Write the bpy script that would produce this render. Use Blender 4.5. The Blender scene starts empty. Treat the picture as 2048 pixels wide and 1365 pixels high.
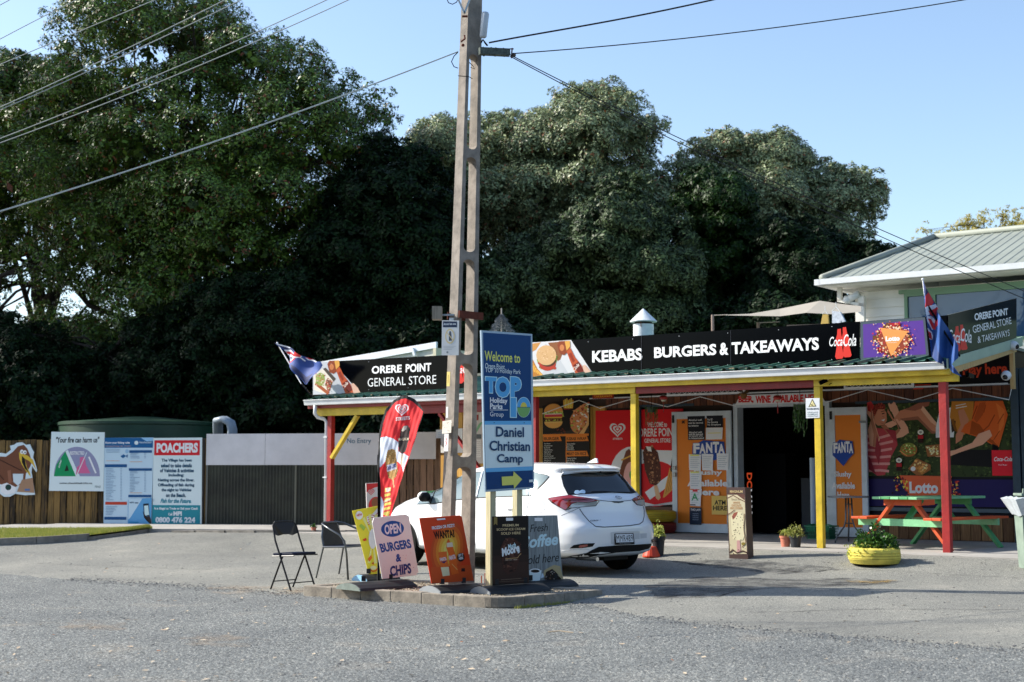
import bpy, math, random
import numpy as np
from mathutils import Vector as V, Matrix
random.seed(7); RS=np.random.RandomState(5)
R=math.radians
sc=bpy.context.scene
# ---------------------------------------------------------------- camera, sky, sun, exposure
cam=bpy.data.cameras.new('camera'); co=bpy.data.objects.new('camera',cam); sc.collection.objects.link(co); sc.camera=co
PITCH=math.atan(257.5/2844)
cam.lens=50.0; cam.sensor_width=36; cam.clip_end=3000; cam.clip_start=.1
co.location=(0,0,1.5); co.rotation_euler=(math.pi/2+PITCH,0,0)
cam.dof.use_dof=True; cam.dof.focus_distance=17.8; cam.dof.aperture_fstop=2.2
wd=bpy.data.worlds.new('World'); sc.world=wd; wd.use_nodes=True
nt=wd.node_tree; bg=nt.nodes['Background']
sk=nt.nodes.new('ShaderNodeTexSky'); sk.sky_type='NISHITA'; sk.sun_disc=False
SEL,SAZ=R(35.5),R(13.5)
SUN=V((-math.cos(SAZ)*math.cos(SEL),math.sin(SAZ)*math.cos(SEL),math.sin(SEL)))
sk.sun_elevation=SEL; sk.sun_rotation=math.atan2(SUN.x,SUN.y)
sk.air_density=1.0; sk.dust_density=1.0; sk.ozone_density=1.6
nt.links.new(sk.outputs[0],bg.inputs[0]); bg.inputs[1].default_value=.15
sl=bpy.data.lights.new('sun','SUN'); so=bpy.data.objects.new('sun',sl); sc.collection.objects.link(so)
sl.energy=4.9; sl.angle=R(.55); sl.color=(1,.94,.84)
so.rotation_euler=SUN.to_track_quat('Z','Y').to_euler(); so.location=(-20,5,25)
sc.view_settings.view_transform='Standard'; sc.view_settings.look='None'; sc.view_settings.exposure=.72; sc.view_settings.gamma=1
sc.view_settings.use_curve_mapping=False
sc.cycles.max_bounces=6; sc.cycles.transparent_max_bounces=6
try: sc.cycles.use_denoising=True
except Exception: pass
COL=sc.collection
# ---------------------------------------------------------------- photo rays -> places in the world
Fv=V((0,math.cos(PITCH),math.sin(PITCH))); Uv=V((0,-math.sin(PITCH),math.cos(PITCH))); Rv=V((1,0,0)); CAM=V((0,0,1.5))
def ray(u,v): return Fv+Rv*((u-1024)/2844)-Uv*((v-682.5)/2844)
def atz(u,v,z): r=ray(u,v); return CAM+r*((z-1.5)/r.z)
def aty(u,v,y): r=ray(u,v); return CAM+r*(y/r.y)
SA=V((.80857386,-.58839469,0)); SB=V((.58839469,.80857386,0)); SZ=V((0,0,1)); SO=V((6.0086,19.8491,.35))
def sp(s,t,z): return SO+SA*s+SB*t+SZ*z
def smooth(x): x=min(1,max(0,x)); return x*x*(3-2*x)
def G(x,y):
    t=(x-SO.x)*SB.x+(y-SO.y)*SB.y
    r=.12*smooth((t+6.6)/2.2)+.22*smooth((t+2.7)/2.0)
    if x<-3: r=max(r,.30*smooth((y-22)/5)*smooth((-3-x)/2))
    return r*min(1,max(0,(y-8)/8))
def gp(u,v,dz=0):
    z=.1
    for k in range(12): p=atz(u,v,z+dz); z=.5*z+.5*G(p.x,p.y)
    return atz(u,v,G(p.x,p.y)+dz)
# ---------------------------------------------------------------- materials
def lin(h):
    if isinstance(h,str): h=tuple(int(h[i:i+2],16)/255 for i in (0,2,4))
    return tuple(((c+.055)/1.055)**2.4 if c>.04045 else c/12.92 for c in h)
MC={}
def M(name,col,rough=.6,metal=0,var=.0,vs=6.0,bump=0,bs=60.,spec=.5,coat=0,col2=None,stretch=None,c3=None):
    if name in MC: return MC[name]
    m=bpy.data.materials.new(name); m.use_nodes=True; n=m.node_tree; N=n.nodes; L=n.links
    b=N['Principled BSDF']; c=lin(col); b.inputs['Base Color'].default_value=(*c,1)
    b.inputs['Roughness'].default_value=rough; b.inputs['Metallic'].default_value=metal
    b.inputs['Specular IOR Level'].default_value=spec
    if coat: b.inputs['Coat Weight'].default_value=coat; b.inputs['Coat Roughness'].default_value=.04
    if var or bump or col2:
        tc=N.new('ShaderNodeTexCoord'); src=tc.outputs['Object']
        if stretch:
            mp=N.new('ShaderNodeMapping'); mp.inputs['Scale'].default_value=stretch; L.new(src,mp.inputs[0]); src=mp.outputs[0]
    if var or col2:
        no=N.new('ShaderNodeTexNoise'); no.inputs['Scale'].default_value=vs; no.inputs['Detail'].default_value=8; no.inputs['Roughness'].default_value=.65
        L.new(src,no.inputs[0]); cr=N.new('ShaderNodeValToRGB'); L.new(no.outputs[0],cr.inputs[0])
        c2=lin(col2) if col2 else tuple(x*(1-var) for x in c); c1=c if col2 else tuple(min(1,x*(1+var*.6)) for x in c)
        cr.color_ramp.elements[0].position=.36; cr.color_ramp.elements[1].position=.64
        cr.color_ramp.elements[0].color=(*c2,1); cr.color_ramp.elements[1].color=(*c1,1)
        L.new(cr.outputs[0],b.inputs['Base Color'])
    if bump:
        n2=N.new('ShaderNodeTexNoise'); n2.inputs['Scale'].default_value=bs; n2.inputs['Detail'].default_value=6
        L.new(src,n2.inputs[0]); bp=N.new('ShaderNodeBump'); bp.inputs['Strength'].default_value=bump; bp.inputs['Distance'].default_value=.01
        L.new(n2.outputs[0],bp.inputs['Height']); L.new(bp.outputs[0],b.inputs['Normal'])
    MC[name]=m; return m
PG=1.0
def C(h,rough=.5):
    if PG==1.0: return M('print_'+h,h,rough,spec=.18)
    k='print_%s_%d'%(h,PG*100)
    if k not in MC:
        m=M(k,h,rough,spec=.18); c=[min(.82,x*PG) for x in lin(h)]; m.node_tree.nodes['Principled BSDF'].inputs['Base Color'].default_value=(*c,1)
    return MC[k]
def chip(name,ca,cb,cc,scale,bump,patch=.35,patchcol=None,big=.35,ps=.55):
    m=bpy.data.materials.new(name); m.use_nodes=True; n=m.node_tree; N=n.nodes; L=n.links; b=N['Principled BSDF']
    tc=N.new('ShaderNodeTexCoord'); vo=N.new('ShaderNodeTexVoronoi'); vo.inputs['Scale'].default_value=scale; L.new(tc.outputs['Object'],vo.inputs[0])
    sep=N.new('ShaderNodeSeparateColor'); L.new(vo.outputs['Color'],sep.inputs[0])
    cr=N.new('ShaderNodeValToRGB'); e=cr.color_ramp.elements; e[0].color=(*lin(ca),1); e[1].color=(*lin(cc),1)
    x=e.new(.5); x.color=(*lin(cb),1); x=e.new(.86); x.color=(*lin(cb),1); L.new(sep.outputs[0],cr.inputs[0])
    # gaps between stones are darker binder
    mg=N.new('ShaderNodeMath'); mg.operation='MULTIPLY'; mg.inputs[1].default_value=1.0; L.new(vo.outputs['Distance'],mg.inputs[0])
    gr=N.new('ShaderNodeValToRGB'); gr.color_ramp.elements[0].position=.35; gr.color_ramp.elements[1].position=.75
    gr.color_ramp.elements[0].color=(1,1,1,1); gr.color_ramp.elements[1].color=(.42,.42,.44,1); L.new(mg.outputs[0],gr.inputs[0])
    mx=N.new('ShaderNodeMixRGB'); mx.blend_type='MULTIPLY'; mx.inputs[0].default_value=1; L.new(cr.outputs[0],mx.inputs[1]); L.new(gr.outputs[0],mx.inputs[2])
    no=N.new('ShaderNodeTexNoise'); no.inputs['Scale'].default_value=ps; no.inputs['Detail'].default_value=7; no.inputs['Roughness'].default_value=.6; L.new(tc.outputs['Object'],no.inputs[0])
    c2=N.new('ShaderNodeValToRGB'); c2.color_ramp.elements[0].position=.35; c2.color_ramp.elements[1].position=.68
    c2.color_ramp.elements[0].color=(1-big,1-big,1-big,1); c2.color_ramp.elements[1].color=(1.12,1.1,1.06,1); L.new(no.outputs[0],c2.inputs[0])
    m2=N.new('ShaderNodeMixRGB'); m2.blend_type='MULTIPLY'; m2.inputs[0].default_value=1; L.new(mx.outputs[0],m2.inputs[1]); L.new(c2.outputs[0],m2.inputs[2])
    out=m2.outputs[0]
    if patchcol:
        n3=N.new('ShaderNodeTexNoise'); n3.inputs['Scale'].default_value=1.1; n3.inputs['Detail'].default_value=9; L.new(tc.outputs['Object'],n3.inputs[0])
        c3=N.new('ShaderNodeValToRGB'); c3.color_ramp.elements[0].position=.6; c3.color_ramp.elements[1].position=.75
        c3.color_ramp.elements[0].color=(0,0,0,1); c3.color_ramp.elements[1].color=(patch,patch,patch,1); L.new(n3.outputs[0],c3.inputs[0])
        m3=N.new('ShaderNodeMixRGB'); L.new(c3.outputs[0],m3.inputs[0]); L.new(out,m3.inputs[1]); m3.inputs[2].default_value=(*lin(patchcol),1); out=m3.outputs[0]
    L.new(out,b.inputs['Base Color']); b.inputs['Roughness'].default_value=.85; b.inputs['Specular IOR Level'].default_value=.3
    bp=N.new('ShaderNodeBump'); bp.inputs['Strength'].default_value=bump; bp.inputs['Distance'].default_value=.006; bp.invert=True
    L.new(vo.outputs['Distance'],bp.inputs['Height']); L.new(bp.outputs[0],b.inputs['Normal'])
    MC[name]=m; return m
def woodM(name,c1,c2,rough=.75,sx=14,sz=1.2,bump=.35):
    m=bpy.data.materials.new(name); m.use_nodes=True; n=m.node_tree; N=n.nodes; L=n.links; b=N['Principled BSDF']
    tc=N.new('ShaderNodeTexCoord'); mp=N.new('ShaderNodeMapping'); mp.inputs['Scale'].default_value=(sx,sx,sz); L.new(tc.outputs['Object'],mp.inputs[0])
    no=N.new('ShaderNodeTexNoise'); no.inputs['Scale'].default_value=3; no.inputs['Detail'].default_value=8; no.inputs['Distortion'].default_value=.6; L.new(mp.outputs[0],no.inputs[0])
    oi=N.new('ShaderNodeObjectInfo'); ad=N.new('ShaderNodeMath'); ad.operation='MULTIPLY_ADD'; L.new(oi.outputs['Random'],ad.inputs[0]); ad.inputs[1].default_value=.42; ad.inputs[2].default_value=-.21
    a2=N.new('ShaderNodeMath'); L.new(no.outputs[0],a2.inputs[0]); L.new(ad.outputs[0],a2.inputs[1])
    cr=N.new('ShaderNodeValToRGB'); cr.color_ramp.elements[0].position=.3; cr.color_ramp.elements[1].position=.7
    cr.color_ramp.elements[0].color=(*lin(c1),1); cr.color_ramp.elements[1].color=(*lin(c2),1); L.new(a2.outputs[0],cr.inputs[0]); L.new(cr.outputs[0],b.inputs['Base Color'])
    b.inputs['Roughness'].default_value=rough
    bp=N.new('ShaderNodeBump'); bp.inputs['Strength'].default_value=bump; bp.inputs['Distance'].default_value=.006; L.new(no.outputs[0],bp.inputs['Height']); L.new(bp.outputs[0],b.inputs['Normal'])
    MC[name]=m; return m
def leafM(name,c1,c2,c3=None,rough=.38,trans=.18,spec=.5):
    m=bpy.data.materials.new(name); m.use_nodes=True; n=m.node_tree; N=n.nodes; L=n.links; b=N['Principled BSDF']
    ge=N.new('ShaderNodeNewGeometry'); cr=N.new('ShaderNodeValToRGB'); L.new(ge.outputs['Random Per Island'],cr.inputs[0])
    e=cr.color_ramp.elements; e[0].color=(*lin(c1),1); e[1].color=(*lin(c2),1)
    if c3: e[1].position=.93; x=e.new(.955); x.color=(*lin(c3),1)
    L.new(cr.outputs[0],b.inputs['Base Color']); b.inputs['Roughness'].default_value=rough; b.inputs['Specular IOR Level'].default_value=spec
    tr=N.new('ShaderNodeBsdfTranslucent'); L.new(cr.outputs[0],tr.inputs[0]); ms=N.new('ShaderNodeMixShader'); ms.inputs[0].default_value=trans
    L.new(b.outputs[0],ms.inputs[1]); L.new(tr.outputs[0],ms.inputs[2]); L.new(ms.outputs[0],N['Material Output'].inputs[0])
    MC[name]=m; return m
# ---------------------------------------------------------------- mesh builder
def vec(a): return a if isinstance(a,V) else V(a)
class MB:
    def __init__(s): s.v=[];s.f=[];s.m=[];s.mats=[]
    def mi(s,m):
        if m not in s.mats: s.mats.append(m)
        return s.mats.index(m)
    def face(s,pts,m):
        i=len(s.v); s.v+= [tuple(p) for p in pts]; s.f.append(list(range(i,i+len(pts)))); s.m.append(s.mi(m)); return s
    def raw(s,vs,fs,m):
        i=len(s.v); s.v+=[tuple(p) for p in vs]; k=s.mi(m)
        for f in fs: s.f.append([j+i for j in f]); s.m.append(k)
        return s
    def prism(s,pts,d,m,side=None):
        d=vec(d); n=len(pts); a=[vec(p) for p in pts]; q=[p+d for p in a]; i=len(s.v); s.v+=[tuple(p) for p in a+q]
        k=s.mi(m); ks=s.mi(side) if side else k
        s.f.append([i+j for j in range(n)][::-1]); s.m.append(k); s.f.append([i+n+j for j in range(n)]); s.m.append(k)
        for j in range(n): s.f.append([i+j,i+(j+1)%n,i+n+(j+1)%n,i+n+j]); s.m.append(ks)
        return s
    def box(s,c,hx,hy,hz,m):
        c,hx,hy,hz=map(vec,(c,hx,hy,hz)); return s.prism([c-hx-hy-hz,c+hx-hy-hz,c+hx+hy-hz,c-hx+hy-hz],hz*2,m)
    def abox(s,x0,x1,y0,y1,z0,z1,m): return s.prism([(x0,y0,z0),(x1,y0,z0),(x1,y1,z0),(x0,y1,z0)],(0,0,z1-z0),m)
    def sbox(s,s0,s1,t0,t1,z0,z1,m): return s.prism([sp(s0,t0,z0),sp(s1,t0,z0),sp(s1,t1,z0),sp(s0,t1,z0)],(0,0,z1-z0),m)
    def bar(s,a,b,w,h,m,up=(0,0,1)):
        a,b=vec(a),vec(b); d=(b-a); up=vec(up); x=d.cross(up)
        if x.length<1e-6: x=d.cross(V((1,0,0)))
        x.normalize(); y=x.cross(d).normalized(); x*=w/2; y*=h/2
        return s.prism([a-x-y,a+x-y,a+x+y,a-x+y],d,m)
    def tube(s,pts,r,m,n=8,cap=True,closed=False):
        pts=[vec(p) for p in pts]; N=len(pts); rs=r if isinstance(r,(list,tuple)) else [r]*N; i=len(s.v); k=s.mi(m); ref=None
        for j,p in enumerate(pts):
            if closed: d=pts[(j+1)%N]-pts[j-1]
            else: d=pts[min(j+1,N-1)]-pts[max(j-1,0)]
            d.normalize()
            if ref is None: ref=V((0,0,1)) if abs(d.z)<.9 else V((1,0,0))
            x=ref.cross(d).normalized(); y=d.cross(x); ref=y
            for q in range(n): a=2*math.pi*q/n; s.v.append(tuple(p+(x*math.cos(a)+y*math.sin(a))*rs[j]))
        for j in range(N if closed else N-1):
            j2=(j+1)%N
            for q in range(n): s.f.append([i+j*n+q,i+j*n+(q+1)%n,i+j2*n+(q+1)%n,i+j2*n+q]); s.m.append(k)
        if cap and not closed:
            s.f.append([i+q for q in range(n)][::-1]); s.m.append(k); s.f.append([i+(N-1)*n+q for q in range(n)]); s.m.append(k)
        return s
    def lathe(s,c,prof,m,n=24,ax=(0,0,1),cap=True,phase=0,mod=None):
        c=vec(c); ax=vec(ax).normalized(); x=ax.cross(V((0,1,0)) if abs(ax.y)<.9 else V((1,0,0))).normalized(); y=ax.cross(x); i=len(s.v); k=s.mi(m)
        for (r,z) in prof:
            for q in range(n):
                a=2*math.pi*q/n+phase; rr=r*(mod(a,z) if mod else 1); s.v.append(tuple(c+ax*z+(x*math.cos(a)+y*math.sin(a))*rr))
        for j in range(len(prof)-1):
            for q in range(n): s.f.append([i+j*n+q,i+j*n+(q+1)%n,i+(j+1)*n+(q+1)%n,i+(j+1)*n+q]); s.m.append(k)
        if cap:
            s.f.append([i+q for q in range(n)][::-1]); s.m.append(k); e=len(prof)-1; s.f.append([i+e*n+q for q in range(n)]); s.m.append(k)
        return s
    def ball(s,c,r,m,n=12,sq=(1,1,1)):
        prof=[(math.sin(math.pi*j/(n//2+1)),-math.cos(math.pi*j/(n//2+1))) for j in range(1,n//2+1)]
        i=len(s.v); s.lathe((0,0,0),prof,m,n); c=vec(c)
        for j in range(i,len(s.v)): p=s.v[j]; s.v[j]=(c.x+p[0]*r*sq[0],c.y+p[1]*r*sq[1],c.z+p[2]*r*sq[2])
        return s
    def build(s,name,parent=None,loc=None,smooth=False,bevel=0):
        me=bpy.data.meshes.new(name); L=V((0,0,0)); p=parent
        while p is not None: L+=p.location; p=p.parent
        if loc is not None: L=vec(loc)
        me.from_pydata([(a[0]-L.x,a[1]-L.y,a[2]-L.z) for a in s.v],[],s.f)
        for m in s.mats: me.materials.append(m)
        me.polygons.foreach_set('material_index',s.m)
        if smooth: me.shade_smooth()
        me.update(); o=bpy.data.objects.new(name,me); COL.objects.link(o)
        if parent is not None: o.parent=parent
        elif loc is not None: o.location=L
        if smooth=='auto' or (smooth and smooth!=True):
            me.set_sharp_from_angle(angle=R(40))
        if bevel:
            md=o.modifiers.new('bevel','BEVEL'); md.width=bevel; md.segments=2; md.limit_method='ANGLE'; md.angle_limit=R(40)
        return o
def T(name,label,cat,loc,group=None,rz=0):
    o=bpy.data.objects.new(name,None); COL.objects.link(o); o.location=loc; o.rotation_euler=(0,0,rz); o.empty_display_size=.1
    o['label']=label; o['category']=cat
    if group: o['group']=group
    return o
def tag(o,label,cat,group=None):
    o['label']=label; o['category']=cat
    if group: o['group']=group
    return o
def struct(o,kind='structure'): o['kind']=kind; return o
def dup(root,loc=None,rz=None,label=None):
    c=root.copy(); COL.objects.link(c)
    if loc is not None: c.location=loc
    if rz is not None: c.rotation_euler=(0,0,rz)
    if label: c['label']=label
    def rec(src,dst):
        for ch in list(src.children):
            d=ch.copy(); COL.objects.link(d); d.parent=dst; rec(ch,d)
    rec(root,c); return c
# ---------------------------------------------------------------- flat prints and lettering
TC={}
def textmesh(s,bold=0,shear=0,sp_=1.0):
    k=(s,bold,shear,sp_)
    if k in TC: return TC[k]
    cu=bpy.data.curves.new('t','FONT'); cu.body=s; cu.offset=bold; cu.shear=shear; cu.resolution_u=3; cu.space_character=sp_; cu.fill_mode='FRONT'; cu.align_x='CENTER' if '\n' in s else 'LEFT'
    ob=bpy.data.objects.new('t',cu); me=bpy.data.meshes.new_from_object(ob)
    vs=np.array([tuple(v.co)[:2] for v in me.vertices]); fs=[tuple(p.vertices) for p in me.polygons]
    bpy.data.objects.remove(ob); bpy.data.meshes.remove(me)
    lo=vs.min(0); hi=vs.max(0); vs=(vs-lo)/(hi-lo); TC[k]=(vs,fs,(hi-lo)); return TC[k]
class PL:
    """a flat panel: origin o, right x, up y; shapes are laid on it layer over layer"""
    def __init__(s,o,x,y=(0,0,1),step=.0004,base=.0006):
        s.o=vec(o); s.x=vec(x).normalized(); s.y=vec(y).normalized(); s.n=s.x.cross(s.y).normalized(); s.mb=MB(); s.k=base; s.st=step
    def q(s,u,v):
        r=ray(u,v); p=CAM+r*((s.o-CAM).dot(s.n)/r.dot(s.n))-s.o; return p.dot(s.x),p.dot(s.y)
    def at(s,a,b,off=0): return s.o+s.x*a+s.y*b+s.n*off
    def P(s,px,off=0): return [s.at(*s.q(*p),off) for p in px]
    def poly(s,px,h,local=False):
        s.k+=s.st; m=C(h) if isinstance(h,str) else h
        pts=[s.at(a,b,s.k) for a,b in px] if local else s.P(px,s.k)
        # keep facing outward
        n=sum(((pts[i]-pts[0]).cross(pts[(i+1)%len(pts)]-pts[0]) for i in range(1,len(pts)-1)),V((0,0,0)))
        if n.dot(s.n)<0: pts=pts[::-1]
        s.mb.face(pts,m); return s
    def rect(s,u0,v0,u1,v1,h): # local rect through two pixel corners
        a,b=s.q(u0,v0); c,d=s.q(u1,v1); return s.poly([(a,b),(c,b),(c,d),(a,d)],h,True)
    def ell(s,u,v,ru,rv,h,a0=0,a1=360,rot=0,n=24):
        k=n if a1-a0>=360 else n+1; cr,sr=math.cos(R(rot)),math.sin(R(rot)); pts=[]
        for i in range(k):
            a=R(a0+(a1-a0)*i/n); x,y=ru*math.cos(a),rv*math.sin(a); pts.append((u+x*cr-y*sr,v-x*sr-y*cr))
        return s.poly(pts,h)
    def line(s,pts,w,h):
        for (a,b),(c,d) in zip(pts[:-1],pts[1:]):
            l=math.hypot(c-a,d-b) or 1; nx,ny=-(d-b)/l*w/2,(c-a)/l*w/2
            s.poly([(a+nx,b+ny),(c+nx,d+ny),(c-nx,d-ny),(a-nx,b-ny)],h); s.k-=s.st*.8
        return s
    def text(s,t,bl,tr,h,bold=.0,shear=0,sp_=1.0):
        s.k+=s.st; vs,fs,_=textmesh(t,bold,shear,sp_); a0,b0=s.q(*bl); a1,b1=s.q(*tr)
        s.mb.raw([s.at(a0+(a1-a0)*x,b0+(b1-b0)*y,s.k) for x,y in vs],fs,C(h) if isinstance(h,str) else h); return s
    def text4(s,t,bl,br,tl,h,bold=.0,shear=0,sp_=1.0): # affine: for tilted boards
        s.k+=s.st; vs,fs,_=textmesh(t,bold,shear,sp_); a,b,c=[V((*s.q(*p),0)) for p in (bl,br,tl)]; out=[]
        for x,y in vs: p=a+(b-a)*x+(c-a)*y; out.append(s.at(p.x,p.y,s.k))
        s.mb.raw(out,fs,C(h) if isinstance(h,str) else h); return s
    def dots(s,px,n,cols,r0,r1,seed=1,k=4):
        rr=random.Random(seed); us=[p[0] for p in px]; vs=[p[1] for p in px]; done=0; s.k+=s.st; tries=0
        while done<n and tries<n*30:
            tries+=1; u,v=rr.uniform(min(us),max(us)),rr.uniform(min(vs),max(vs))
            if not inpoly(u,v,px): continue
            r=rr.uniform(r0,r1); a=rr.uniform(0,6.3); pts=[(u+r*math.cos(a+6.283*i/k)*rr.uniform(.6,1.2),v+r*math.sin(a+6.283*i/k)*rr.uniform(.6,1.2)) for i in range(k)]
            s.k+=1e-6; s.mb.face(s.P(pts,s.k)[::-1],C(rr.choice(cols))); done+=1
        return s
    def done(s,parent,name='print'): return s.mb.build(name,parent)
def inpoly(x,y,P):
    c=False; j=len(P)-1
    for i in range(len(P)):
        if (P[i][1]>y)!=(P[j][1]>y) and x<(P[j][0]-P[i][0])*(y-P[i][1])/(P[j][1]-P[i][1])+P[i][0]: c=not c
        j=i
    return c
# ================================================================ GROUND
road=chip('chip_seal','4a4d4b','888c8a','cccbc2',68,.9,big=.2,patch=.25,patchcol='9a8c78')
lot=chip('worn_asphalt','7b7c76','97978f','bcbcb2',110,.35,patch=.3,patchcol='a39c90',big=.22)
conc=M('concrete','a39f98',.85,0,.14,2.2,.3,90)
def lines(c,a,b,st,far):
    x=[c-far,c-far/2,c-far/4,c-far/8]; y=a
    while y<=b+1e-6: x.append(y); y+=st
    return x+[b+far/8,b+far/4,b+far/2,b+far]
xs=[-500,-200,-90,-40]+[-20+.25*i for i in range(161)]+[40,90,200,500]; ys=[-60,-20,0]+[4+.25*i for i in range(129)]+[45,60,100,200,500]
g=MB(); k=g.mi(road)
for y in ys:
    for x in xs: g.v.append((x,y,G(x,y)))
n=len(xs)
for j in range(len(ys)-1):
    for i in range(n-1): g.f.append([j*n+i,j*n+i+1,(j+1)*n+i+1,(j+1)*n+i]); g.m.append(0)
struct(g.build('road',smooth=True))
# car park sheet
front=[gp(u,v) for u,v in ((-420,1120),(-60,1145),(0,1150),(150,1160),(300,1169),(480,1181),(600,1190),(800,1200),(1010,1207),(1180,1212),(1290,1236),(1400,1250),(1550,1263),(1700,1277),(1850,1290),(2048,1302),(2300,1322))]
def yfront(x):
    for a,b in zip(front[:-1],front[1:]):
        if a.x<=x<=b.x: return a.y+(b.y-a.y)*(x-a.x)/(b.x-a.x)
    return front[0].y if x<front[0].x else front[-1].y
s=MB(); x=-15; cols=[]
while x<9.5:
    y0=yfront(x)+.06*math.sin(x*2.3)+.07*math.sin(x*5.1)+.05*math.sin(x*13.7)+random.uniform(-.09,.09)
    cols.append([(x,y0+(33-y0)*(q/40)**1.5+(.12 if q else 0),0) for q in range(41)]); x+=.06
for c in cols:
    for k_,p in enumerate(c): s.v.append((p[0],p[1],G(p[0],p[1])+(-.006 if k_==0 else (.004 if k_==1 else .008))))
s.mi(lot)
for i in range(len(cols)-1):
    for q in range(40): s.f.append([i*41+q,(i+1)*41+q,(i+1)*41+q+1,i*41+q+1]); s.m.append(0)
struct(s.build('car_park',smooth=True))
# shop footpath: poured slabs with recessed joints
for k,(s0,s1) in enumerate([(-12.6+i*1.62,-12.6+(i+1)*1.62-.012) for i in range(10)]):
    for (t0,t1) in ((-.75,1.2),(1.212,3.3)):
        m=MB(); m.sbox(s0,s1,t0,t1,-.12,.012,conc); o=m.build('paving_slab'); 
        if 'fp' not in globals(): fp=struct(o); fp.name='footpath'
        else: o.parent=fp; 
# stains, tar and dust
def blot(name,px,mat,dz,seed,jag=.05,kind=None):
    c=gp(sum(p[0] for p in px)/len(px),sum(p[1] for p in px)/len(px)); P=[gp(*p) for p in px]; rr=random.Random(seed); pts=[]
    for a,b in zip(P,P[1:]+P[:1]):
        for q in range(10):
            p=a.lerp(b,q/10); p=p+V((rr.uniform(-1,1),rr.uniform(-1,1),0))*jag; pts.append(p)
    m=MB(); i0=0; m.mi(mat); m.v.append((c.x,c.y,G(c.x,c.y)+dz))
    rings=6
    for r in range(1,rings+1):
        for p in pts: q=c.lerp(p,r/rings); m.v.append((q.x,q.y,G(q.x,q.y)+dz))
    n=len(pts)
    for j in range(n): m.f.append([0,1+j,1+(j+1)%n]); m.m.append(0)
    for r in range(rings-1):
        for j in range(n): m.f.append([1+r*n+j,1+(r+1)*n+j,1+(r+1)*n+(j+1)%n,1+r*n+(j+1)%n]); m.m.append(0)
    return struct(m.build(name,smooth=True))
def softM(name,base,stain,sc_,lo,hi,rough=.8):
    m=bpy.data.materials.new(name); m.use_nodes=True; n=m.node_tree; N=n.nodes; L=n.links; b=N['Principled BSDF']; b.inputs['Base Color'].default_value=(*lin(stain),1); b.inputs['Roughness'].default_value=rough
    tc=N.new('ShaderNodeTexCoord'); no=N.new('ShaderNodeTexNoise'); no.inputs['Scale'].default_value=sc_; no.inputs['Detail'].default_value=9; no.inputs['Roughness'].default_value=.7; L.new(tc.outputs['Object'],no.inputs[0])
    cr=N.new('ShaderNodeValToRGB'); cr.color_ramp.elements[0].position=lo; cr.color_ramp.elements[1].position=hi; L.new(no.outputs[0],cr.inputs[0])
    al=.35 if 'dust' in name else .6; cr.color_ramp.elements[1].color=(al,al,al,1); cr.color_ramp.elements[0].color=(0,0,0,1); L.new(cr.outputs[0],b.inputs['Alpha']); return m
oil=softM('tar_stain','','34353a',3.2,.38,.62); dust=softM('pale_dust','','b39a7c',2.5,.45,.66); oil2=softM('rust_stain','','9a7c3c',6,.45,.6)
blot('tar_stain',[(1290,1175),(1400,1155),(1560,1160),(1700,1158),(1810,1166),(1720,1174),(1560,1178),(1430,1196),(1310,1200)],oil,.013,3)
0 and blot('tar_stain',[(1100,1192),(1260,1178),(1420,1176),(1440,1200),(1300,1215),(1180,1232),(1080,1226)],oil,.015,5)
blot('tar_stain',[(1340,1124),(1480,1120),(1700,1140),(1560,1150),(1400,1134)],oil,.013,9)
blot('tar_stain',[(1690,1163),(1790,1163),(1770,1170),(1700,1170)],oil2,.018,7)
blot('dust_patch',[(420,1170),(560,1176),(640,1180),(640,1190),(560,1192),(420,1190)],dust,.016,4)
blot('dust_patch',[(350,1275),(430,1268),(540,1282),(500,1295),(380,1292)],dust,.006,8)
blot('dust_patch',[(150,1240),(260,1248),(240,1262),(120,1260)],dust,.006,11)
# litter of fallen leaves on the road: nobody would count it
lf=leafM('fallen_leaf','b39b80','c9b79b','a5663a',.8,.05)
m=MB(); m.mi(lf); rr=random.Random(3)
for k in range(420):
    u=rr.uniform(-40,2080); v=rr.choice([rr.uniform(1065,1365),rr.uniform(1180,1365)]); 
    if rr.random()<u/2600: continue
    p=gp(u,v,.012); a=rr.uniform(0,6.3); L_=rr.uniform(.012,.038); d=V((math.cos(a),math.sin(a),rr.uniform(-.2,.3)))*L_; w=V((-math.sin(a),math.cos(a),rr.uniform(-.2,.5)))*L_*.45
    i=len(m.v); m.v+=[tuple(p-d),tuple(p+w),tuple(p+d),tuple(p-w+V((0,0,.004)))]; m.f+=[[i,i+1,i+2,i+3]]; m.m.append(0)
o=m.build('fallen_leaves'); struct(o,'stuff'); tag(o,'scattered dry leaves and twigs on the road and car park','leaves')
m=MB(); p=gp(1120,1265,.02); m.tube([p+V((-.11,.03,0)),p+V((0,.02,.01)),p+V((.12,-.03,0))],.006,lf,5); tag(m.build('twig',loc=p),'pale dry stick lying alone on the road below the island','twig')
# grass verge, its kerb and the path along the fence
KM=M('kerb_concrete','8b857b',.9,0,.3,5,.5,70)
kp=[gp(u,v) for u,v in ((-260,1100),(-100,1096),(0,1092),(60,1090),(120,1087),(180,1082),(235,1075),(275,1069),(318,1063))]
kb=None
def resample(P,step):
    out=[P[0]]; acc=0
    for a,b in zip(P[:-1],P[1:]):
        l=(b-a).length; x=step-acc
        while x<=l: out.append(a.lerp(b,x/l)); x+=step
        acc=(acc+l)%step
    return out
rp=resample(kp,.9)
verge=MB(); VM=M('verge_soil','85854a',.95,0,.3,8,.5,60)
back=[]
for p in rp:
    q=gp(1024+2844*p.x/p.y,1065); back.append(V((p.x,max(q.y,p.y+.2),q.z)))
for i in range(len(rp)-1): verge.face([rp[i]+V((0,.1,.1)),rp[i+1]+V((0,.1,.1)),back[i+1]+V((0,0,.045)),back[i]+V((0,0,.045))],VM)
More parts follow.
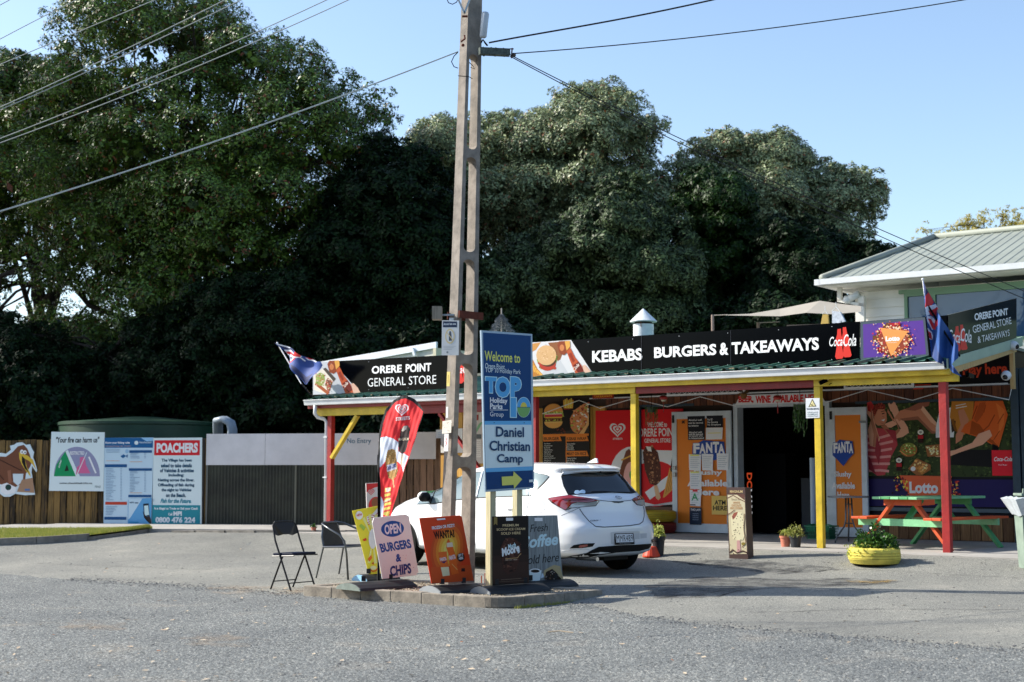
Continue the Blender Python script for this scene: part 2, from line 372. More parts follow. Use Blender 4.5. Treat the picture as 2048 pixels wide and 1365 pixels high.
vo_=struct(verge.build('verge'))
for i,(a,b) in enumerate(zip(rp[:-1],rp[1:])):
    d=(b-a).normalized(); a2=a+d*.006; b2=b-d*.006; hk=.12 if i<len(rp)-3 else .06; q=V((0,.13,0))
    mm=MB(); mm.prism([a2,b2,b2+q,a2+q],(0,0,hk+.01),KM); o=mm.build('kerb_stone',vo_)
gm=leafM('grass_blade','93a046','cdc76a','dccf8e',.6,.3)
m=MB(); m.mi(gm); rr=random.Random(9)
for k in range(26000):
    i=rr.randrange(len(rp)-1); a=rp[i].lerp(rp[i+1],rr.random()); b=back[i]; f=rr.random(); y=a.y+.14+(max(.02,b.y-a.y-.16))*f; z=a.z+.1+(b.z-a.z-.055)*f
    h=rr.uniform(.035,.085); w=.007; dx=rr.uniform(-.03,.03); m.v+=[(a.x-w,y,z),(a.x+w,y,z),(a.x+dx,y+rr.uniform(-.02,.02),z+h)]; j=len(m.v); m.f.append([j-3,j-2,j-1]); m.m.append(0)
tag(struct(m.build('grass'),'stuff'),'sunlit short grass on the verge below the fence signs','grass')
fa,fb=V((-14.5,31.15,0)),V((-1.62,29.12,0)); fd=(fb-fa).normalized(); fn=V((fd.y,-fd.x,0)) # towards the road
FL=(fb-fa).length
m=MB()
for i in range(13):
    a=fa+fd*(FL*i/13)+fd*.008; b=fa+fd*(FL*(i+1)/13); z=V((0,0,G(a.x,a.y)-.05)); mm=MB(); mm.prism([a+z,b+z,b+fn*2.5+z,a+fn*2.5+z][::-1],(0,0,.085),conc); o=mm.build('paving_slab' if i else 'fence_footpath')
    if i==0: ffp=struct(o)
    else: o.parent=ffp
m=MB(); 
for i in range(12):
    u0=330+i*60; a,b=gp(u0,1066),gp(u0+58,1066.5); a.z+=.002; b.z+=.002
    mm=MB(); mm.prism([a,b,b+V((0,.12,0)),a+V((0,.12,0))],(0,0,.045),KM); o=mm.build('kerb_stone')
    if i==0: kk=struct(o); o.name='low_kerb'
    else: o.parent=kk

# loose chips along the broken edge of the car park, fine cracks and faded paint
m=MB(); cs=M('loose_chip','8b8a86',.9); cs2=M('loose_chip_dark','55565a',.9); rr=random.Random(17)
for k in range(3200):
    if rr.random()<.7: u=rr.uniform(-30,2080); i=0; p=gp(u,1200); y=yfront(p.x)+rr.gauss(0,.22); p=V((p.x,y,G(p.x,y)+.01))
    else: p=gp(rr.uniform(-20,2070),rr.choice([rr.uniform(1060,1365),rr.uniform(1100,1240)]),.01)
    if not(-14<p.x<9): continue
    r=rr.uniform(.004,.012); m.ball(p,r,rr.choice([cs,cs,cs2]),4,(1.3,1,.6))
struct(tag(m.build('loose_chips'),'scattered loose stone chips along the car park edge','gravel'),'stuff')
ck=M('crack_tar','3a3a3c',.9)
for c_,(a,b,n_) in enumerate((((1115,1204),(1365,1126),26),((330,1104),(620,1096),20),((60,1128),(420,1142),26),((1500,1225),(2040,1216),30),((1700,1140),(2040,1160),20))):
    P0,P1=gp(*a),gp(*b); m=MB(); pts=[]; off=0
    for i in range(n_+1): off+=rr.gauss(0,.018); q=P0.lerp(P1,i/n_); q=V((q.x+off*.4,q.y+off,0)); pts.append(V((q.x,q.y,G(q.x,q.y)+.011)))
    for p,q in zip(pts[:-1],pts[1:]): w=V((0,rr.uniform(.003,.009),0)); m.face([p-w,q-w,q+w,p+w],ck)
    struct(m.build('surface_crack'))
0 and blot('faded_line',[(-40,1262),(120,1272),(330,1288),(560,1305),(560,1309),(330,1293),(120,1277),(-40,1267)],softM('faded_paint','','b5b6b4',9,.42,.6),.006,21,.01)
# ================================================================ SHOP
PT=3.3 # wall plane
yel=M('yellow_paint','d2b42b',.5,0,.2,4,.3,30); red=M('red_paint','7f1614',.5,0,.2,5,.3,30); redl=M('post_red_paint','9c211f',.55,0,.22,4,.4,30)
wht=M('white_paint','e4e6e6',.4,0,.06,5); gutw=M('gutter_white','dcdfdf',.35,0,.1,3)
grn=M('green_roof','3f6b58',.5,0,.2,3,.1,30); lgrn=M('sage_paint','9fb3a0',.55,0,.1,4)
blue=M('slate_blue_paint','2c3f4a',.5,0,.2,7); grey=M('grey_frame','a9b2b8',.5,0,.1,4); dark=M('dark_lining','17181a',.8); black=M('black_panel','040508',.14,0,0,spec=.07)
browp=woodM('brown_plank','4a2413','7a4424',.7); tanp=woodM('tan_plank','b5832f','d6a44e',.7); weatp=woodM('weathered_plank','5e4028','957048',.85)
shop=T('general_store','timber corner store with yellow and red veranda under black sign panels','store',sp(-5.8,3.3,0))
def part(m,name,parent=shop,**k): return m.build(name,parent,**k)
# wall box with the doorway and window openings closed by their own panels
D0,D1,DT=-4.82,-3.16,2.25
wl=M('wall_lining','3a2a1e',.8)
m=MB()
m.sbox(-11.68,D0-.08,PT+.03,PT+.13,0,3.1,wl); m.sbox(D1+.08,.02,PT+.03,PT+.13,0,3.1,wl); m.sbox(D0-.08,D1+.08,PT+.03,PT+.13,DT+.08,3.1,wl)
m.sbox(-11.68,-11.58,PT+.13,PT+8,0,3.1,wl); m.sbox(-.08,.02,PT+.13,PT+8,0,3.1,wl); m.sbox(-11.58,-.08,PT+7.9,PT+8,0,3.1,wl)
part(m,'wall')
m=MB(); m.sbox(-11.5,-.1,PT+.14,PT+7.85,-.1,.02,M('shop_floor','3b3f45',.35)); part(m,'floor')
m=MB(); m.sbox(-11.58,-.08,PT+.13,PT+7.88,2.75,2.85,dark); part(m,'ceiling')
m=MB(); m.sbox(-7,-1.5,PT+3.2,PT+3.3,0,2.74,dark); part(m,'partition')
# individual wall boards
def boards(s0,s1,z0,z1,w,mat,name='plank',t=PT,skip=()):
    x=s0; i=0; cache={}
    while x<s1-.02:
        e=min(x+w,s1); m=MB(); d=.02+random.uniform(0,.006); m.sbox(x+.006,e-.006,t-d,t+.028,z0+random.uniform(0,.004),z1,mat); part(m,name); x=e
boards(-11.66,-7.62,0,2.35,.15,tanp)
boards(-7.62,D0-.08,2.31,2.49,.135,browp); boards(D0-.08,D1+.1,2.33,2.49,.135,browp); boards(D1+.1,.0,2.29,2.49,.16,browp)
boards(-7.62,D0-.1,0.02,.42,.135,browp); boards(D1+.55,.0,.02,.47,.17,weatp)
# beams
def beam(s0,s1,t,z0,z1,mat,name='beam',th=.05): m=MB(); m.sbox(s0,s1,t,t+th,z0,z1,mat); part(m,name,bevel=.004)
beam(-7.0,.16,-.14,2.465,2.545,yel,'fascia_board')
beam(-7.0,-4.96,-.05,2.37,2.5,yel); beam(-4.955,-1.905,-.04,2.36,2.5,red); beam(-1.9,.25,-.05,2.37,2.5,yel)
beam(-12.1,-7.05,-.14,2.295,2.37,red,'fascia_board'); beam(-11.95,-9.9,-.06,2.156,2.31,yel); beam(-9.895,-7.05,-.05,2.146,2.31,red)
# posts
def post(s,t,w,z1,mat,name='post'):
    m=MB(); m.sbox(s-w/2,s+w/2,t-w/2,t+w/2,-.02,z1,mat); return part(m,name,bevel=.006)
post(.02,0,.11,2.368,redl); post(-1.85,0,.1,2.368,yel); post(-5.0,0,.1,2.368,yel); post(-6.95,0,.1,2.368,redl); post(-11.62,0,.1,2.154,redl)
m=MB(); m.bar(sp(-11.58,-.01,1.37),sp(-10.95,-.01,2.15),.06,.09,yel,up=SB); part(m,'brace')
m=MB(); m.bar(sp(-9.0,-.01,2.14),sp(-8.1,-.01,1.15),.05,.08,redl,up=SB); part(m,'brace')
m=MB(); m.sbox(-.02,.1,PT-.12,PT+.02,-.02,2.75,blue); part(m,'corner_post',bevel=.004)
m=MB(); m.sbox(.12,.2,PT-.1,PT+.02,-.02,2.75,blue); part(m,'corner_trim')
# roofs with trapezoid ribs
def ribroof(s0,s1,t0,z0,t1,z1,mat,name,pitch=.2,rib=.03,w=.035):
    m=MB(); x=s0; prof=[]
    while x<s1:
        prof+= [(x,0),(x+pitch-w*2.2,0),(x+pitch-w*1.6,rib),(x+pitch-w*.6,rib)]; x+=pitch
    prof.append((min(x,s1+pitch),0))
    for (a,ha),(b,hb) in zip(prof[:-1],prof[1:]):
        m.face([sp(a,t0,z0+ha),sp(b,t0,z0+hb),sp(b,t1,z1+hb),sp(a,t1,z1+ha)],mat)
    return part(m,name)
ribroof(-7.0,.1,-.26,2.655,PT+.1,3.22,grn,'veranda_roof',.21,.035); ribroof(-12.0,-7.02,-.26,2.475,PT+.1,3.02,grn,'veranda_roof',.21,.035)
m=MB(); m.prism([sp(-7.01,-.2,2.4),sp(-7.01,PT,2.9),sp(-7.01,PT,3.2),sp(-7.01,-.2,2.64)],SA*.02,lgrn); part(m,'step_infill')
m=MB(); m.prism([sp(-7,-.2,2.6),sp(.08,-.2,2.6),sp(.08,PT,3.16),sp(-7,PT,3.16)],(0,0,.02),M('soffit','4a4640',.8)); part(m,'soffit')
m=MB(); m.prism([sp(-12,-.2,2.42),sp(-7.02,-.2,2.42),sp(-7.02,PT,2.96),sp(-12,PT,2.96)],(0,0,.02),M('soffit','4a4640',.8)); part(m,'soffit')
m=MB(); m.prism([sp(-11.7,PT,3.05),sp(.05,PT,3.05),sp(.05,PT+8.1,2.9),sp(-11.7,PT+8.1,2.9)],(0,0,.05),M('rear_roof_grey','7d807a',.7)); part(m,'roof')
moss=M('roof_litter','8d8069',.95,0,.3,20)
m=MB(); rr=random.Random(4)
for k in range(170):
    s=rr.choice([rr.uniform(-7,-4),rr.uniform(-3.6,-2.2),rr.uniform(-11.5,-8)]); hi=s>-7; p=sp(s,-.2+rr.uniform(0,.25),(2.665 if hi else 2.485)+.02); m.ball(p,rr.uniform(.01,.03),moss,5,(1.6,1.2,.5))
o=part(m,'leaf_litter'); o['kind']='stuff'
# gutters
def gutter(s0,s1,z):
    m=MB(); pr=[(-.14,-.065),(-.235,-.06),(-.245,-.01),(-.255,.018),(-.27,.03),(-.262,.038),(-.25,.026),(-.238,-.04),(-.15,-.045)]
    pts=[sp(s0,a,z+b) for a,b in pr]; m.prism(pts,SA*(s1-s0),gutw); return part(m,'gutter')
gutter(-7.02,.12,2.6); gutter(-12.1,-7.05,2.42)
m=MB(); m.tube([sp(-11.85,-.2,2.38),sp(-11.85,-.2,2.2),sp(-11.82,-.16,2.13),sp(-11.75,-.06,2.1),sp(-11.72,-.02,2.04),sp(-11.72,-.02,.02)],.034,gutw,12); part(m,'downpipe',smooth=True)
m=MB(); [m.sbox(-11.77,-11.67,-.06,.03,z,z+.02,gutw) for z in (1.0,1.75)]; part(m,'pipe_bracket')
# barge on the right, with the pale fascia and bare rafter
m=MB(); m.prism([sp(.14,-.2,2.54),sp(.14,PT,3.1),sp(.14,PT,3.25),sp(.14,-.2,2.68)],SA*.025,lgrn); part(m,'barge_board')
m=MB(); m.prism([sp(.11,-.1,2.46),sp(.11,PT-.3,2.99),sp(.11,PT-.3,3.085),sp(.11,-.1,2.56)],SA*.045,woodM('rafter_wood','9a7a4c','c2a36d')); part(m,'rafter')
m=MB(); m.sbox(.1,.16,PT-.5,PT-.42,2.4,3.0,woodM('rafter_wood2','9a7a4c','c2a36d')); part(m,'strut')
# sill and head trims
slt=M('sill_slate','4a5860',.5); 
m=MB(); m.sbox(D1+.53,-.03,PT-.07,PT+.02,.47,.53,slt); part(m,'sill'); m=MB(); m.sbox(-6.95,D0-.95,PT-.06,PT+.02,.42,.47,M('sill_brown','6b4a35')); part(m,'sill')
m=MB(); m.sbox(D1+.53,-.03,PT-.035,PT+.02,2.255,2.3,blue); part(m,'head_trim'); m=MB(); m.sbox(-7.0,D0-.9,PT-.035,PT+.02,2.31,2.355,blue); part(m,'head_trim')
m=MB(); m.sbox(-7.7,.05,PT-.06,PT+.02,2.492,2.51,grey); part(m,'top_trim')
# dark grilles/roller strips with lattice
def lattice(s0,s1,z0,z1,t):
    th=T('folding_lattice_screen','white lattice grille strip with zigzag bars high under the veranda','grille',sp(s0,t,z0))
    m=MB(); w=.03
    for a,b,c,d in ((s0,s1,z0,z0+w),(s0,s1,z1-w,z1),(s0,s0+w,z0+w,z1-w),(s1-w,s1,z0+w,z1-w)): m.sbox(a,b,t-.02,t+.02,c,d,wht)
    m.build('frame',th); m=MB(); m.sbox(s0,s1,t+.03,t+.05,z0,z1,dark); m.build('backing',th)
    m=MB(); x=s0+w; 
    while x<s1-w-.1: m.bar(sp(x,t,z0+w),sp(x+.05,t,z1-w),.008,.012,wht,up=SB); m.bar(sp(x+.05,t,z1-w),sp(x+.1,t,z0+w),.008,.012,wht,up=SB); x+=.1
    m.build('zigzag_bar',th); return th
th=lattice(-5.2,-3.75,2.39,2.49,1.4); th['label']='white lattice grille strip above the left half of the doorway'
th=lattice(-1.95,-.85,2.39,2.49,1.2); th['label']='white lattice grille strip right of the yellow post by the door'
# the conduit and rope light zigzag
m=MB(); m.tube([sp(-7.8,PT-.3,2.49),sp(0.0,PT-.3,2.5)],.012,wht,6); tag(m.build('conduit',loc=sp(-4,PT-.3,2.56)),'straight white conduit running under the veranda along the shopfront','conduit')
pts=[]; zz=[(1085,828),(1158,801),(1200,817),(1268,797),(1285,802),(1335,814),(1400,794),(1472,813)]
pl=PL(sp(0,PT-.32,0),SA)
P1=pl.P(zz); m=MB(); m.tube(P1,.008,wht,6); tag(m.build('rope_light',loc=P1[0]),'white rope light strung in zigzags left of the beer sign','rope light')
P1=pl.P([(1650,806),(1735,780),(1825,801),(1905,777),(2018,800),(2024,772)]); m=MB(); m.tube(P1,.008,wht,6); tag(m.build('rope_light',loc=P1[0]),'white rope light strung in zigzags above the picnic mural','rope light')
# leaning main-roof end at the left: white skillion behind the small sign
pl=PL(sp(0,1.6,0),SA)
fas=M('skillion_white','dfe6ea',.35); sk_=T('skillion_roof','white skillion roof end rising behind the left store sign','roof',pl.P([(690,730)])[0])
m=MB(); m.prism(pl.P([(640,724),(872,684),(872,696),(650,736)]),SB*.05,fas); m.build('barge_board',sk_)
m=MB(); m.prism(pl.P([(650,737),(866,697),(866,760),(650,760)],-.05),SB*1.2,M('skillion_clad','cfcfc4',.6)); m.build('cladding',sk_)
m=MB(); m.prism(pl.P([(866,697),(872,696),(872,760),(866,760)]),SB*1.3,M('skillion_trim','c9c4a8',.6)); m.build('corner_trim',sk_)
m=MB(); m.bar(pl.P([(827,697)],.03)[0],pl.P([(832,712)],.03)[0],.05,.05,fas); m.build('stay',sk_)
# ---- door joinery
dj=M('door_frame_white','c9d3d8',.45,0,.12,4,.1,30); orp=C('e8842c')
m=MB(); 
for a,b,c,d in ((D0-.08,D0,0,DT+.07),(D1,D1+.08,0,DT+.07),(D0,D1,DT,DT+.07)): m.sbox(a,b,PT-.09,PT+.14,c,d,dj)
part(m,'door_frame')
def doorleaf(s0,s1,nm,lab,hw=.1):
    d=T('door',lab,'door',sp(s0,PT-.06,0))
    m=MB(); z0,z1=.03,2.2; t0,t1=PT-.15,PT-.1
    for a,b,c,e in ((s0,s0+hw,z0,z1),(s1-hw,s1,z0,z1),(s0+hw,s1-hw,z0,z0+.16),(s0+hw,s1-hw,z1-.13,z1)): m.sbox(a,b,t0,t1,c,e,dj)
    m.build('door_frame',d,bevel=.004); m=MB(); m.sbox(s0+hw,s1-hw,t0+.015,t1-.01,z0+.16,z1-.13,orp); m.build('door_panel',d)
    m=MB(); m.sbox(s0+.015,s0+.055,t0-.015,t0,2.0,2.14,dark); m.sbox(s0+.015,s0+.055,t0-.015,t0,.05,.2,dark); m.build('bolt',d)
    return d
dl=doorleaf(-6.12,-4.92,'L','open white door with orange drink poster covered in taped notices'); dr=doorleaf(-3.06,-2.4,'R','narrow white door leaf with clean orange drink poster right of the doorway')
m=MB(); t=PT-.16; m.sbox(-6.09,-6.03,t-.03,t,1.15,1.22,M('lock_metal','7c7f80',.3,.8)); m.sbox(-6.09,-6.03,t-.03,t,1.02,1.1,M('lock_metal','7c7f80',.3,.8)); m.build('lock',dl,smooth=False)
PG=1.3
# posters on the doors
pp=PL(sp(0,PT-.152,0),SA); w1='dfe2e0'
for (x0,y0,x1,y1,ls) in ((1375,833,1410,857,('Alcohol will','not be served','to minors')),(1413,832,1446,855,('No ID','No Service','No Exceptions')),(1376,857.5,1410,880,('Alcohol will','not be served','to anyone who','is intoxicated'))):
    pp.rect(x0,y0,x1,y1,'15171f'); n=len(ls)
    for i,l in enumerate(ls): y=y0+5+(y1-y0-7)*i/n; pp.text(l,(x0+2,y+4.6),(x0+2+(x1-x0-4)*min(1,len(l)/14),y+.4),w1,.02)
pp.poly([(1412,856),(1446,855.5),(1444.5,879),(1412,879.5)],'cfd3d6'); pp.line([(1416,867),(1442,866)],2,'d8c98a')
def fanta(p,x0,x1,yt,yb,cut=False):
    w=x1-x0; c=(x0+x1)/2
    p.poly([(x0+1,yt+10),(x0+w*.35,yt-1),(x1-1,yt+2),(x1+2,yt+26),(c+w*.28,yt+38),(c+2,yb),(c-w*.32,yt+36),(x0+1,yt+30)],'1d3f8a')
    lets='FANTA'; xs=[0,.2,.42,.64,.82]; dy=[5,6,2,0,7]
    for l,a,d in zip(lets,xs,dy):
        X=x0+3+a*(w-4); p.text(l,(X-.8,yt+25+d*.3),(X+w*.21+.8,yt+1+d*.6),'1d3f8a',.075); p.text(l,(X,yt+24+d*.3),(X+w*.19,yt+2+d*.6),'eef1f6',.05)
fanta(pp,1384,1449,882,922)
for t_,y,x0,x1 in (('Slushy',953,1388,1445),('Available',973,1375,1456),('Here',991,1388,1439)): pp.text(t_,(x0,y),(x1,y-13),'f0efe9',.035)
pap='d5d9db'
for (a,b,c,d) in ((1378,909,1403,942),(1404,908,1427,942),(1434,907,1458,941),(1380,943,1404,979),(1380,980,1403,1013)):
    pp.poly([(a,b),(c,b+.6),(c-1,d),(a+1,d-1)],pap)
    for i in range(6): y=b+6+(d-b-9)*i/6; pp.line([(a+3,y),(c-3-(i%3)*2,y)],.9,'9aa0a8')
pp.line([(1381,911),(1399,911)],3,'d9cf72'); pp.line([(1382,945),(1399,945)],3,'d9cf72')
pp.rect(1386,979,1396,984,'c8343a'); pp.text('A',(1384,1001),(1397,987),'2f8f57',.02); pp.line([(1381,1010),(1392,1010)],2,'333a44')
pp.rect(1380,1015,1404,1050,'1d2a3c'); pp.text('THE LAW',(1382,1022),(1402,1018),w1,.02)
for i in range(4): pp.line([(1386,1028+i*4),(1398,1028+i*4)],.8,'8b97a8')
pp.rect(1424,992,1458,1030,'cfae5c'); pp.text('ATM',(1430,1010),(1452,1001),'20201c',.03); pp.text('HERE',(1427,1021),(1455,1012),'20201c',.03)
pp.text('ᴧ'if 0 else 'M',(1365,848),(1370,841),'222222',.02)
pp.done(dl)
pp=PL(sp(0,PT-.152,0),SA); fanta(pp,1664,1706,881,933)
for t_,y,x0,x1 in (('Slushy',957,1669,1703),('Available',978,1664,1710),('Here',997,1675,1699)): pp.text(t_,(x0,y),(x1,y-13 if t_!='Slushy' else y-14),'f0efe9',.035)
pp.done(dr)
m=MB(); m.sbox(-2.52,-2.4,PT-.17,PT-.155,1.93,1.97,M('lock_metal','7c7f80',.3,.8)); m.build('latch',dr)
# beer sign
b_=PL(sp(0,PT-.2,0),SA); bs=T('beer_sign','white trapezoid sign with red capitals above the shop doorway','sign',b_.P([(1560,808)])[0])
m=MB(); m.prism(b_.P([(1480,791),(1638,785),(1650,804),(1470,811)]),SB*.012,C('e6e2d4')); m.build('board',bs)
for w_,x0,x1 in (('BEER,',1477,1507),('WINE',1511,1541),('AVAILABLE',1545,1607),('HERE',1610,1641)): b_.text(w_,(x0,808-(x0-1477)*.028),(x1,793-(x1-1477)*.03),'c32420',.045,sp_=.95)
b_.done(bs)
# ---- menu board and posters on the shopfront
def panel(name,lab,cat,px,t,col,th=.012,thing=True):
    p=PL(sp(0,t,0),SA); pts=p.P(px); th_=T(name,lab,cat,pts[-1]); m=MB(); m.prism(pts,SB*th,C(col)); m.build('board',th_); return p,th_
def burger(p,x,y,w,h):
    p.ell(x,y-h*.18,w*.5,h*.34,'c98a45',0,180); p.poly([(x-w*.52,y-h*.16),(x+w*.5,y-h*.18),(x+w*.56,y),(x-w*.5,y+h*.04)],'8fa23c')
    p.dots([(x-w*.52,y-h*.2),(x+w*.5,y-h*.2),(x+w*.56,y),(x-w*.5,y+h*.04)],26,['a9bd4a','6f8a2e','c6cf6a'],w*.03,w*.07,3)
    p.poly([(x-w*.46,y-h*.1),(x+w*.46,y-h*.12),(x+w*.48,y),(x-w*.46,y+h*.02)],'b8323a'); p.line([(x-w*.44,y-h*.1),(x+w*.44,y-h*.12)],h*.04,'e6b9b4')
    p.poly([(x-w*.48,y+h*.02),(x+w*.48,y),(x+w*.4,y+h*.08),(x+w*.1,y+h*.2),(x-w*.3,y+h*.1)],'e0b23c'); p.poly([(x-w*.46,y+h*.06),(x+w*.46,y+h*.05),(x+w*.44,y+h*.2),(x-w*.44,y+h*.22)],'6a3a22')
    p.dots([(x-w*.46,y+h*.06),(x+w*.46,y+h*.05),(x+w*.44,y+h*.2),(x-w*.44,y+h*.22)],22,['8a5230','4b2716','a7bb46'],w*.03,w*.06,4)
    p.ell(x,y+h*.2,w*.48,h*.26,'d69a50',180,360); p.poly([(x-w*.48,y+h*.2),(x+w*.48,y+h*.18),(x+w*.46,y+h*.24),(x-w*.46,y+h*.26)],'d9a860')
p,th=panel('menu_board','tall black menu board with burger and kebab photos and orange headings','menu board',[(1085,812),(1179,802),(1179,945),(1085,948)],PT-.06,'15110f')
p.poly([(1086,870),(1178,855),(1178,868),(1086,868)],'2f2a26'); burger(p,1107,834,38,50)
p.poly([(1126,800),(1148,799),(1146,818),(1128,820)],'8a2a22')
for i in range(7): p.line([(1128+i*3,801-(i%3)*2),(1129+i*2.6,817)],2.4,['dda33c','efc257'][i%2])
KP=[(1142,856),(1140,838),(1150,820),(1168,808),(1177,806),(1177,835),(1168,856),(1155,868),(1147,864)]
p.poly(KP,'c07a4a'); p.dots(KP,90,['e8d3b8','9c4528','d98f5a','7d2f1e','8fa23c','f1e3d3'],1.2,3.4,6); p.poly([(1158,868),(1172,850),(1178,826),(1178,850),(1168,868)],'d3a168')
p.dots([(1112,858),(1130,856),(1132,868),(1112,870)],26,['8a3a22','6d2a18'],.6,1.4,8)
p.rect(1086,869,1178,872,'d9772a'); p.rect(1132,872,1134,946,'d9772a')
for t_,x0,x1,y in (('BURGER',1089,1119,881),('KEBAB WRAP',1134,1173,881),('MEAT ON RICE',1134,1173,911)):
    p.poly([(x0-2,y-8.5),(x1+1,y-9),(x1+5,y+1.5),(x0-2,y+2.5)],'d9772a'); p.text(t_,(x0,y),(x1,y-6.6),'1c120c',.02)
for i,t_ in enumerate(('Ham Burger','Cheese Burger','Egg Burger','Chicken Burger','Giant Burger','Fish Burger','Hawaiian Burger','Steak & Egg Burger','Vege Burger','Lamb Burger')): p.text(t_,(1089,889.5+i*4.1),(1089+len(t_)*1.25,886.8+i*4.1),'d6d2ca',.02)
for i,t_ in enumerate(('Chicken Kebab','Lamb Kebab','Mixed Kebab','Falafel Wrap')): p.text(t_,(1134,889.5+i*4),(1134+len(t_)*1.3,886.8+i*4),'d6d2ca',.02)
for i,t_ in enumerate(('Chicken On Rice','Lamb On Rice','Mixed On Rice')): p.text(t_,(1134,918.5+i*4),(1134+len(t_)*1.3,915.8+i*4),'d6d2ca',.02)
p.done(th)
m=MB(); m.sbox(-6.98,-6.9,PT-.09,PT+.01,.45,2.36,M('jamb_pale','9aa09c',.5)); part(m,'jamb')
m=MB(); m.sbox(-6.89,-6.83,PT-.07,PT+.01,.45,2.31,blue); part(m,'jamb')
def heart(p,x,y,r,c1,c2):
    def H(s): return [(x+s*r*(16*math.sin(a)**3)/16,y-s*r*(13*math.cos(a)-5*math.cos(2*a)-2*math.cos(3*a)-math.cos(4*a))/16) for a in [6.283*i/28 for i in range(28)]]
    for i,s in enumerate((1,.76,.56,.34,.18)): p.poly(H(s),c1 if i%2==0 else c2)
p,th=panel('ice_cream_mural','red shop window poster with heart emblem and three ice creams','mural',[(1191,822),(1366,818),(1366,1008),(1191,1016)],PT-.03,'c4141b')
W_='d8d4d0'; heart(p,1235,859,16,W_,'c4141b'); p.text('STREETS',(1226,880),(1245,876),W_,.03)
for t_,a,b,c,d in (('WELCOME to',1295,855,1334,844),('ORERE POINT',1278,874,1353,856),('GENERAL STORE',1289,886,1341,877)): p.text(t_,(a,b),(c,d),W_,.02)
cl=[(1191,1012),(1204,1000),(1205,940),(1215,915),(1235,900),(1262,893),(1300,893),(1345,898),(1366,890),(1366,1006)]
p.ell(1265,955,46,62,W_); p.poly([(1285,900),(1366,902),(1366,925),(1310,960),(1290,975)],W_)
p.ell(1310,968,52,46,'c4141b'); p.poly([(1366,930),(1366,948),(1330,978),(1300,1000),(1290,985)],W_)
p.poly([(1258,950),(1290,1005),(1320,1012),(1366,1000),(1366,1008),(1290,1013),(1240,1013)],W_)
# clown-hat ice cream, nut-coated bar, cone
p.poly([(1240,940),(1252,903),(1258,898),(1264,904),(1268,935),(1276,1000),(1262,1000),(1245,965),(1238,955)],'6b3a26'); p.ell(1262,960,15,36,'cf9a90'); p.ell(1264,950,5,9,'3f8f4f'); p.line([(1243,921),(1266,910)],3,'c8963c')
BAR=[(1286,905),(1292,894),(1304,892),(1316,905),(1322,935),(1322,962),(1312,972),(1300,968),(1290,940)]
p.poly(BAR,'4d281a'); p.dots(BAR,70,['8a5a3c','33180f','a77a55','6d3c26'],1.2,3,11); p.poly([(1292,893),(1302,894),(1304,904),(1296,902)],'e9dccb'); p.poly([(1308,971),(1315,971),(1322,996),(1317,1001),(1312,996)],'c9a07a')
p.poly([(1340,935),(1350,960),(1364,962),(1330,995),(1326,996)],'c98f43'); 
for i in range(6): p.line([(1342+i*3,940+i*4),(1332+i*4,988-i*3)],.9,'8f5f28')
p.poly([(1341,940),(1345,910),(1355,893),(1366,895),(1366,962),(1352,958)],'3a2018'); p.poly([(1348,905),(1358,894),(1366,900),(1366,945),(1352,925)],'efe6da'); p.dots([(1345,895),(1366,893),(1366,950),(1345,940)],30,['6b3a22','2b1510','b98a5a'],1.5,3.2,12)
p.done(th)
# picnic mural
p,th=panel('picnic_mural','large window mural of people picnicking on grass with cola bottles','mural',[(1722,810),(2027,800),(2027,1036),(1722,1028)],PT-.03,'2e3a1c')
GR=[(1724,811),(2025,801),(2025,955),(1724,955)]; p.dots(GR,900,['3d4c22','222d14','48592a','566530','2a3618','1c2410'],2,5,21,3)
p.poly([(1722,952),(2027,955),(2027,1036),(1722,1028)],'0c0b14'); p.poly([(1722,958),(2027,960),(2027,1015),(1722,1012)],'221a4a')
skn,skd,skl='b9785a','8c5440','d3997c'
# left person: hat/hair, face, raised arms, striped shirt
p.poly([(1726,905),(1735,870),(1748,856),(1770,858),(1792,862),(1795,890),(1782,915),(1770,950),(1755,952),(1724,930)],'a63a40')
for i in range(6): p.line([(1728+i*2,872+i*14),(1760,876+i*13),(1788-i*2,868+i*15)],5,'c98a84')
p.poly([(1748,830),(1752,818),(1766,815),(1773,826),(1774,842),(1768,850),(1756,852),(1748,845)],skn); p.poly([(1744,832),(1746,814),(1758,806),(1770,810),(1770,819),(1756,819),(1750,832)],'7c2a1e')
p.poly([(1764,827),(1769,826),(1769,828),(1764,829)],'2a1410'); p.poly([(1762,841),(1770,838),(1768,843)],'efe3d8'); p.line([(1762,824),(1770,822)],1.2,'3a1c14')
p.poly([(1730,820),(1736,808),(1744,810),(1748,840),(1760,880),(1752,895),(1740,892),(1736,860),(1742,840)],skl); p.poly([(1734,806),(1742,803),(1748,812),(1744,826),(1736,822)],'b02c2a')
p.poly([(1778,812),(1786,806),(1794,812),(1800,830),(1816,855),(1818,866),(1806,874),(1790,878),(1788,866),(1802,858),(1790,838)],skl)
p.poly([(1776,808),(1779,806),(1784,812),(1787,804),(1791,806),(1794,816),(1788,828),(1781,822)],skl)
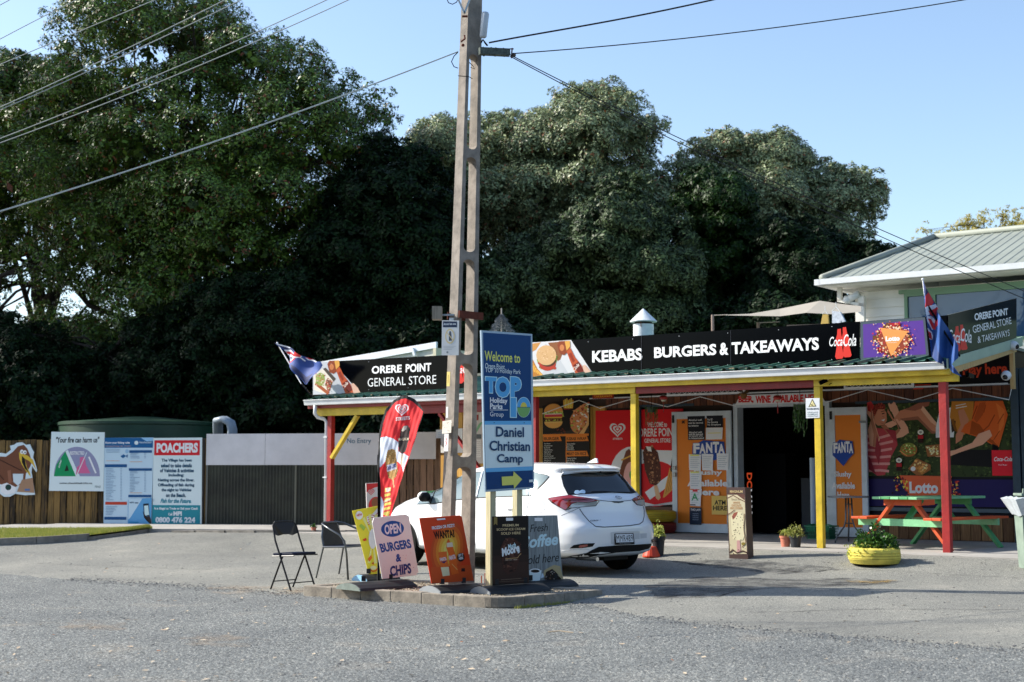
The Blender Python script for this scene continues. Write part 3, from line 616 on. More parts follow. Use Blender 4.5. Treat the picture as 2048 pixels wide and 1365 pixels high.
# legs across the top
p.poly([(1800,822),(1838,810),(1846,812),(1870,845),(1884,858),(1880,868),(1864,866),(1836,836),(1806,838),(1790,850),(1782,846)],skn); p.poly([(1810,820),(1838,806),(1860,804),(1858,812),(1830,822)],skd); p.poly([(1770,848),(1795,838),(1800,846),(1782,856),(1770,855)],skl)
p.poly([(1800,838),(1836,833),(1864,862),(1880,866),(1864,868),(1836,840),(1806,842)],'8a5540'); p.poly([(1846,812),(1870,842),(1884,858),(1878,856),(1862,845),(1842,820)],'d9a283')
p.poly([(1790,838),(1796,848),(1800,862),(1790,874),(1787,866),(1797,858)],'9c6248'); p.poly([(1742,812),(1747,842),(1758,876),(1752,894),(1746,893),(1748,870),(1742,845)],'a96e52'); p.poly([(1776,818),(1788,840),(1792,846),(1786,842),(1775,824)],'a96e52')
p.poly([(1762,852),(1772,850),(1784,866),(1776,868)],'9c6248'); p.poly([(1770,858),(1792,862),(1794,884),(1786,878)],'8c2a32'); p.poly([(1726,905),(1740,915),(1752,948),(1724,930)],'7c2430'); p.poly([(1754,870),(1762,900),(1758,930),(1750,905)],'8c2a32')
p.dots([(1743,832),(1746,812),(1758,804),(1771,809),(1770,818),(1755,819),(1749,832)],40,['5e1c16','8f3426','a34a34'],.8,2.2,91); p.line([(1765,833),(1769,835)],.8,'7a4430'); p.line([(1762,846),(1768,848)],.8,'8c5440')
p.poly([(1872,855),(1880,820),(1904,815),(1910,840),(1908,875),(1872,876)],'d7d9de')
# middle torso, mustard tee; right person orange tee, black trousers, reaching arm
p.poly([(1904,803),(1948,803),(1946,835),(1930,870),(1912,862),(1900,835)],'b5742a'); p.line([(1912,812),(1932,808)],1.5,'e8dcc8'); p.line([(1912,817),(1934,813)],1.5,'e8dcc8')
p.poly([(1916,822),(1928,818),(1938,840),(1924,880),(1912,888),(1912,870),(1922,850)],skn); p.poly([(1902,840),(1912,842),(1910,862),(1904,866)],'33261e')
p.poly([(1950,803),(2006,802),(2016,830),(2008,860),(1998,895),(1985,890),(1960,876),(1922,864),(1930,850),(1944,840)],'c4561f'); p.poly([(1985,880),(1998,895),(1996,900),(1940,900),(1908,905),(1900,930),(1985,935),(1998,900)],'0f0d10')
p.poly([(1992,806),(2010,820),(2008,850),(1996,872),(2000,840)],'d96a2c'); p.poly([(1944,842),(1960,850),(1975,872),(1998,893),(1985,888),(1962,874),(1940,868)],'96400f'); p.poly([(1960,806),(1972,804),(1966,830),(1954,846),(1948,838)],'a8481a'); p.poly([(1908,838),(1916,866),(1910,862),(1902,840)],'7a4a18'); p.line([(1990,830),(1978,852),(1962,866)],2,'8d3711'); p.line([(2000,862),(1988,880)],1.6,'8d3711'); p.line([(1972,810),(1968,826)],1.4,'8d3711'); p.line([(2008,828),(1996,848)],2,'9a3c14'); p.line([(1880,903),(1868,906)],.8,'9c6248'); p.line([(1884,908),(1870,911)],.8,'9c6248'); p.line([(1955,812),(1945,838)],2,'8d3711')
p.poly([(1958,868),(1980,860),(1985,872),(1966,890),(1918,906),(1896,915),(1888,905),(1912,900),(1945,886)],skl); p.poly([(1896,898),(1878,898),(1864,906),(1872,914),(1890,914)],skl)
# food
p.ell(1818,900,17,14,'9a5a2e'); p.ell(1818,898,15,12,'6f7d34'); p.dots([(1806,890),(1830,890),(1830,906),(1806,906)],60,['a6b85a','cfd28a','b03a2a','5c702a'],1,2.6,31); p.line([(1800,902),(1815,912)],2,'c98a4a')
p.poly([(1851,892),(1880,889),(1884,912),(1856,914)],'8f5a30'); p.dots([(1853,893),(1880,892),(1880,908),(1856,910)],34,['e3c98a','d0ad63','f0deb0'],1.2,3,33)
p.poly([(1817,938),(1834,917),(1862,930),(1862,940),(1846,950),(1834,951)],'8f5a30'); p.dots([(1820,936),(1834,920),(1860,932),(1845,948)],40,['cf9a55','b57a38','e6c488'],2,3.8,34); p.ell(1827,938,5,4.5,'efe9e0')
for x,y in ((1842,866),(1799,922)): p.poly([(x-2,y-10),(x+2,y-10),(x+6,y+2),(x+5,y+20),(x-5,y+20),(x-6,y+2)],'2a0f0c'); p.ell(x,y-1,6,5,'d5cfc0'); p.ell(x,y-1,3,2.4,'8a8a80'); p.rect(x-5.5,y+5,x+5.5,y+12,'a51c22')
# cola square and lotto band
p.rect(1984,901,2026,952,'d0202c'); p.text('Coca-Cola',(1989,923),(2025,914),'f3eeee',.02,.35); p.text('Real Magic',(1998,932),(2015,929),'f3eeee',.01)
p.poly([(1800,951),(1905,953),(1890,985),(1870,1010),(1838,1012),(1815,985)],'cc5a35'); 
p.dots([(1785,955),(1812,953),(1825,985),(1835,1010),(1800,1005),(1785,985)],50,['b8322c','e28a3c','edc04a','7a1f24','241019'],2,4.2,41,3); p.dots([(1885,960),(1918,962),(1925,985),(1910,1005),(1875,1008),(1895,985)],50,['b8322c','d8603a','7a1f24','50161e','edb04a'],2,4.2,42,3)
p.text('Lotto',(1820,987),(1877,964),'eceaf0',.045)
p.done(th)
# Play here panel in the gable
p,th=panel('play_here_sign','black panel with red words Play here under the right gable','sign',[(1800,735),(2030,690),(2030,770),(1800,778)],PT-.02,'120f12')
p.text('Play here',(1926,757),(2014,726),'d8472a',.035); p.rect(1826,770,1862,778,'c33a24'); p.done(th)
p,th=panel('lit_red_board','dim red framed board hung high behind the veranda left of the yellow post','sign',[(1185,790),(1227,788),(1227,797),(1185,798)],2.2,'8a2a1a'); p.text('TAKEAWAYS',(1188,796),(1224,790),'d0902c',.02); p.done(th)
# posters near the pole: fire danger poster, notice sheets
p,th=panel('notice_board','white framed notice board with pinned sheets behind the concrete pole','notice board',[(872,860),(925,857),(925,906),(872,906)],PT-.05,'cfd8dd')
for a,b in ((875,8),(886,6),(899,7),(911,5)): p.rect(a,863,a+9,900,'e3ebef'); [p.line([(a+1,866+i*4),(a+b,866+i*4)],.9,'92b0c4') for i in range(7)]
p.ell(893,897,3,4,'33503c'); p.done(th)
p,th=panel('fire_danger_poster','fire danger dial poster above a chart, left of the blue town sign','poster',[(940,826),(1000,822),(1000,926),(940,928)],PT-.05,'b9b1ad')
p.ell(966,868,14,24,'6f9f78',90,180); p.ell(966,868,14,24,'b36a63',0,90); p.rect(953,830,957,841,'8a2f2c'); p.rect(950,869,963,878,'555a5c'); p.rect(950,880,962,915,'d2cbc6')
for i in range(8): p.line([(951,884+i*4),(961,884+i*4)],.8,'a59a96')
p.done(th)
p,th=panel('framed_sheet','pale framed information sheet fixed beside the menu board','poster',[(1008,826),(1062,822),(1062,935),(1008,935)],PT-.05,'c4cdd0'); p.ell(1062,860,8,16,'4a8f5a',90,180); p.done(th)
PG=1.0
# ---- sign panels on the veranda roof
def roofsign(name,lab,px,nscrew):
    p=PL(sp(0,.35,0),SA); pts=p.P(px); th=T(name,lab,'sign',pts[-1]); m=MB(); m.prism(pts,SB*.02,black); m.build('board',th)
    m=MB(); c=(pts[0]+pts[1]+pts[2]+pts[3])/4; l=(pts[1]-pts[0]).length
    for q in range(nscrew):
        for e in (0,1):
            a=pts[0 if e==0 else 3].lerp(pts[1 if e==0 else 2],(q+.5)/nscrew)+SZ*(-.05 if e==0 else .05); m.lathe(a-SB*.004,[(.007,0),(.005,.004)],C('c9cbd0'),8,ax=-SB)
    m.build('screws',th,smooth=False)
    m=MB(); n=max(2,nscrew//2)
    for q in range(n): a=pts[3].lerp(pts[2],(q+.5)/n)+SB*.03; m.bar(a-SZ*.08,a+SZ*.45,.04,.04,grey); m.bar(a+SZ*.4,a+SB*.5+SZ*.02,.03,.03,grey)
    m.build('bracket',th); return p,th
def bottle(p,pts,c='c9542a'):
    p.poly(pts,c)
def hand_drink(p,x,y,s=1): # glass, bottle and hand print, x,y = top left of glass
    p.poly([(x+s*a,y+s*b) for a,b in ((0,8),(4,0),(26,-1),(28,12),(22,24),(14,30),(5,26))],'8a3f22'); p.poly([(x+s*a,y+s*b) for a,b in ((16,0),(27,-1),(28,11),(20,20))],'d9a04a'); p.ell(x+10*s,y+14*s,5*s,7*s,'c77a4a')
    p.poly([(x+s*a,y+s*b) for a,b in ((20,22),(28,14),(38,34),(52,52),(60,72),(42,76),(34,58),(26,38))],'b8502a'); p.poly([(x+s*a,y+s*b) for a,b in ((24,28),(30,24),(38,42),(34,46))],'8f2f1a'); p.poly([(x+s*a,y+s*b) for a,b in ((34,52),(46,44),(58,66),(48,72))],'6b1c12')
    p.text4('Cola',(x+36*s,y+66*s),(x+48*s,y+52*s),(x+32*s,y+60*s),'e8d8cc',.02,.3)
    p.poly([(x+s*a,y+s*b) for a,b in ((54,52),(60,51),(70,62),(76,74),(60,76))],'d9b09a')
p,th=roofsign('roof_sign','long black roof sign reading kebabs burgers and takeaways with burger photo',[(1050,686.3),(1719,643.5),(1719,723.5),(1050,757)],7)
p.poly([(1050,686.3),(1142,680.4),(1188,751),(1050,758)],'d3d2d4'); p.poly([(1096,686),(1118,684),(1128,700),(1118,728),(1104,700)],'8a5634'); p.poly([(1075,752),(1120,720),(1140,752)],'c3c4c8')
p.poly([(1050,690),(1082,685),(1072,700),(1050,712)],'c58c4a'); p.poly([(1050,720),(1066,720),(1075,738),(1088,752),(1050,756)],'b8772f')
for i in range(9): p.line([(1062+i*1.5,722+i*2.4),(1064+i*3,742+i*1.5)],2.5,['e0a94e','c98a32'][i%2])
p.ell(1094,720,20,17,'6d7f2e'); p.dots([(1074,712),(1115,712),(1112,738),(1078,738)],50,['8fa648','5c6f24','b3402e'],2,4,51); p.ell(1095,728,17,14,'b23a2a'); p.ell(1096,722,16,12,'4a2a1a'); p.ell(1094,724,12,5,'efe4d2'); p.ell(1093,711,20,20,'d2a877'); p.dots([(1078,700),(1108,700),(1108,722),(1078,722)],50,['e3c199','c2935f'],.8,1.6,52)
hand_drink(p,1115,683,.93)
for t_,x0,yb,x1,yt in (('KEBABS',1185,726,1285,696.5),('BURGERS',1309,717,1433,688),('&',1440,711,1457,685.5),('TAKEAWAYS',1464,709.5,1638,675)): p.text(t_,(x0,yb-.0),(x1,yt),'f4f4f4',.034,0,1.0)
p.line([(1283.5,671.5),(1283.5,744)],.8,'2c3038'); p.line([(1462,661),(1462,734)],.8,'2c3038')
def cola(p,x,y,s):
    for dx,rot in ((-6,0),(8,.1)):
        P=[(-4,-30),(3,-31),(4,-18),(8,-4),(6,8),(9,28),(6,32),(-6,33),(-9,28),(-6,8),(-9,-4),(-5,-18)]; p.poly([(x+(dx+a+rot*b)*s,y+(b-dx*.25)*s) for a,b in P],'d9382f')
    p.text('Coca-',(x-27*s,y+8*s),(x+5*s,y-14*s),'f2f2f2',.008,.3); p.text('Cola',(x+3*s,y+8*s),(x+29*s,y-19*s),'f2f2f2',.008,.3)
cola(p,1685,686,.95); p.done(th)
p,th=roofsign('roof_sign','short black roof sign reading Orere Point general store beside left flag',[(626,725),(941,708),(941,776),(626,790)],4)
p.poly([(626,725),(664,723),(720,786),(626,790)],'c3c8cf'); p.poly([(628,780),(628,752),(645,738),(668,760),(655,788),(640,785)],'e2ddd0'); p.poly([(630,770),(655,790),(660,786),(632,763)],'a3552c'); p.poly([(646,738),(652,736),(672,758),(668,764)],'4a423c')
p.ell(641,759,9,13,'93a356'); p.dots([(632,748),(650,748),(650,772),(632,772)],60,['c03a34','6f8a34','e6dccb','a9bb62'],.8,2,61); p.poly([(650,765),(656,756),(666,763),(660,782),(656,786)],'a8604a'); p.dots([(650,765),(656,756),(666,763),(660,782),(656,786)],36,['c03a34','6f8a34','e6dccb','5a2a22'],.8,2,62)
hand_drink(p,655,722,.88)
p.text('ORERE',(744,748.5),(804,729.5),'f4f4f4',.03,0,1.02); p.text('POINT',(812,745.5),(863,726),'f4f4f4',.03,0,1.02); p.text('GENERAL STORE',(736,774),(873,750.5),'f4f4f4',-.004,0,1)
cola(p,925,742,.75); p.done(th)
# lotto square
p,th=roofsign('roof_sign','purple lottery roof sign with orange triangle and confetti',[(1720.5,643.5),(1849,634.5),(1858,716),(1720.5,723)],2)
p.poly([(1721,644),(1850,635),(1858,716),(1721,722)],'4a5560'); p.poly([(1726,649),(1846,641),(1852,709),(1727,716)],'5a3a92')
rr=random.Random(70)
for k in range(26):
    a=rr.uniform(0,6.28); x,y=1785+rr.uniform(24,34)*math.cos(a),680+rr.uniform(20,30)*math.sin(a); p.rect(x-6,y-5,x+6,y+5,rr.choice(['8a1f2a','6b4426','a3222c']))
p.ell(1787,680,30,28,'93402e'); 
for k in range(230):
    a=rr.uniform(0,6.28); r=rr.gauss(30,6); x,y=1787+r*1.05*math.cos(a),680+r*.98*math.sin(a)
    if not 1728<x<1850: continue
    q=rr.uniform(1,2.8); p.poly([(x+q*math.cos(t),y+q*math.sin(t)) for t in (a*7,a*7+2.1,a*7+4.2)],rr.choice(['f0b98a','e7655a','f7dcc0','c92f38','f0a05a','f4cfa0'])); p.k-=p.st*.98
p.poly([(1761,656),(1817,663),(1783,713)],'f09a55'); p.text('Lotto',(1772,683.5),(1800,672),'f6f2f4',.05); p.text('NEW ZEALAND',(1776,687),(1794,684.5),'f6e2d0',.02); p.done(th)
# side sign standing on the barge, tilted with it
px_=[(1852,634.5),(1896,630.5),(2033,597),(2033,676),(1914,722),(1858,716)]
sd=PL(sp(.15,0,0),SB); pts=sd.P([(1896,630.5),(2033,597),(2033,676),(1914,716),(1898,716)]); th=T('side_sign','black side sign reading Orere Point general store and takeaways beside right flag','sign',pts[-1])
m=MB(); m.prism(pts,-SA*.02,black); m.build('board',th)
cola(sd,1919,676,.8)
for t_,bl,br,tl,bo in (('ORERE POINT',(1949,642),(2016,630),(1948,630),.03),('GENERAL STORE',(1946,667),(2023,648),(1944,655),0),('& TAKEAWAYS',(1955,687),(2019,672),(1954,676),0)): 
    vr=(tl[0],tl[1]-2.5); sd.text4(t_,bl,br,vr,'eef0f2',bo,0,.95)
sd.done(th)
p=PL(sp(0,.35,0),SA); m=MB(); m.prism(p.P([(1850,634.5),(1893,631),(1897,716),(1858,716)]),SB*.02,black); m.build('corner_infill',th)
# ---- rooftop things
fl=sp(-4.3,1.8,2.9); q=PL(sp(0,1.8,0),SA); base=q.P([(1287,672)])[0]; top=q.P([(1287,618)])[0]; hh=(top-base).length
th=T('roof_flue','white cylindrical kitchen flue with conical cap behind the long roof sign','chimney',base-SZ*.2)
cw=M('flue_white','dfe4e6',.4,0,.1,6); m=MB(); m.lathe(base-SZ*.25,[(.18,0),(.18,.25+hh*.42)],cw,28); m.build('pipe',th,smooth='auto')
m=MB(); m.lathe(base,[(.15,hh*.42),(.15,hh*.56)],M('flue_dark','3a3330',.7),20); m.build('throat',th)
m=MB(); m.lathe(base,[(.235,hh*.5),(.24,hh*.53),(.01,hh)],cw,28); m.build('cap',th,smooth='auto')
m=MB(); m.bar(base+SA*.06-SB*.185+SZ*hh*.3,base+SA*.06-SB*.185+SZ*hh*.52,.012,.01,M('rust','8a4a22',.9)); m.build('stay',th)
# shade sail and drying line on the deck
sq=PL(sp(0,4.5,0),SA); sail=M('sail_cloth','9a9488',.8,0,.08,3)
th=T('shade_sail','slack beige shade sail stretched between poles above the roof','shade sail',sq.P([(1560,640)])[0])
m=MB(); s2=PL(sp(0,3.9,0),SA)
top_=[sq.P([(u,v)],0)[0] for u,v in ((1452,630),(1500,628),(1560,618),(1640,602),(1680,608),(1722,613))]; bot=[s2.P([(u,v)],0)[0] for u,v in ((1452,631),(1500,632),(1560,633),(1612,626),(1665,629),(1722,624))]
for i in range(5): m.face([top_[i],top_[i+1],bot[i+1],bot[i]][::-1],sail)
back_=[p_+SB*2.2-SZ*.12 for p_ in top_]
m.build('cloth',th,smooth=True)
pm=M('pole_galv','9c948a',.5,.4)
for u,v in ((1425,630),(1516,645)):
    a=sq.P([(u,v)])[0]; m=MB(); m.tube([a-SZ*.9,a],.028,M('pole_rust','8d7a70',.7),8); m.build('pole',th)
m=MB(); m.tube([sq.P([(1425,631)])[0],sq.P([(1455,630)])[0]],.008,pm,5); m.tube([sq.P([(1516,646)])[0],sq.P([(1560,644)])[0]],.008,pm,5); m.build('stay_wire',th)
m=MB(); c_=[sq.P([(u,v)],-.6)[0] for u,v in ((1545,645),(1700,640),(1700,670),(1545,672))]; m.prism(c_,SB*.02,M('under_sail_dark','33302e',.8)); m.build('under_sail_shade',th)  # dark sheet standing in for the shade under the sail
def garment(px,col,lab,t):
    g_=PL(sp(0,t,0),SA); P=g_.P(px); o=MB(); o.prism(P,SB*.05,col); c=sum(P,V((0,0,0)))/len(P); th=T('hanging_shirt',lab,'clothes',c); o.build('cloth',th)
    tp=g_.P([((px[0][0]+px[1][0])/2,px[0][1]-8)])[0]; m=MB(); m.tube([g_.P([px[0]])[0],tp,g_.P([px[1]])[0]],.006,wht,5); m.tube([tp,tp+SZ*.08],.005,wht,5); m.build('hanger',th)
garment([(1645,629),(1655,629),(1657,650),(1641,650)],M('mustard_cloth','b99a52',.9),'mustard garment on a hanger behind the long roof sign',3.6)
garment([(1664,622),(1680,624),(1690,643),(1684,645),(1682,641),(1680,648),(1664,648)],M('white_cloth','c4cad6',.9,0,.25,20),'pale blue checked shirt on a hanger by the deck rail',3.6)
# silver tinsel cone on the roof
q=PL(sp(0,1.0,0),SA); a=q.P([(1003,664)])[0]; b=q.P([(1003,617)])[0]; hh=(b-a).z
sv=M('silver_bristle','74797f',.5,0); m=MB(); m.tube([a-SZ*.35,b],.015,pm,6); th=T('tinsel_tree','spiky silver grey cone shaped bush peeking above the blue town sign','shrub',a-SZ*.3); m.build('stem',th)
m=MB(); m.mi(sv); rr=random.Random(12)
for k in range(4200):
    h=rr.random(); r=.235*(1-h**1.3)**.8*rr.uniform(.6,1.08)*(1+.12*math.sin(h*26)); an=rr.uniform(0,6.283); p0=a+SZ*(h*hh-.12)+V((math.cos(an),math.sin(an),0))*r; d=V((math.cos(an)+rr.uniform(-.6,.6),math.sin(an)+rr.uniform(-.6,.6),rr.uniform(-.6,1))).normalized()*.035; w=V((rr.uniform(-1,1),rr.uniform(-1,1),rr.uniform(-1,1)))*.005
    i=len(m.v); m.v+=[tuple(p0-w),tuple(p0+w),tuple(p0+d)]; m.f.append([i,i+1,i+2]); m.m.append(0)
m.build('bristles',th)
# ================================================================ SHOP INTERIOR (seen through the doorway)
th=T('cash_machine','black cash machine inside the doorway with orange and white letters','cash machine',sp(-4.55,4.2,0))
q=PL(sp(0,4.15,0),SA); m=MB(); m.sbox(-4.95,-4.35,4.16,4.6,.02,1.45,M('atm_black','08090b',.6,spec=.1)); m.build('cabinet',th,bevel=.02)
a0,b0=q.q(1505,1030); a1,b1=q.q(1505,940)
def glowM(c):
    m=M('lit_letter_'+c,c,.5); b=m.node_tree.nodes['Principled BSDF']; b.inputs['Emission Color'].default_value=(*lin(c),1); b.inputs['Emission Strength'].default_value=.35; return m
def vtext(s,u0,u1,v0,v1,col): # text rotated a quarter turn, reading downwards
    vs,fs,_=textmesh(s,.03,0,1); x0,y0=q.q(u0,v0); x1,y1=q.q(u1,v1); q.k+=.002; q.mb.raw([q.at(x0+(x1-x0)*y,y0+(y1-y0)*x,q.k) for x,y in vs],fs,glowM(col))
vtext('DC',1504,1494,946,976,'d8502a'); vtext('ATM',1504,1494,978,1028,'dfe2e6')
q.done(th)
for (s,z,lab) in ((-3.7,1.35,'upper'),(-3.7,.85,'lower')):
    pass
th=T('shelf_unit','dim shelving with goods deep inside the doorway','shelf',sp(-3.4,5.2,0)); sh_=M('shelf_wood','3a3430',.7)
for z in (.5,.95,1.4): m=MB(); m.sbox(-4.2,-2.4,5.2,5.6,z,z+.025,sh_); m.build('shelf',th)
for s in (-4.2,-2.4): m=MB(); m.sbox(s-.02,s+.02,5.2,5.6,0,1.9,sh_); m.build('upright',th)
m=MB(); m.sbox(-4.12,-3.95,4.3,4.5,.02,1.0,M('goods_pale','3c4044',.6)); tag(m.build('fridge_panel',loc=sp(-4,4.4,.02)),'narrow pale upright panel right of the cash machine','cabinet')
# ================================================================ HOUSE BEHIND
HT=6.2; wb=M('weatherboard_white','e6e3da',.5,0,.05,3); hroof=M('house_roof','8b9187',.6,0,.1,1.6,.1,25)
house=T('house','white weatherboard upper storey house with sage green iron roof behind the store','house',sp(1.5,HT,0))
hp=PL(sp(0,HT,0),SA); hx0=hp.q(1716,640)[0]; 
e0=hp.q(1716,590)[1]; ez=e0-SO.z+SO.z
q0=hp.q(1716,586); Zt=q0[1] # height above slab
z=Zt-.0; k=0; x1=hx0+9
zz=.3
while zz<Zt-.02:
    m=MB(); z2=min(zz+.17,Zt); m.prism([sp(hx0,HT-.035,zz),sp(hx0,HT,zz),sp(hx0,HT,z2),sp(hx0,HT-.012,z2)],SA*(x1-hx0),wb)
    if zz>2.5: m.build('weatherboard',house)
    zz+=.17
m=MB(); m.sbox(hx0,x1,HT,HT+6,0,Zt,wb); m.build('wall',house)
m=MB(); m.sbox(hx0-.03,hx0+.06,HT-.05,HT+.03,2.4,Zt,wb); m.build('corner_board',house)
# eaves, gutter, roof
gpz=PL(sp(0,HT-.6,0),SA); g0=gpz.q(1647,571); gz=g0[1]; gs=g0[0]
m=MB(); m.prism([sp(gs,HT-.6,gz-.02),sp(x1,HT-.6,gz-.02),sp(x1,HT+.05,gz-.02),sp(gs,HT+.05,gz-.02)],(0,0,.03),wb); m.build('soffit',house)
m=MB(); m.sbox(gs,x1,HT-.64,HT-.6,gz-.03,gz+.09,wb); m.sbox(gs-.03,x1,HT-.76,HT-.645,gz-.005,gz+.1,gutw); m.build('gutter',house)
m=MB(); m.sbox(gs-.12,gs,HT-.76,HT+5,gz-.01,gz+.1,gutw); m.build('side_gutter',house)
rg=PL(sp(0,HT+2.6,0),SA); r0=rg.q(1869,478); r1=rg.q(2048,459); rz_=r0[1]
m=MB(); n=44; x=gs; P0=sp(gs,HT-.68,gz+.1); Rr=sp(r0[0],HT+2.6,rz_)
# front slope as ribbed strips up to the ridge or the hip line
st=.19; x=gs
while x<x1:
    def topp(xx):
        f=min(1,max(0,(xx-gs)/(r0[0]-gs))); return sp(xx,HT-.68+3.28*f,gz+.1+(rz_-gz-.1)*f)
    a,b,c,d=x,x+st*.62,x+st*.72,x+st*.9; up=SZ*.012; e=[(a,0),(b,0),(c,1),(d,1),(x+st,0)]
    for (s_,h_),(s2,h2) in zip(e[:-1],e[1:]): m.face([sp(s_,HT-.68,gz+.1)+up*h_,sp(s2,HT-.68,gz+.1)+up*h2,topp(s2)+up*h2,topp(s_)+up*h_],hroof)
    x+=st
m.build('roof',house)
m=MB(); m.tube([P0+SZ*.03,Rr+SZ*.04],.07,hroof,8); m.tube([Rr+SZ*.04,sp(x1,HT+2.6,rz_)+SZ*.04],.07,hroof,8); m.build('ridge_cap',house,smooth=True)
m=MB(); m.face([P0,Rr,sp(gs,HT+5.9,gz+.1)],hroof); m.face([Rr,sp(x1,HT+2.6,rz_),sp(x1,HT+5.9,gz+.1),sp(gs,HT+5.9,gz+.1)],hroof); m.build('rear_roof',house)
# post and rail of the little balcony
m=MB(); bp=PL(sp(0,HT-.3,0),SA); a=bp.P([(1674,572),(1682,572),(1682,603),(1674,603)]); m.prism(a,SB*.08,wb); m.build('post',house)
m=MB(); a=bp.P([(1674,598),(1728,608),(1728,614),(1674,604)]); m.prism(a,SB*.06,wb); m.build('rail',house)
m=MB(); a=bp.P([(1716,592),(1728,592),(1728,645),(1716,645)]); m.prism(a,SB*.1,wb); m.build('downpipe',house)
m=MB(); a=bp.P([(1695,600)])[0]; b=bp.P([(1718,588)])[0]; m.tube([a,b],.07,wht,10); m.ball(a,.09,wht,8); m.build('pipe_elbow',house,smooth=True)
# windows
gl=M('window_glass','28486a',.02,0,bump=.25,bs=1.1,spec=.8); wf=M('window_green','6f8f70',.5)
W=PL(sp(0,HT-.05,0),SA)
def win(px,nm,cur=True):
    pts=W.P(px); x0,z0=W.q(*px[3]); x1_,z1=W.q(*px[1]); fr=MB(); w=.07
    m=MB(); 
    for a,b,c,d in ((x0,x1_,z1-w,z1),(x0,x1_,z0,z0+w),(x0,x0+w,z0+w,z1-w),(x1_-w,x1_,z0+w,z1-w)): m.sbox(a,b,HT-.09,HT-.01,c,d,wf)
    f=m.build('window',house); m=MB(); m.sbox(x0+w,x1_-w,HT-.04,HT-.035,z0+w,z1-w,gl); m.build('pane',f)
def zrow(u,v): return W.q(u,v)
zt=W.q(1812,588)[1]; zb=W.q(1812,660)[1]-.3
def winz(x0,x1_):
    w=.06; m=MB()
    for a,b,c,d in ((x0,x1_,zt-w,zt),(x0,x1_,zb,zb+w),(x0,x0+w,zb+w,zt-w),(x1_-w,x1_,zb+w,zt-w)): m.sbox(a,b,HT-.09,HT-.01,c,d,wf)
    f=m.build('window',house); m=MB(); m.sbox(x0+w,x1_-w,HT-.045,HT-.04,zb+w,zt-w,gl); m.build('pane',f)
xa=W.q(1810,620)[0]; xb=W.q(1866,620)[0]; winz(xa,xb); winz(xb,xb+2.6); winz(xb+2.6,xb+4.2)
ch=M('curtain','8d949a',.9,0,.1,3)
m=MB()
m.sbox(xa-.1,xb+4.3,HT-.1,HT-.02,zt,zt+.07,wf); m.build('window_head',house)
# lower block right of the shop
m=MB(); m.sbox(.25,6,4.2,6,0,2.75,M('side_clad','54626a',.6)); m.sbox(.25,6,4.1,6,2.76,3.6,M('sage_clad','7f9c8c',.6)); m.build('side_wall',house)
# ================================================================ FENCE, TANK AND FENCE SIGNS
def fpt(d,z,off=0): p=fa+fd*d+fn*off; return V((p.x,p.y,z))
gz0=.31
fence=T('timber_fence','long weathered paling fence behind the notice boards under the trees','fence',fpt(FL/2,gz0))
FP=PL(fpt(0,0),fd); # local coordinates: distance along, height
d=0; fw=woodM('fence_plank','2c2214','86693a',.9,10,.9,.6); fwr=woodM('fence_plank_pink','54402f','8f6f58',.85,10,.9,.5); rr=random.Random(21)
gate0=FP.q(412,900)[0]; gate1=FP.q(770,900)[0]; end=FP.q(873,900)[0]; topz=FP.q(50,880)[1]
while d<end:
    w=rr.uniform(.135,.15)
    if gate0-.02<d<gate1+.0: d+=w; continue
    hi=topz+rr.uniform(-.03,.02)+(.0 if d<gate0 else .03)
    m=MB(); o=rr.uniform(0,.02); a=d+.008; b=d+w-.008; tl=rr.uniform(-.004,.004)
    m.prism([fpt(a,gz0-.05,o),fpt(b,gz0-.05,o),fpt(b+tl,hi,o),fpt(a+tl,hi,o)],-fn*.02,fw if d<gate0 else fwr); m.build('plank',fence); d+=w
m=MB()
for z in (.6,1.1,1.6): m.prism([fpt(0,z,-.03),fpt(gate0,z,-.03),fpt(gate0,z+.08,-.03),fpt(0,z+.08,-.03)],-fn*.05,fw); m.prism([fpt(gate1,z,-.03),fpt(end,z,-.03),fpt(end,z+.08,-.03),fpt(gate1,z+.08,-.03)],-fn*.05,fw)
m.build('rail',fence)
# dark gaps behind palings are filled by flat near-black sheets
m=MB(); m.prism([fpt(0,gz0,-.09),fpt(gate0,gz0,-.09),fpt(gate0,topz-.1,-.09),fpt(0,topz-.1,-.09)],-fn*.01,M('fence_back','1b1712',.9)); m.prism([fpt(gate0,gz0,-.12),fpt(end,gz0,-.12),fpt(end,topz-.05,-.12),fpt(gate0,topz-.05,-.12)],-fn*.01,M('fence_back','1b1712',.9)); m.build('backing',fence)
# wide gate with white board and dark corrugated sheet
gate=T('gate','wide gate of dark corrugated sheet under a pale grey No Entry board','gate',fpt((gate0+gate1)/2,gz0)); 
zt_=FP.q(500,868)[1]; zm_=FP.q(500,930.5)[1]; zb_=FP.q(500,1050)[1]; cor=M('gate_sheet','2b2d22',.7,0,.5,2.2); x=gate0+.07; m=MB()
while x<end-.95: 
    p0,p1,p2=[fpt(x+q*.035,0,.03+(.012 if q%2 else 0)) for q in range(3)]
    for a,b in ((p0,p1),(p1,p2)): m.face([V((a.x,a.y,zb_)),V((b.x,b.y,zb_)),V((b.x,b.y,zm_+.02)),V((a.x,a.y,zm_+.02))],cor)
    x+=.07
m.build('corrugated_sheet',gate)
wbd=M('gate_board','dad6d6',.6,0,.13,1.1,.1,20)
for a,b in ((gate0+.03,gate0+(gate1-gate0)*.34-.004),(gate0+(gate1-gate0)*.34+.004,gate0+(gate1-gate0)*.68),(gate0+(gate1-gate0)*.68+.006,end-.9)):
    m=MB(); m.prism([fpt(a,zm_,.06),fpt(b,zm_,.06),fpt(b,zt_,.06),fpt(a,zt_,.06)],-fn*.02,wbd); m.build('board',gate)
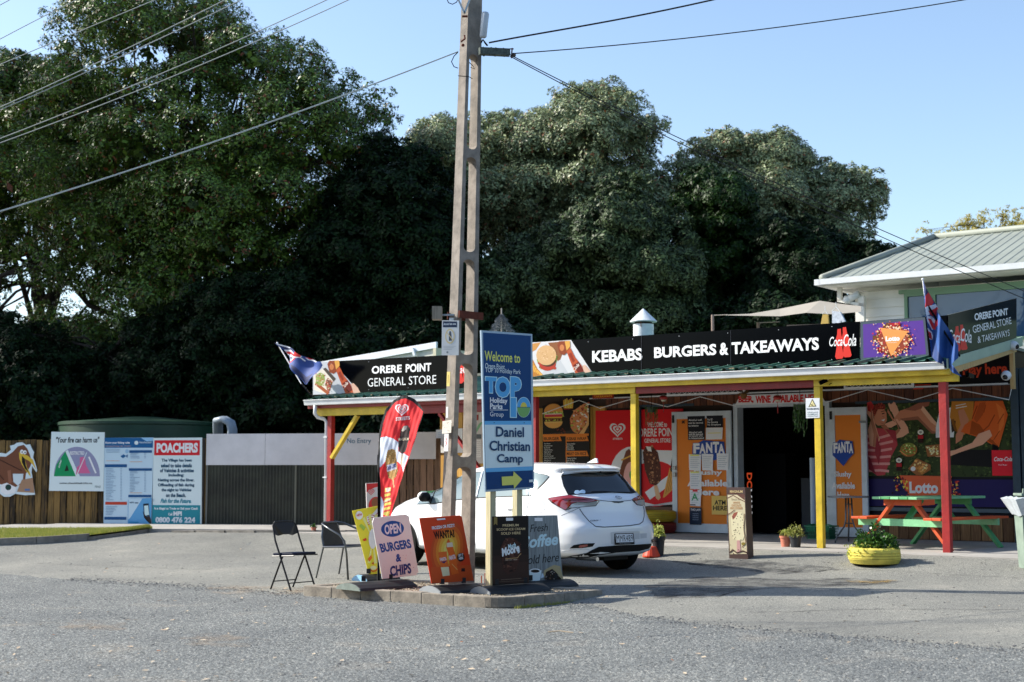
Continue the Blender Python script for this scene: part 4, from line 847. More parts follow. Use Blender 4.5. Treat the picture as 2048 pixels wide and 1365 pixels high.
m=MB(); m.prism([fpt(end-.89,zm_+.12,.07),fpt(end,zm_+.12,.07),fpt(end,zt_+.02,.07),fpt(end-.89,zt_+.02,.07)],-fn*.02,wbd); m.build('board',gate)
m=MB(); fr_=M('gate_frame','6a6a62',.6)
for a,b,c,e in ((gate0+.03,gate0+.07,zb_-.03,zm_),(gate0+.03,end-1,zb_-.05,zb_-.01)): m.prism([fpt(a,c,.05),fpt(b,c,.05),fpt(b,e,.05),fpt(a,e,.05)],-fn*.03,fr_)
m.build('frame',gate)
m=MB(); m.prism([fpt(gate0-.11,gz0-.1,.06),fpt(gate0-.01,gz0-.1,.06),fpt(gate0-.01,topz+.02,.06),fpt(gate0-.11,topz+.02,.06)],-fn*.1,M('gate_post','37302a',.8)); m.build('post',gate)
m=MB(); m.prism([fpt(gate0+1.95,zb_,.05),fpt(gate0+1.99,zb_,.05),fpt(gate0+1.99,zm_,.05),fpt(gate0+1.95,zm_,.05)],-fn*.01,M('streak','6b6a5c',.7)); m.build('cover_strip',gate)
gp_=PL(fpt(0,0,.064),fd); gp_.text('No Entry',(694,890),(742,877),'3a6f86',0); gp_.done(gate)
# green water tank and its bent white pipes
tc=aty(282,900,33.6); tr=(aty(441,900,33.6)-tc).x; z1=aty(282,851,33.6-tr).z+.08; tk=M('tank_green','1d3f2c',.5,0,.3,1.6)
th=T('water_tank','round dark green water tank with low domed lid behind the fence','water tank',(tc.x,tc.y,.3))
m=MB(); m.lathe((tc.x,tc.y,.3),[(tr,0),(tr,z1-.36),(tr+.03,z1-.34),(tr+.03,z1-.28),(tr-.02,z1-.26)],tk,64,cap=False); m.build('shell',th,smooth='auto')
m=MB(); m.lathe((tc.x,tc.y,.3),[(tr,z1-.27),(tr*.6,z1-.2),(tr*.2,z1-.13),(.001,z1-.12)],tk,64,cap=False); m.build('lid',th,smooth='auto')
for i in range(3):
    a=aty(426+i*4,848,30.6+i*.25); r_=.17; m=MB(); m.tube([a+V((-.02,.5,-.5)),a+V((0,.3,-.02)),a+V((.04,.1,.07)),a+V((.2,0,.1)),a+V((.34,0,.02)),a+V((.38,0,-.12)),a+V((.38,0,-1.2))],.07,M('pipe_grey','8e9ba5',.45),12)
    tag(m.build('bent_pipe',loc=a,smooth=True),['leftmost','middle','rightmost'][i]+' of three bent pale pipes beside the green tank','pipe','bent pipes by the tank')
PG=1.15
# --- signs on the fence
def fsign(name,lab,px,col,off=.09,th_=.02):
    p=PL(fpt(0,0,off),fd); pts=p.P(px); t_=T(name,lab,'sign',pts[-1]); m=MB(); m.prism(pts,-fn*th_,C(col)); m.build('board',t_); return p,t_
p,th=fsign('fire_sign','white fire danger sign with green, grey and pink half dial',[(103,864),(209,865),(207,983),(98,982)],'cfdbe2',.1)
p.text('"Your fire can harm us"',(112,886),(199,874),'1f2a33',.03,.15); p.ell(154,953,46,59,'8a8ba8',0,180)
p.poly([(108,953),(113,930),(131,903),(152,953)],'178a55'); p.poly([(131,903),(152,953),(160,953),(136,900)],'cfdbe2'); p.poly([(160,915),(170,914),(172,930),(181,947),(158,947),(152,950),(154,935),(160,930)],'c9628c'); p.poly([(134,929),(138,942),(129,943)],'1f2a22'); p.line([(153,952),(174,905)],1.4,'cfdbe2')
p.text('RESTRICTED',(140,910),(169,903),'dcdfe8',.03); p.text4('PROHIBITED',(189,948),(193,944),(176,916),'dcdfe8',.03) if 0 else None
p.line([(178,914),(192,947)],3.4,'dcdfe8'); p.text4('LOW',(119,937),(124,922),(117,933),'e8efe9',.04); p.text('www.checkitsalright.nz',(119,969.5),(185,965),'20262c',.02); p.text('FENZ',(190,976),(202,972),'4f6a6a',0); p.done(th)
p,th=fsign('fishing_rules_sign','tall pale blue fishing rules board with dense tables and a phone in hand',[(209,876),(307,875.5),(303,1053),(207,1052)],'b9cfe0')
p.poly([(209,876),(306,876),(306,896),(209,896)],'1d5a8c'); p.text('Know your fishing rules',(211,889),(260,883.5),'e6eef4',.03); p.text('Recreational fishing rules - Auckland',(211,894),(262,891.5),'d8b08a',.01); p.text('Fisheries New Zealand',(279,887),(303,883),'cfe0ec',.01); p.ell(273,886,4,4,'cfe0ec'); p.poly([(282,876),(306,876),(306,882),(293,883)],'8fbbe0')
p.poly([(241,913),(247,909),(252,912),(256,909),(255,916),(252,913),(246,917)],'1d5a8c'); p.ell(254,903,3.5,4,'8fb4d0')
for a,b,c in ((210,929,254),(259,901,304),(258,937,304),(257,990,303)): p.rect(a,b,c,b+(6 if a==210 else 5),'1d4f80')
p.rect(211,1004,254,1010,'b3402e'); p.rect(209,1034,253,1040,'1d4f80')
rr=random.Random(33)
for a,b,y0,y1 in ((212,235,938,1001),(261,283,907,918),(260,283,943,985),(212,250,1014,1032),(260,300,999,1004)):
    y=y0
    while y<y1: p.line([(a,y),(a+(b-a)*rr.uniform(.3,.9),y)],.9,'7390ab'); p.line([(b+6,y),(b+9,y)],.9,'7390ab'); y+=3.1
for y in (899,902,905,922,): p.line([(213,y),(240,y)],.8,'d09a74' if y==922 else '7d9ab4')
for y in (924,986): p.line([(260,y),(285,y)],.9,'d09a74')
p.poly([(257,1000),(304,996),(303,1052),(256,1051)],'5d9ac6'); p.poly([(258,998),(285,998),(262,1035),(257,1040)],'b9cfe0'); p.poly([(287,1008),(298,1007),(300,1032),(289,1035)],'1c2530'); p.poly([(289,1012),(297,1011),(299,1030),(290,1032)],'c3dbea'); p.poly([(286,1022),(289,1036),(300,1032),(303,1040),(303,1050),(292,1040)],'3a2f2c')
p.text('MPI app',(260,1008),(278,1004),'22405c',.03); p.line([(258,1045),(278,1045)],3,'2f7fae'); p.done(th)
p,th=fsign('poachers_sign','white and teal poachers warning board with red heading',[(307,876.5),(404,875.5),(403,1055),(305,1054)],'cfe0e6')
p.rect(309,881,399.5,911,'c8232c'); p.text('POACHERS',(313,906),(396,886),'f1f1f4',.05); nv='1d4a63'
for i,(t_,x0,x1) in enumerate((('The Village has been',323,384),('asked to take details',322,384),('of Vehicles & activities',320,388),('Including:',337,368),('Netting across the River.',316,389),('Offloading of fish during',316,389),('the night to Vehicles',323,383),('on the Beach.',332,372))): p.text(t_,(x0,925.5+i*9.9),(x1,917.8+i*9.9),nv,.045)
p.text('Fish for the Future.',(321,1006.5),(383,998),'2b7f92',.04,.3); p.rect(305,1010.5,400,1050.5,'2b8490'); p.text('It is Illegal to Trade or Sell your Catch',(309,1021),(396,1015),'dfeaf0',.03); p.text('Call',(337,1031.5),(345,1026),'dfeaf0',.03); p.text('MPI',(347,1032),(364,1023),'e8f0f4',.05); p.text('0800 476 224',(311,1046),(391,1034.5),'e8f0f4',.05); p.done(th)
# cut-out bird figure
p=PL(fpt(0,0,.07),fd); ou=[(-26,905),(0,906),(12,908),(22,900),(20,892),(28,890),(34,886),(44,885),(52,890),(60,889),(64,898),(68,905),(66,915),(70,925),(74,940),(73,945),(68,938),(64,932),(63,945),(65,958),(67,972),(70,990),(50,991),(30,988),(20,994),(8,994),(-4,985),(-26,980)]
pts=p.P(ou); th=T('bird_cutout','cartoon brown bird board cut out with white edge at the far left of the fence','sign',pts[-1]); m=MB(); m.prism(pts,-fn*.015,C('c9d6da')); m.build('board',th)
p.poly([(-26,912),(12,914),(26,904),(36,893),(48,890),(55,898),(60,910),(64,925),(60,935),(52,948),(50,965),(30,975),(8,970),(-26,965)],'6e4430'); p.poly([(38,905),(46,908),(56,912),(66,920),(73,942),(66,930),(58,922),(50,918),(54,935),(60,945),(62,955),(52,942),(44,930),(39,918)],'c9a83a'); p.poly([(44,912),(50,918),(52,932),(58,946),(50,938),(44,925)],'161312')
p.ell(44,904,3.6,4.2,'e8eaea'); p.ell(50,905,3.4,4,'e8eaea'); p.ell(44.6,904.5,1.2,1.6,'111111'); p.ell(50.4,905.5,1.2,1.6,'111111')
p.poly([(26,948),(47,948),(46,962),(36,972),(27,964)],'c4d0d4'); p.poly([(15,942),(22,940),(24,965),(18,972)],'8a5a44'); p.poly([(44,960),(66,956),(69,986),(34,984)],'9c7a60'); p.rect(50,978,60,982,'4a6a9a'); p.poly([(2,970),(14,966),(34,976),(30,986),(12,990),(2,984)],'dbe3e4'); p.ell(17,975,6,6,'1d3a34'); p.line([(-10,915),(20,930),(44,942)],1.6,'3f2418'); p.line([(-10,940),(8,960)],1.6,'3f2418'); p.done(th)
# plants at the fence foot
PG=1.0
# ================================================================ TREES
barkM=M('bark','32271f',.95,0,.4,3,.8,18,stretch=(1,1,.35))
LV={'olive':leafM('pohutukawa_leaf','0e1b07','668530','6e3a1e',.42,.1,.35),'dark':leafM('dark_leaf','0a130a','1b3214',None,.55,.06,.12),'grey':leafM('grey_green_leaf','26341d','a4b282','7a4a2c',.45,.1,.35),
    'green':leafM('bright_dark_leaf','0e220a','2c4816',None,.5,.1,.2),'deep':leafM('shaded_grey_leaf','111c0d','566942',None,.5,.06,.2),'yellow':leafM('autumn_leaf','8c8a30','c2b25a','a58a3a',.5,.35)}  # deep is the grey leaf darkened as a shaded lower crown
def inside(us,vs,P):
    P=np.array(P); c=np.zeros(len(us),bool); j=len(P)-1
    for i in range(len(P)):
        xi,yi=P[i]; xj,yj=P[j]
        with np.errstate(divide='ignore',invalid='ignore'): k=((yi>vs)!=(yj>vs))&(us<(xj-xi)*(vs-yi)/(yj-yi+1e-9)+xi)
        c^=k; j=i
    return c
def edgedist(us,vs,P):
    P=np.array(P,float); d=np.full(len(us),1e9)
    for a,b in zip(P,np.roll(P,-1,0)):
        ab=b-a; t=np.clip(((us-a[0])*ab[0]+(vs-a[1])*ab[1])/(ab@ab+1e-9),0,1); d=np.minimum(d,np.hypot(us-a[0]-t*ab[0],vs-a[1]-t*ab[1]))
    return d
th0=PITCH
def px3(us,vs,Y):
    F=np.array(Fv);U=np.array(Uv); r=F[None]+np.outer((us-1024)/2844,[1,0,0])-np.outer((vs-682.5)/2844,U); return np.array([0,0,1.5])+r*(Y/r[:,1])[:,None]
def foliage(rs,cen,rad,tufts,L,Wd,per=6,up=.55,flat=.75):
    """each clump carries small lumps over its skin, each lump is set with leaves that face outwards; broad cards added inside block the light"""
    ns=np.maximum(4,(tufts*.20*(rad/rad.mean())**2)).astype(int); idx=np.repeat(np.arange(len(cen)),ns); N=len(idx)
    d=rs.normal(size=(N,3)); d/=np.linalg.norm(d,axis=1)[:,None]; d[:,2]=np.where(rs.rand(N)<.72,np.abs(d[:,2]),d[:,2])
    sc=cen[idx]+d*(rad[idx]*rs.uniform(.62,1.05,N))[:,None]*np.array([1,1,flat]); sr=rad[idx]*rs.uniform(.2,.46,N)
    nl=np.maximum(6,(per*11*(sr/sr.mean())**1.6)).astype(int); j=np.repeat(np.arange(N),nl); K=len(j)
    e=rs.normal(size=(K,3)); e/=np.linalg.norm(e,axis=1)[:,None]; e=e+d[j]*.85+np.array([0,0,.2]); e/=np.linalg.norm(e,axis=1)[:,None]
    p=sc[j]+e*(sr[j]*rs.uniform(.55,1.12,K)**.6)[:,None]*np.array([1,1,.85])
    n_=e*.95+np.array([-.05,0,.28])+rs.normal(size=(K,3))*.22; n_/=np.linalg.norm(n_,axis=1)[:,None]
    a=rs.normal(size=(K,3))+np.array([0,0,up])+e*.5; a-=n_*(a*n_).sum(1)[:,None]; a/=np.linalg.norm(a,axis=1)[:,None]; w=np.cross(n_,a); l=(L*(.5+.9*rs.rand(K)**1.5))[:,None]
    v=np.stack([p,p+a*l*.5+w*l*Wd,p+a*l,p+a*l*.5-w*l*Wd],1).reshape(-1,3)
    M_=len(cen)*44; c=np.repeat(np.arange(len(cen)),44); q=rs.normal(size=(M_,3)); q/=np.linalg.norm(q,axis=1)[:,None]; b=cen[c]+q*(rad[c]*rs.uniform(0,.62,M_))[:,None]*np.array([1,1,flat])  # core cards, added to block light through the clump
    a=rs.normal(size=(M_,3)); a/=np.linalg.norm(a,axis=1)[:,None]; w=np.cross(a,q); w/=np.linalg.norm(w,axis=1)[:,None]+1e-6; l=(rad[c]*.22)[:,None]
    v2=np.stack([b,b+a*l*.5+w*l*.3,b+a*l,b+a*l*.5-w*l*.3],1).reshape(-1,3); return np.concatenate([v,v2])
def quadmesh(name,v,mat,parent,L=V((0,0,0))):
    n=len(v)//4; me=bpy.data.meshes.new(name); me.vertices.add(len(v)); me.vertices.foreach_set('co',(v-np.array(L)).astype(np.float32).ravel())
    me.loops.add(len(v)); me.loops.foreach_set('vertex_index',np.arange(len(v),dtype=np.int32)); me.polygons.add(n)
    me.polygons.foreach_set('loop_start',np.arange(0,len(v),4,dtype=np.int32)); me.polygons.foreach_set('loop_total',np.full(n,4,dtype=np.int32))
    me.materials.append(mat); me.update(calc_edges=True); me.validate(); o=bpy.data.objects.new(name,me); COL.objects.link(o); o.parent=parent; return o
NLEAF=0
def tree(name,lab,cat,P,Y,depth,ncl,rad,tufts,leaf,seed,base,group=None,L=.108,Wd=.21,per=9,holes=(),limbs=26,trunk=.28,flat=.75,up=.55,front=1.0):
    global NLEAF
    rs=np.random.RandomState(seed); P=[tuple(p) for p in P]; A=np.array(P); us=rs.uniform(A[:,0].min(),A[:,0].max(),ncl*24); vs=rs.uniform(A[:,1].min(),A[:,1].max(),ncl*24)
    k=inside(us,vs,P)
    for h in holes: k&=~inside(us,vs,h)
    us,vs=us[k][:ncl*6],vs[k][:ncl*6]; rpx=rad*2844/Y
    e=edgedist(us,vs,P); k=e>rpx*.15; us,vs,e=us[k],vs[k],e[k]
    f=np.sqrt(np.clip(e/(depth*2844/Y*.9),0.02,1)); yy=Y+rs.uniform(-1,.6,len(us))*depth*f*front
    cen=px3(us,vs,yy); rads=rad*rs.uniform(.62,1.3,len(us)); rads=np.minimum(rads,np.maximum(e/2844*Y*1.05,rad*.42))
    keep=[]
    for i in range(len(cen)):
        if len(keep)>=ncl: break
        if keep:
            kk=np.array(keep); dd=(cen[kk]-cen[i])*np.array([1,.8,1.25])
            if (np.sqrt((dd**2).sum(1))<.52*(rads[kk]+rads[i])).any(): continue
        keep.append(i)
    cen=cen[keep]; rads=rads[keep]
    root=T(name,lab,cat,base,group); v=foliage(rs,cen,rads,tufts,L,Wd,per,up,flat); NLEAF+=len(v)//4
    quadmesh('crown',v,leaf,root,V(base))
    b=vec(base); zc=cen[:,2].mean(); top=V((cen[:,0].mean(),cen[:,1].mean(),zc+.3)); m=MB()
    fork=b.lerp(V((b.x*.8+top.x*.2,b.y,b.z)),.0)+V((0,0,max(1.2,(zc-b.z)*.35)))
    m.tube([b-V((0,0,.3)),b.lerp(fork,.5)+V((trunk*.4,0,0)),fork,fork.lerp(top,.5)+V((-.3,.2,0)),top],[trunk*1.25,trunk*1.0,trunk*.85,trunk*.5,trunk*.15],barkM,10); m.build('trunk',root,smooth=True)
    m=MB(); ids=rs.permutation(len(cen))[:limbs]
    for i in ids:
        c=V(cen[i]); s_=fork.lerp(top,rs.uniform(0,.75)); mid=s_.lerp(c,.5)+V((rs.uniform(-.6,.6),rs.uniform(-.5,.5),rs.uniform(-.1,.9))); m1=s_.lerp(mid,.5)+V((rs.uniform(-.25,.25),0,rs.uniform(0,.3)))
        r=trunk*rs.uniform(.22,.45); m.tube([s_,m1,mid,mid.lerp(c,.6)+V((0,0,.15)),c],[r,r*.8,r*.6,r*.35,r*.12],barkM,7)
        for q in range(2):
            c2=V(cen[ids[rs.randint(len(ids))]]); 
            if (c2-mid).length<4: m.tube([mid,mid.lerp(c2,.5)+V((0,0,.3)),c2],[r*.45,r*.3,r*.1],barkM,5)
    m.build('branches',root,smooth=True); return root
def B0(u,Y): p=aty(u,1040,Y); return (p.x,p.y,.3)
holesL=[[(90,560),(150,480),(200,520),(170,620),(120,640)],[(200,590),(250,560),(270,640),(235,680)],[(0,420),(40,410),(50,470),(0,480)],[(190,400),(230,395),(235,440),(195,450)],[(430,600),(470,590),(480,630),(440,640)]]
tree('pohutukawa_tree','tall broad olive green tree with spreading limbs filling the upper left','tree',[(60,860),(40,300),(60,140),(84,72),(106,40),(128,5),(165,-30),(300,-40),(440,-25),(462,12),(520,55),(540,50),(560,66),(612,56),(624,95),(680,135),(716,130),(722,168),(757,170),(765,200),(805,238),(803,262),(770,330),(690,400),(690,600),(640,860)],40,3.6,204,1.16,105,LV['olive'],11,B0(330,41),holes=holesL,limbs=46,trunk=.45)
tree('left_edge_tree','dark tree whose crown meets the left edge of the view','tree',[(-800,880),(-760,-430),(-420,-430),(-240,-160),(-60,-50),(30,-25),(66,5),(84,60),(90,130),(120,200),(150,420),(130,640),(90,880)],39,3,74,1.10,90,LV['olive'],12,B0(15,39.5),holes=[[(0,420),(45,410),(60,470),(10,490)]],limbs=24,trunk=.4)  # unseen crown left of the view is raised to shade the tall tree
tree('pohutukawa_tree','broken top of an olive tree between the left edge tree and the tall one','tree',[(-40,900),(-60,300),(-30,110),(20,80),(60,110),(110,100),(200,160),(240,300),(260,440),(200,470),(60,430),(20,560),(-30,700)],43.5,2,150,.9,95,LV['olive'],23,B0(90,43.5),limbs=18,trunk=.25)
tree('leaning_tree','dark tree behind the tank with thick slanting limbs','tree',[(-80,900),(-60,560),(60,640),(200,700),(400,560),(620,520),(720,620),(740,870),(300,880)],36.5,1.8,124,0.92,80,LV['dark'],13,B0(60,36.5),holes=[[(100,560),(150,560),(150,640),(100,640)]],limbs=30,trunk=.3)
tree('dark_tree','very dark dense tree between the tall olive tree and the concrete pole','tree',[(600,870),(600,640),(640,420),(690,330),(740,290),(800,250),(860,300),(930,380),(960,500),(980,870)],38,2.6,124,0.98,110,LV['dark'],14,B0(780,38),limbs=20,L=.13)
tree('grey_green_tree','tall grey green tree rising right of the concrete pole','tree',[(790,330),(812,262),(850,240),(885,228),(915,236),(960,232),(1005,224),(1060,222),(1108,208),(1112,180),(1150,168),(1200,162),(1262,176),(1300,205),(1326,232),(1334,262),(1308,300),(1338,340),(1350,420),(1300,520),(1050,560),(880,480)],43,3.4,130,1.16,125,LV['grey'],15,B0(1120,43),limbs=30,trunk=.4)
tree('front_grey_tree','silvery green tree behind the roof flue, leaves darkened as in shade','tree',[(860,800),(880,520),(960,520),(1000,500),(1060,470),(1120,430),(1180,400),(1235,330),(1275,350),(1310,400),(1350,420),(1400,500),(1420,800)],38,2.8,148,0.92,120,LV['deep'],16,B0(1150,38),limbs=24,up=.9,L=.12)
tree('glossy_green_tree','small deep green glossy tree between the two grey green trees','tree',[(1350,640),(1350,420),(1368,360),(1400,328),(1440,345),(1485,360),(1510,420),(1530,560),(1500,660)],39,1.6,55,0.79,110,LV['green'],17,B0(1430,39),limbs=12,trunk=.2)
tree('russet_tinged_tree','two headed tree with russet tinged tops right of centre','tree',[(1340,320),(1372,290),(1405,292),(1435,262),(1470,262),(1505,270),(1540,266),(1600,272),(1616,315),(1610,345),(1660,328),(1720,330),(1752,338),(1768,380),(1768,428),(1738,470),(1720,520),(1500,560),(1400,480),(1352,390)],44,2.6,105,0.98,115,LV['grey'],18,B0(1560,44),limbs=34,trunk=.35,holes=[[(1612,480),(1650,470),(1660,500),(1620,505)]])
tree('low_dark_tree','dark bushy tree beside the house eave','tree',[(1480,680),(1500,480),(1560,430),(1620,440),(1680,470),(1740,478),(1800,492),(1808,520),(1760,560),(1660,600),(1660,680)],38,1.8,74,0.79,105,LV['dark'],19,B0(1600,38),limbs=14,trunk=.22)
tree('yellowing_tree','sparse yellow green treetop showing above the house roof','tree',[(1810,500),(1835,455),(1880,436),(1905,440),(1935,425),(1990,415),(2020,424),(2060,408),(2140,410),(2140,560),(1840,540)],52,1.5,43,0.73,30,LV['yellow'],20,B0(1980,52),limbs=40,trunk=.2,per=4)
# understorey behind the fence
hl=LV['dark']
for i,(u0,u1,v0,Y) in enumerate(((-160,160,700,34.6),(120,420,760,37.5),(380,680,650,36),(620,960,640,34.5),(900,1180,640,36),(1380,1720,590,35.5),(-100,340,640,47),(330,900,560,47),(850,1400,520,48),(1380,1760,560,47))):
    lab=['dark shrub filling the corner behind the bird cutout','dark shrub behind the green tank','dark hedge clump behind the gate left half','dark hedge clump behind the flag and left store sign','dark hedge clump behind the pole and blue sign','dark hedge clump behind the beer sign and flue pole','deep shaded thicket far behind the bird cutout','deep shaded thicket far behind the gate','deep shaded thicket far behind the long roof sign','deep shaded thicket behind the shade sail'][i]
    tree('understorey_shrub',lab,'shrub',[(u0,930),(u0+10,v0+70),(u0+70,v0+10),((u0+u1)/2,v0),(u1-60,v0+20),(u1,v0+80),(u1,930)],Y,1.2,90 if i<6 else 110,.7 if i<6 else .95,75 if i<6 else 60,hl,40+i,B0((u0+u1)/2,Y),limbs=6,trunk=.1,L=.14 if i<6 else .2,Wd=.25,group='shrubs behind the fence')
print('LEAVES',NLEAF)

rs=np.random.RandomState(99); NB=900; an=rs.uniform(R(186),R(372),NB); rad_=rs.uniform(26,36,NB); c=np.stack([np.cos(an)*rad_*1.35,np.sin(an)*rad_*.8,rs.uniform(0,8,NB)],1)
n=NB*30; ii=np.repeat(np.arange(NB),30); d=rs.normal(size=(n,3)); d/=np.linalg.norm(d,axis=1)[:,None]; p=c[ii]+d*2.2; a=rs.normal(size=(n,3)); a/=np.linalg.norm(a,axis=1)[:,None]; w=np.cross(a,d); l=1.4
wood=quadmesh('far_wood',np.stack([p,p+a*l*.5+w*.45,p+a*l,p+a*l*.5-w*.45],1).reshape(-1,3),LV['dark'],None); struct(wood,'stuff'); tag(wood,'dark belt of trees across the road that the windows mirror','trees')  # unseen belt, its height and spread set to block sky fill
# ================================================================ TRAFFIC ISLAND
iA,iB,iC=gp(604,1192),gp(1012,1219),gp(1208,1191); 
e1=(iB-iA); e1.z=0; L1=e1.length; e1.normalize(); e2=(iC-iB); e2.z=0; L2=e2.length; e2.normalize()
isl=T('kerbed_island','low kerbed island of gravel carrying the concrete pole and advertising boards','traffic island',iA.lerp(iC,.5))
IZ=.125
km=M('island_kerb','8f8678',.9,0,.35,6,.6,60)
def kerbrun(a,d,n_,L,inn):
    st=(L)/n_
    for i in range(n_):
        p=a+d*(i*st+.0018); q=a+d*((i+1)*st-.0018); w=inn*.13; z=V((0,0,-.02)); h=V((0,0,IZ+rr.uniform(-.004,.004)))
        m=MB(); m.prism([p+z,q+z,q+w+z,p+w+z],h-z,km); m.build('kerb_stone',isl,bevel=.01)
rr=random.Random(8)
kerbrun(iA+e1*.02,e1,6,L1-.28,e2); kerbrun(iB+e2*.28,e2,4,L2-.3,-e1)
m=MB(); ctr=iB-e1*.28+e2*.28; pts=[ctr+(e1*math.sin(R(a))-e2*math.cos(R(a)))*.28 for a in range(0,91,15)]; inn=[ctr+(e1*math.sin(R(a))-e2*math.cos(R(a)))*.15 for a in range(90,-1,-15)]
m.prism(pts+inn,(0,0,IZ),km); m.build('kerb_stone',isl,bevel=.015)
iD=iA+e2*L2; kerbrun(iA+e2*.14,e2,4,L2-.15,e1); kerbrun(iD+e1*.14,e1,6,L1-.3,-e2)
gv=chip('island_gravel','8c8171','b3a792','d8cdb8',38,1,big=.3)
m=MB(); nn=24; m.mi(gv)
for j in range(nn+1):
    for i in range(nn+1):
        p=iA+e1*(.12+(L1-.24)*i/nn)+e2*(.12+(L2-.24)*j/nn); m.v.append((p.x,p.y,IZ-.018+.012*math.sin(i*1.3)*math.cos(j*1.7)+rr.uniform(-.006,.006)))
for j in range(nn):
    for i in range(nn): m.f.append([j*(nn+1)+i,j*(nn+1)+i+1,(j+1)*(nn+1)+i+1,(j+1)*(nn+1)+i]); m.m.append(0)
m.build('gravel_fill',isl)
m=MB(); 
for k in range(900):
    p=iA+e1*rr.uniform(.12,L1-.12)+e2*rr.uniform(.12,L2-.12); r=rr.uniform(.005,.014); m.ball((p.x,p.y,IZ-.008),r,gv,4,(1,1.3,.7))
o=m.build('loose_gravel',isl); o['kind']='stuff'
m=MB(); m.mi(gm)
for k in range(500):
    p=iB+e2*rr.uniform(.1,L2)+e1*rr.uniform(0,.05); h=rr.uniform(.015,.05); m.v+=[(p.x-.004,p.y,0),(p.x+.004,p.y,0),(p.x+rr.uniform(-.02,.02),p.y-.01,h)]; j=len(m.v); m.f.append([j-3,j-2,j-1]); m.m.append(0)
tag(struct(m.build('weeds'),'stuff'),'tiny green weeds along the shaded right side of the island kerb','weeds')
# ---- concrete power pole
YP=17.45; pc0,pc1=aty(898,1120,YP),aty(937,0,YP); pw=V((.78,.62,0)).normalized(); pn=V((.62,-.78,0)).normalized()
def PF(a,d,z):
    k=(z-pc0.z)/(pc1.z-pc0.z); c=pc0.lerp(pc1,k); W=.395+(.215-.395)*k; D=.19+(.15-.19)*k; q=c+pw*(a*W)-pn*((1-d)*0+d*D); return V((q.x,q.y,z))
pcm=M('pole_concrete','877f76',.9,0,.34,5,.8,95); zv=lambda v: aty(915,v,YP).z
pole=T('power_pole','tall slotted concrete power pole standing on the kerbed island','power pole',V((pc0.x,pc0.y,IZ-.02)))
zb0,zt0=IZ-.05,9.2
def leg(a0,a1):
    m=MB(); zz=[zb0+(zt0-zb0)*i/12 for i in range(13)]
    for z0,z1 in zip(zz[:-1],zz[1:]):
        for (p,q) in (((a0,0),(a1,0)),((a1,0),(a1,1)),((a1,1),(a0,1)),((a0,1),(a0,0))): m.face([PF(*p,z0),PF(*q,z0),PF(*q,z1),PF(*p,z1)],pcm)
    m.face([PF(a0,0,zt0),PF(a1,0,zt0),PF(a1,1,zt0),PF(a0,1,zt0)],pcm); return m.build('leg',pole)
S0,S1=.2,.79; leg(0,S0); leg(S1,1)
slots=[(zv(b),zv(a)) for a,b in ((106,296),(312,502),(517,709),(726,915),(934,1118))]; slots.sort()
webs=[(zb0,slots[0][0])]+[(slots[i][1],slots[i+1][0]) for i in range(4)]+[(slots[4][1],zt0)]
for z0,z1 in webs:
    r=.28; rz=.055; pr=[]; lo=z0>zb0; hi=z1<zt0
    def arc(cx,cz,a0,a1): return [(cx+r*math.cos(R(a)),cz+rz*math.sin(R(a))) for a in (a0,(a0*2+a1)/3,(a0+a1*2)/3,a1)]
    if lo: pr+=arc(S0+r,z0-rz,180,90)+arc(S1-r,z0-rz,90,0)
    else: pr+=[(S0,z0),(S1,z0)]
    if hi: pr+=arc(S1-r,z1+rz,0,-90)+arc(S0+r,z1+rz,-90,-180)
    else: pr+=[(S1,z1),(S0,z1)]
    m=MB(); f=[PF(a,0.01,z) for a,z in pr]; b=[PF(a,.99,z) for a,z in pr]; m.face(f,pcm); m.face(b[::-1],pcm); n=len(f)
    for i in range(n): m.face([f[i],b[i],b[(i+1)%n],f[(i+1)%n]],pcm)
    m.build('web',pole)
# fittings
q=PL(PF(0,0,0),pw); ql=PL(PF(0,0,0)-pn*.19,pn)
rust=M('rusty_steel','5e2a1a',.85,.2,.35,14); lw=M('lichen_wood','525b56',.95,0,.5,22,.8,50); stl=M('galvanised','a8b0b4',.4,.5,.1,8)
zc=zv(629); c=PF(0,-.12,zc)
m=MB(); m.prism([PF(-.02,-.16,zc-.045),PF(1.15,-.16,zc-.05),PF(1.15,-.16,zc+.04),PF(-.02,-.16,zc+.045)],pn*.02,rust); m.build('steel_band',pole)
m=MB(); m.prism([PF(-.02,1.1,zc-.045),PF(1.15,1.1,zc-.045),PF(1.15,1.1,zc+.04),PF(-.02,1.1,zc+.045)],pn*-.02,rust); m.build('steel_band',pole)
m=MB(); d_=PF(0,1,zc)-PF(0,0,zc); a=PF(-.08,.7,zc); m.bar(a+V((-.16,0,-.06)),a+V((-.16,0,.1)),.18,.12,woodM('old_block','5a5044','8d8474')); m.bar(a+V((-.1,0,0)),a+V((.05,-.02,0)),.02,.02,stl); m.build('timber_block',pole)
for u,v in ((930,632),(952,634)): 
    a,b=q.q(u,v); m=MB(); m.lathe(q.at(a,b,.05),[(.014,0),(.014,.014)],stl,6,ax=q.n); m.build('bolt',pole)
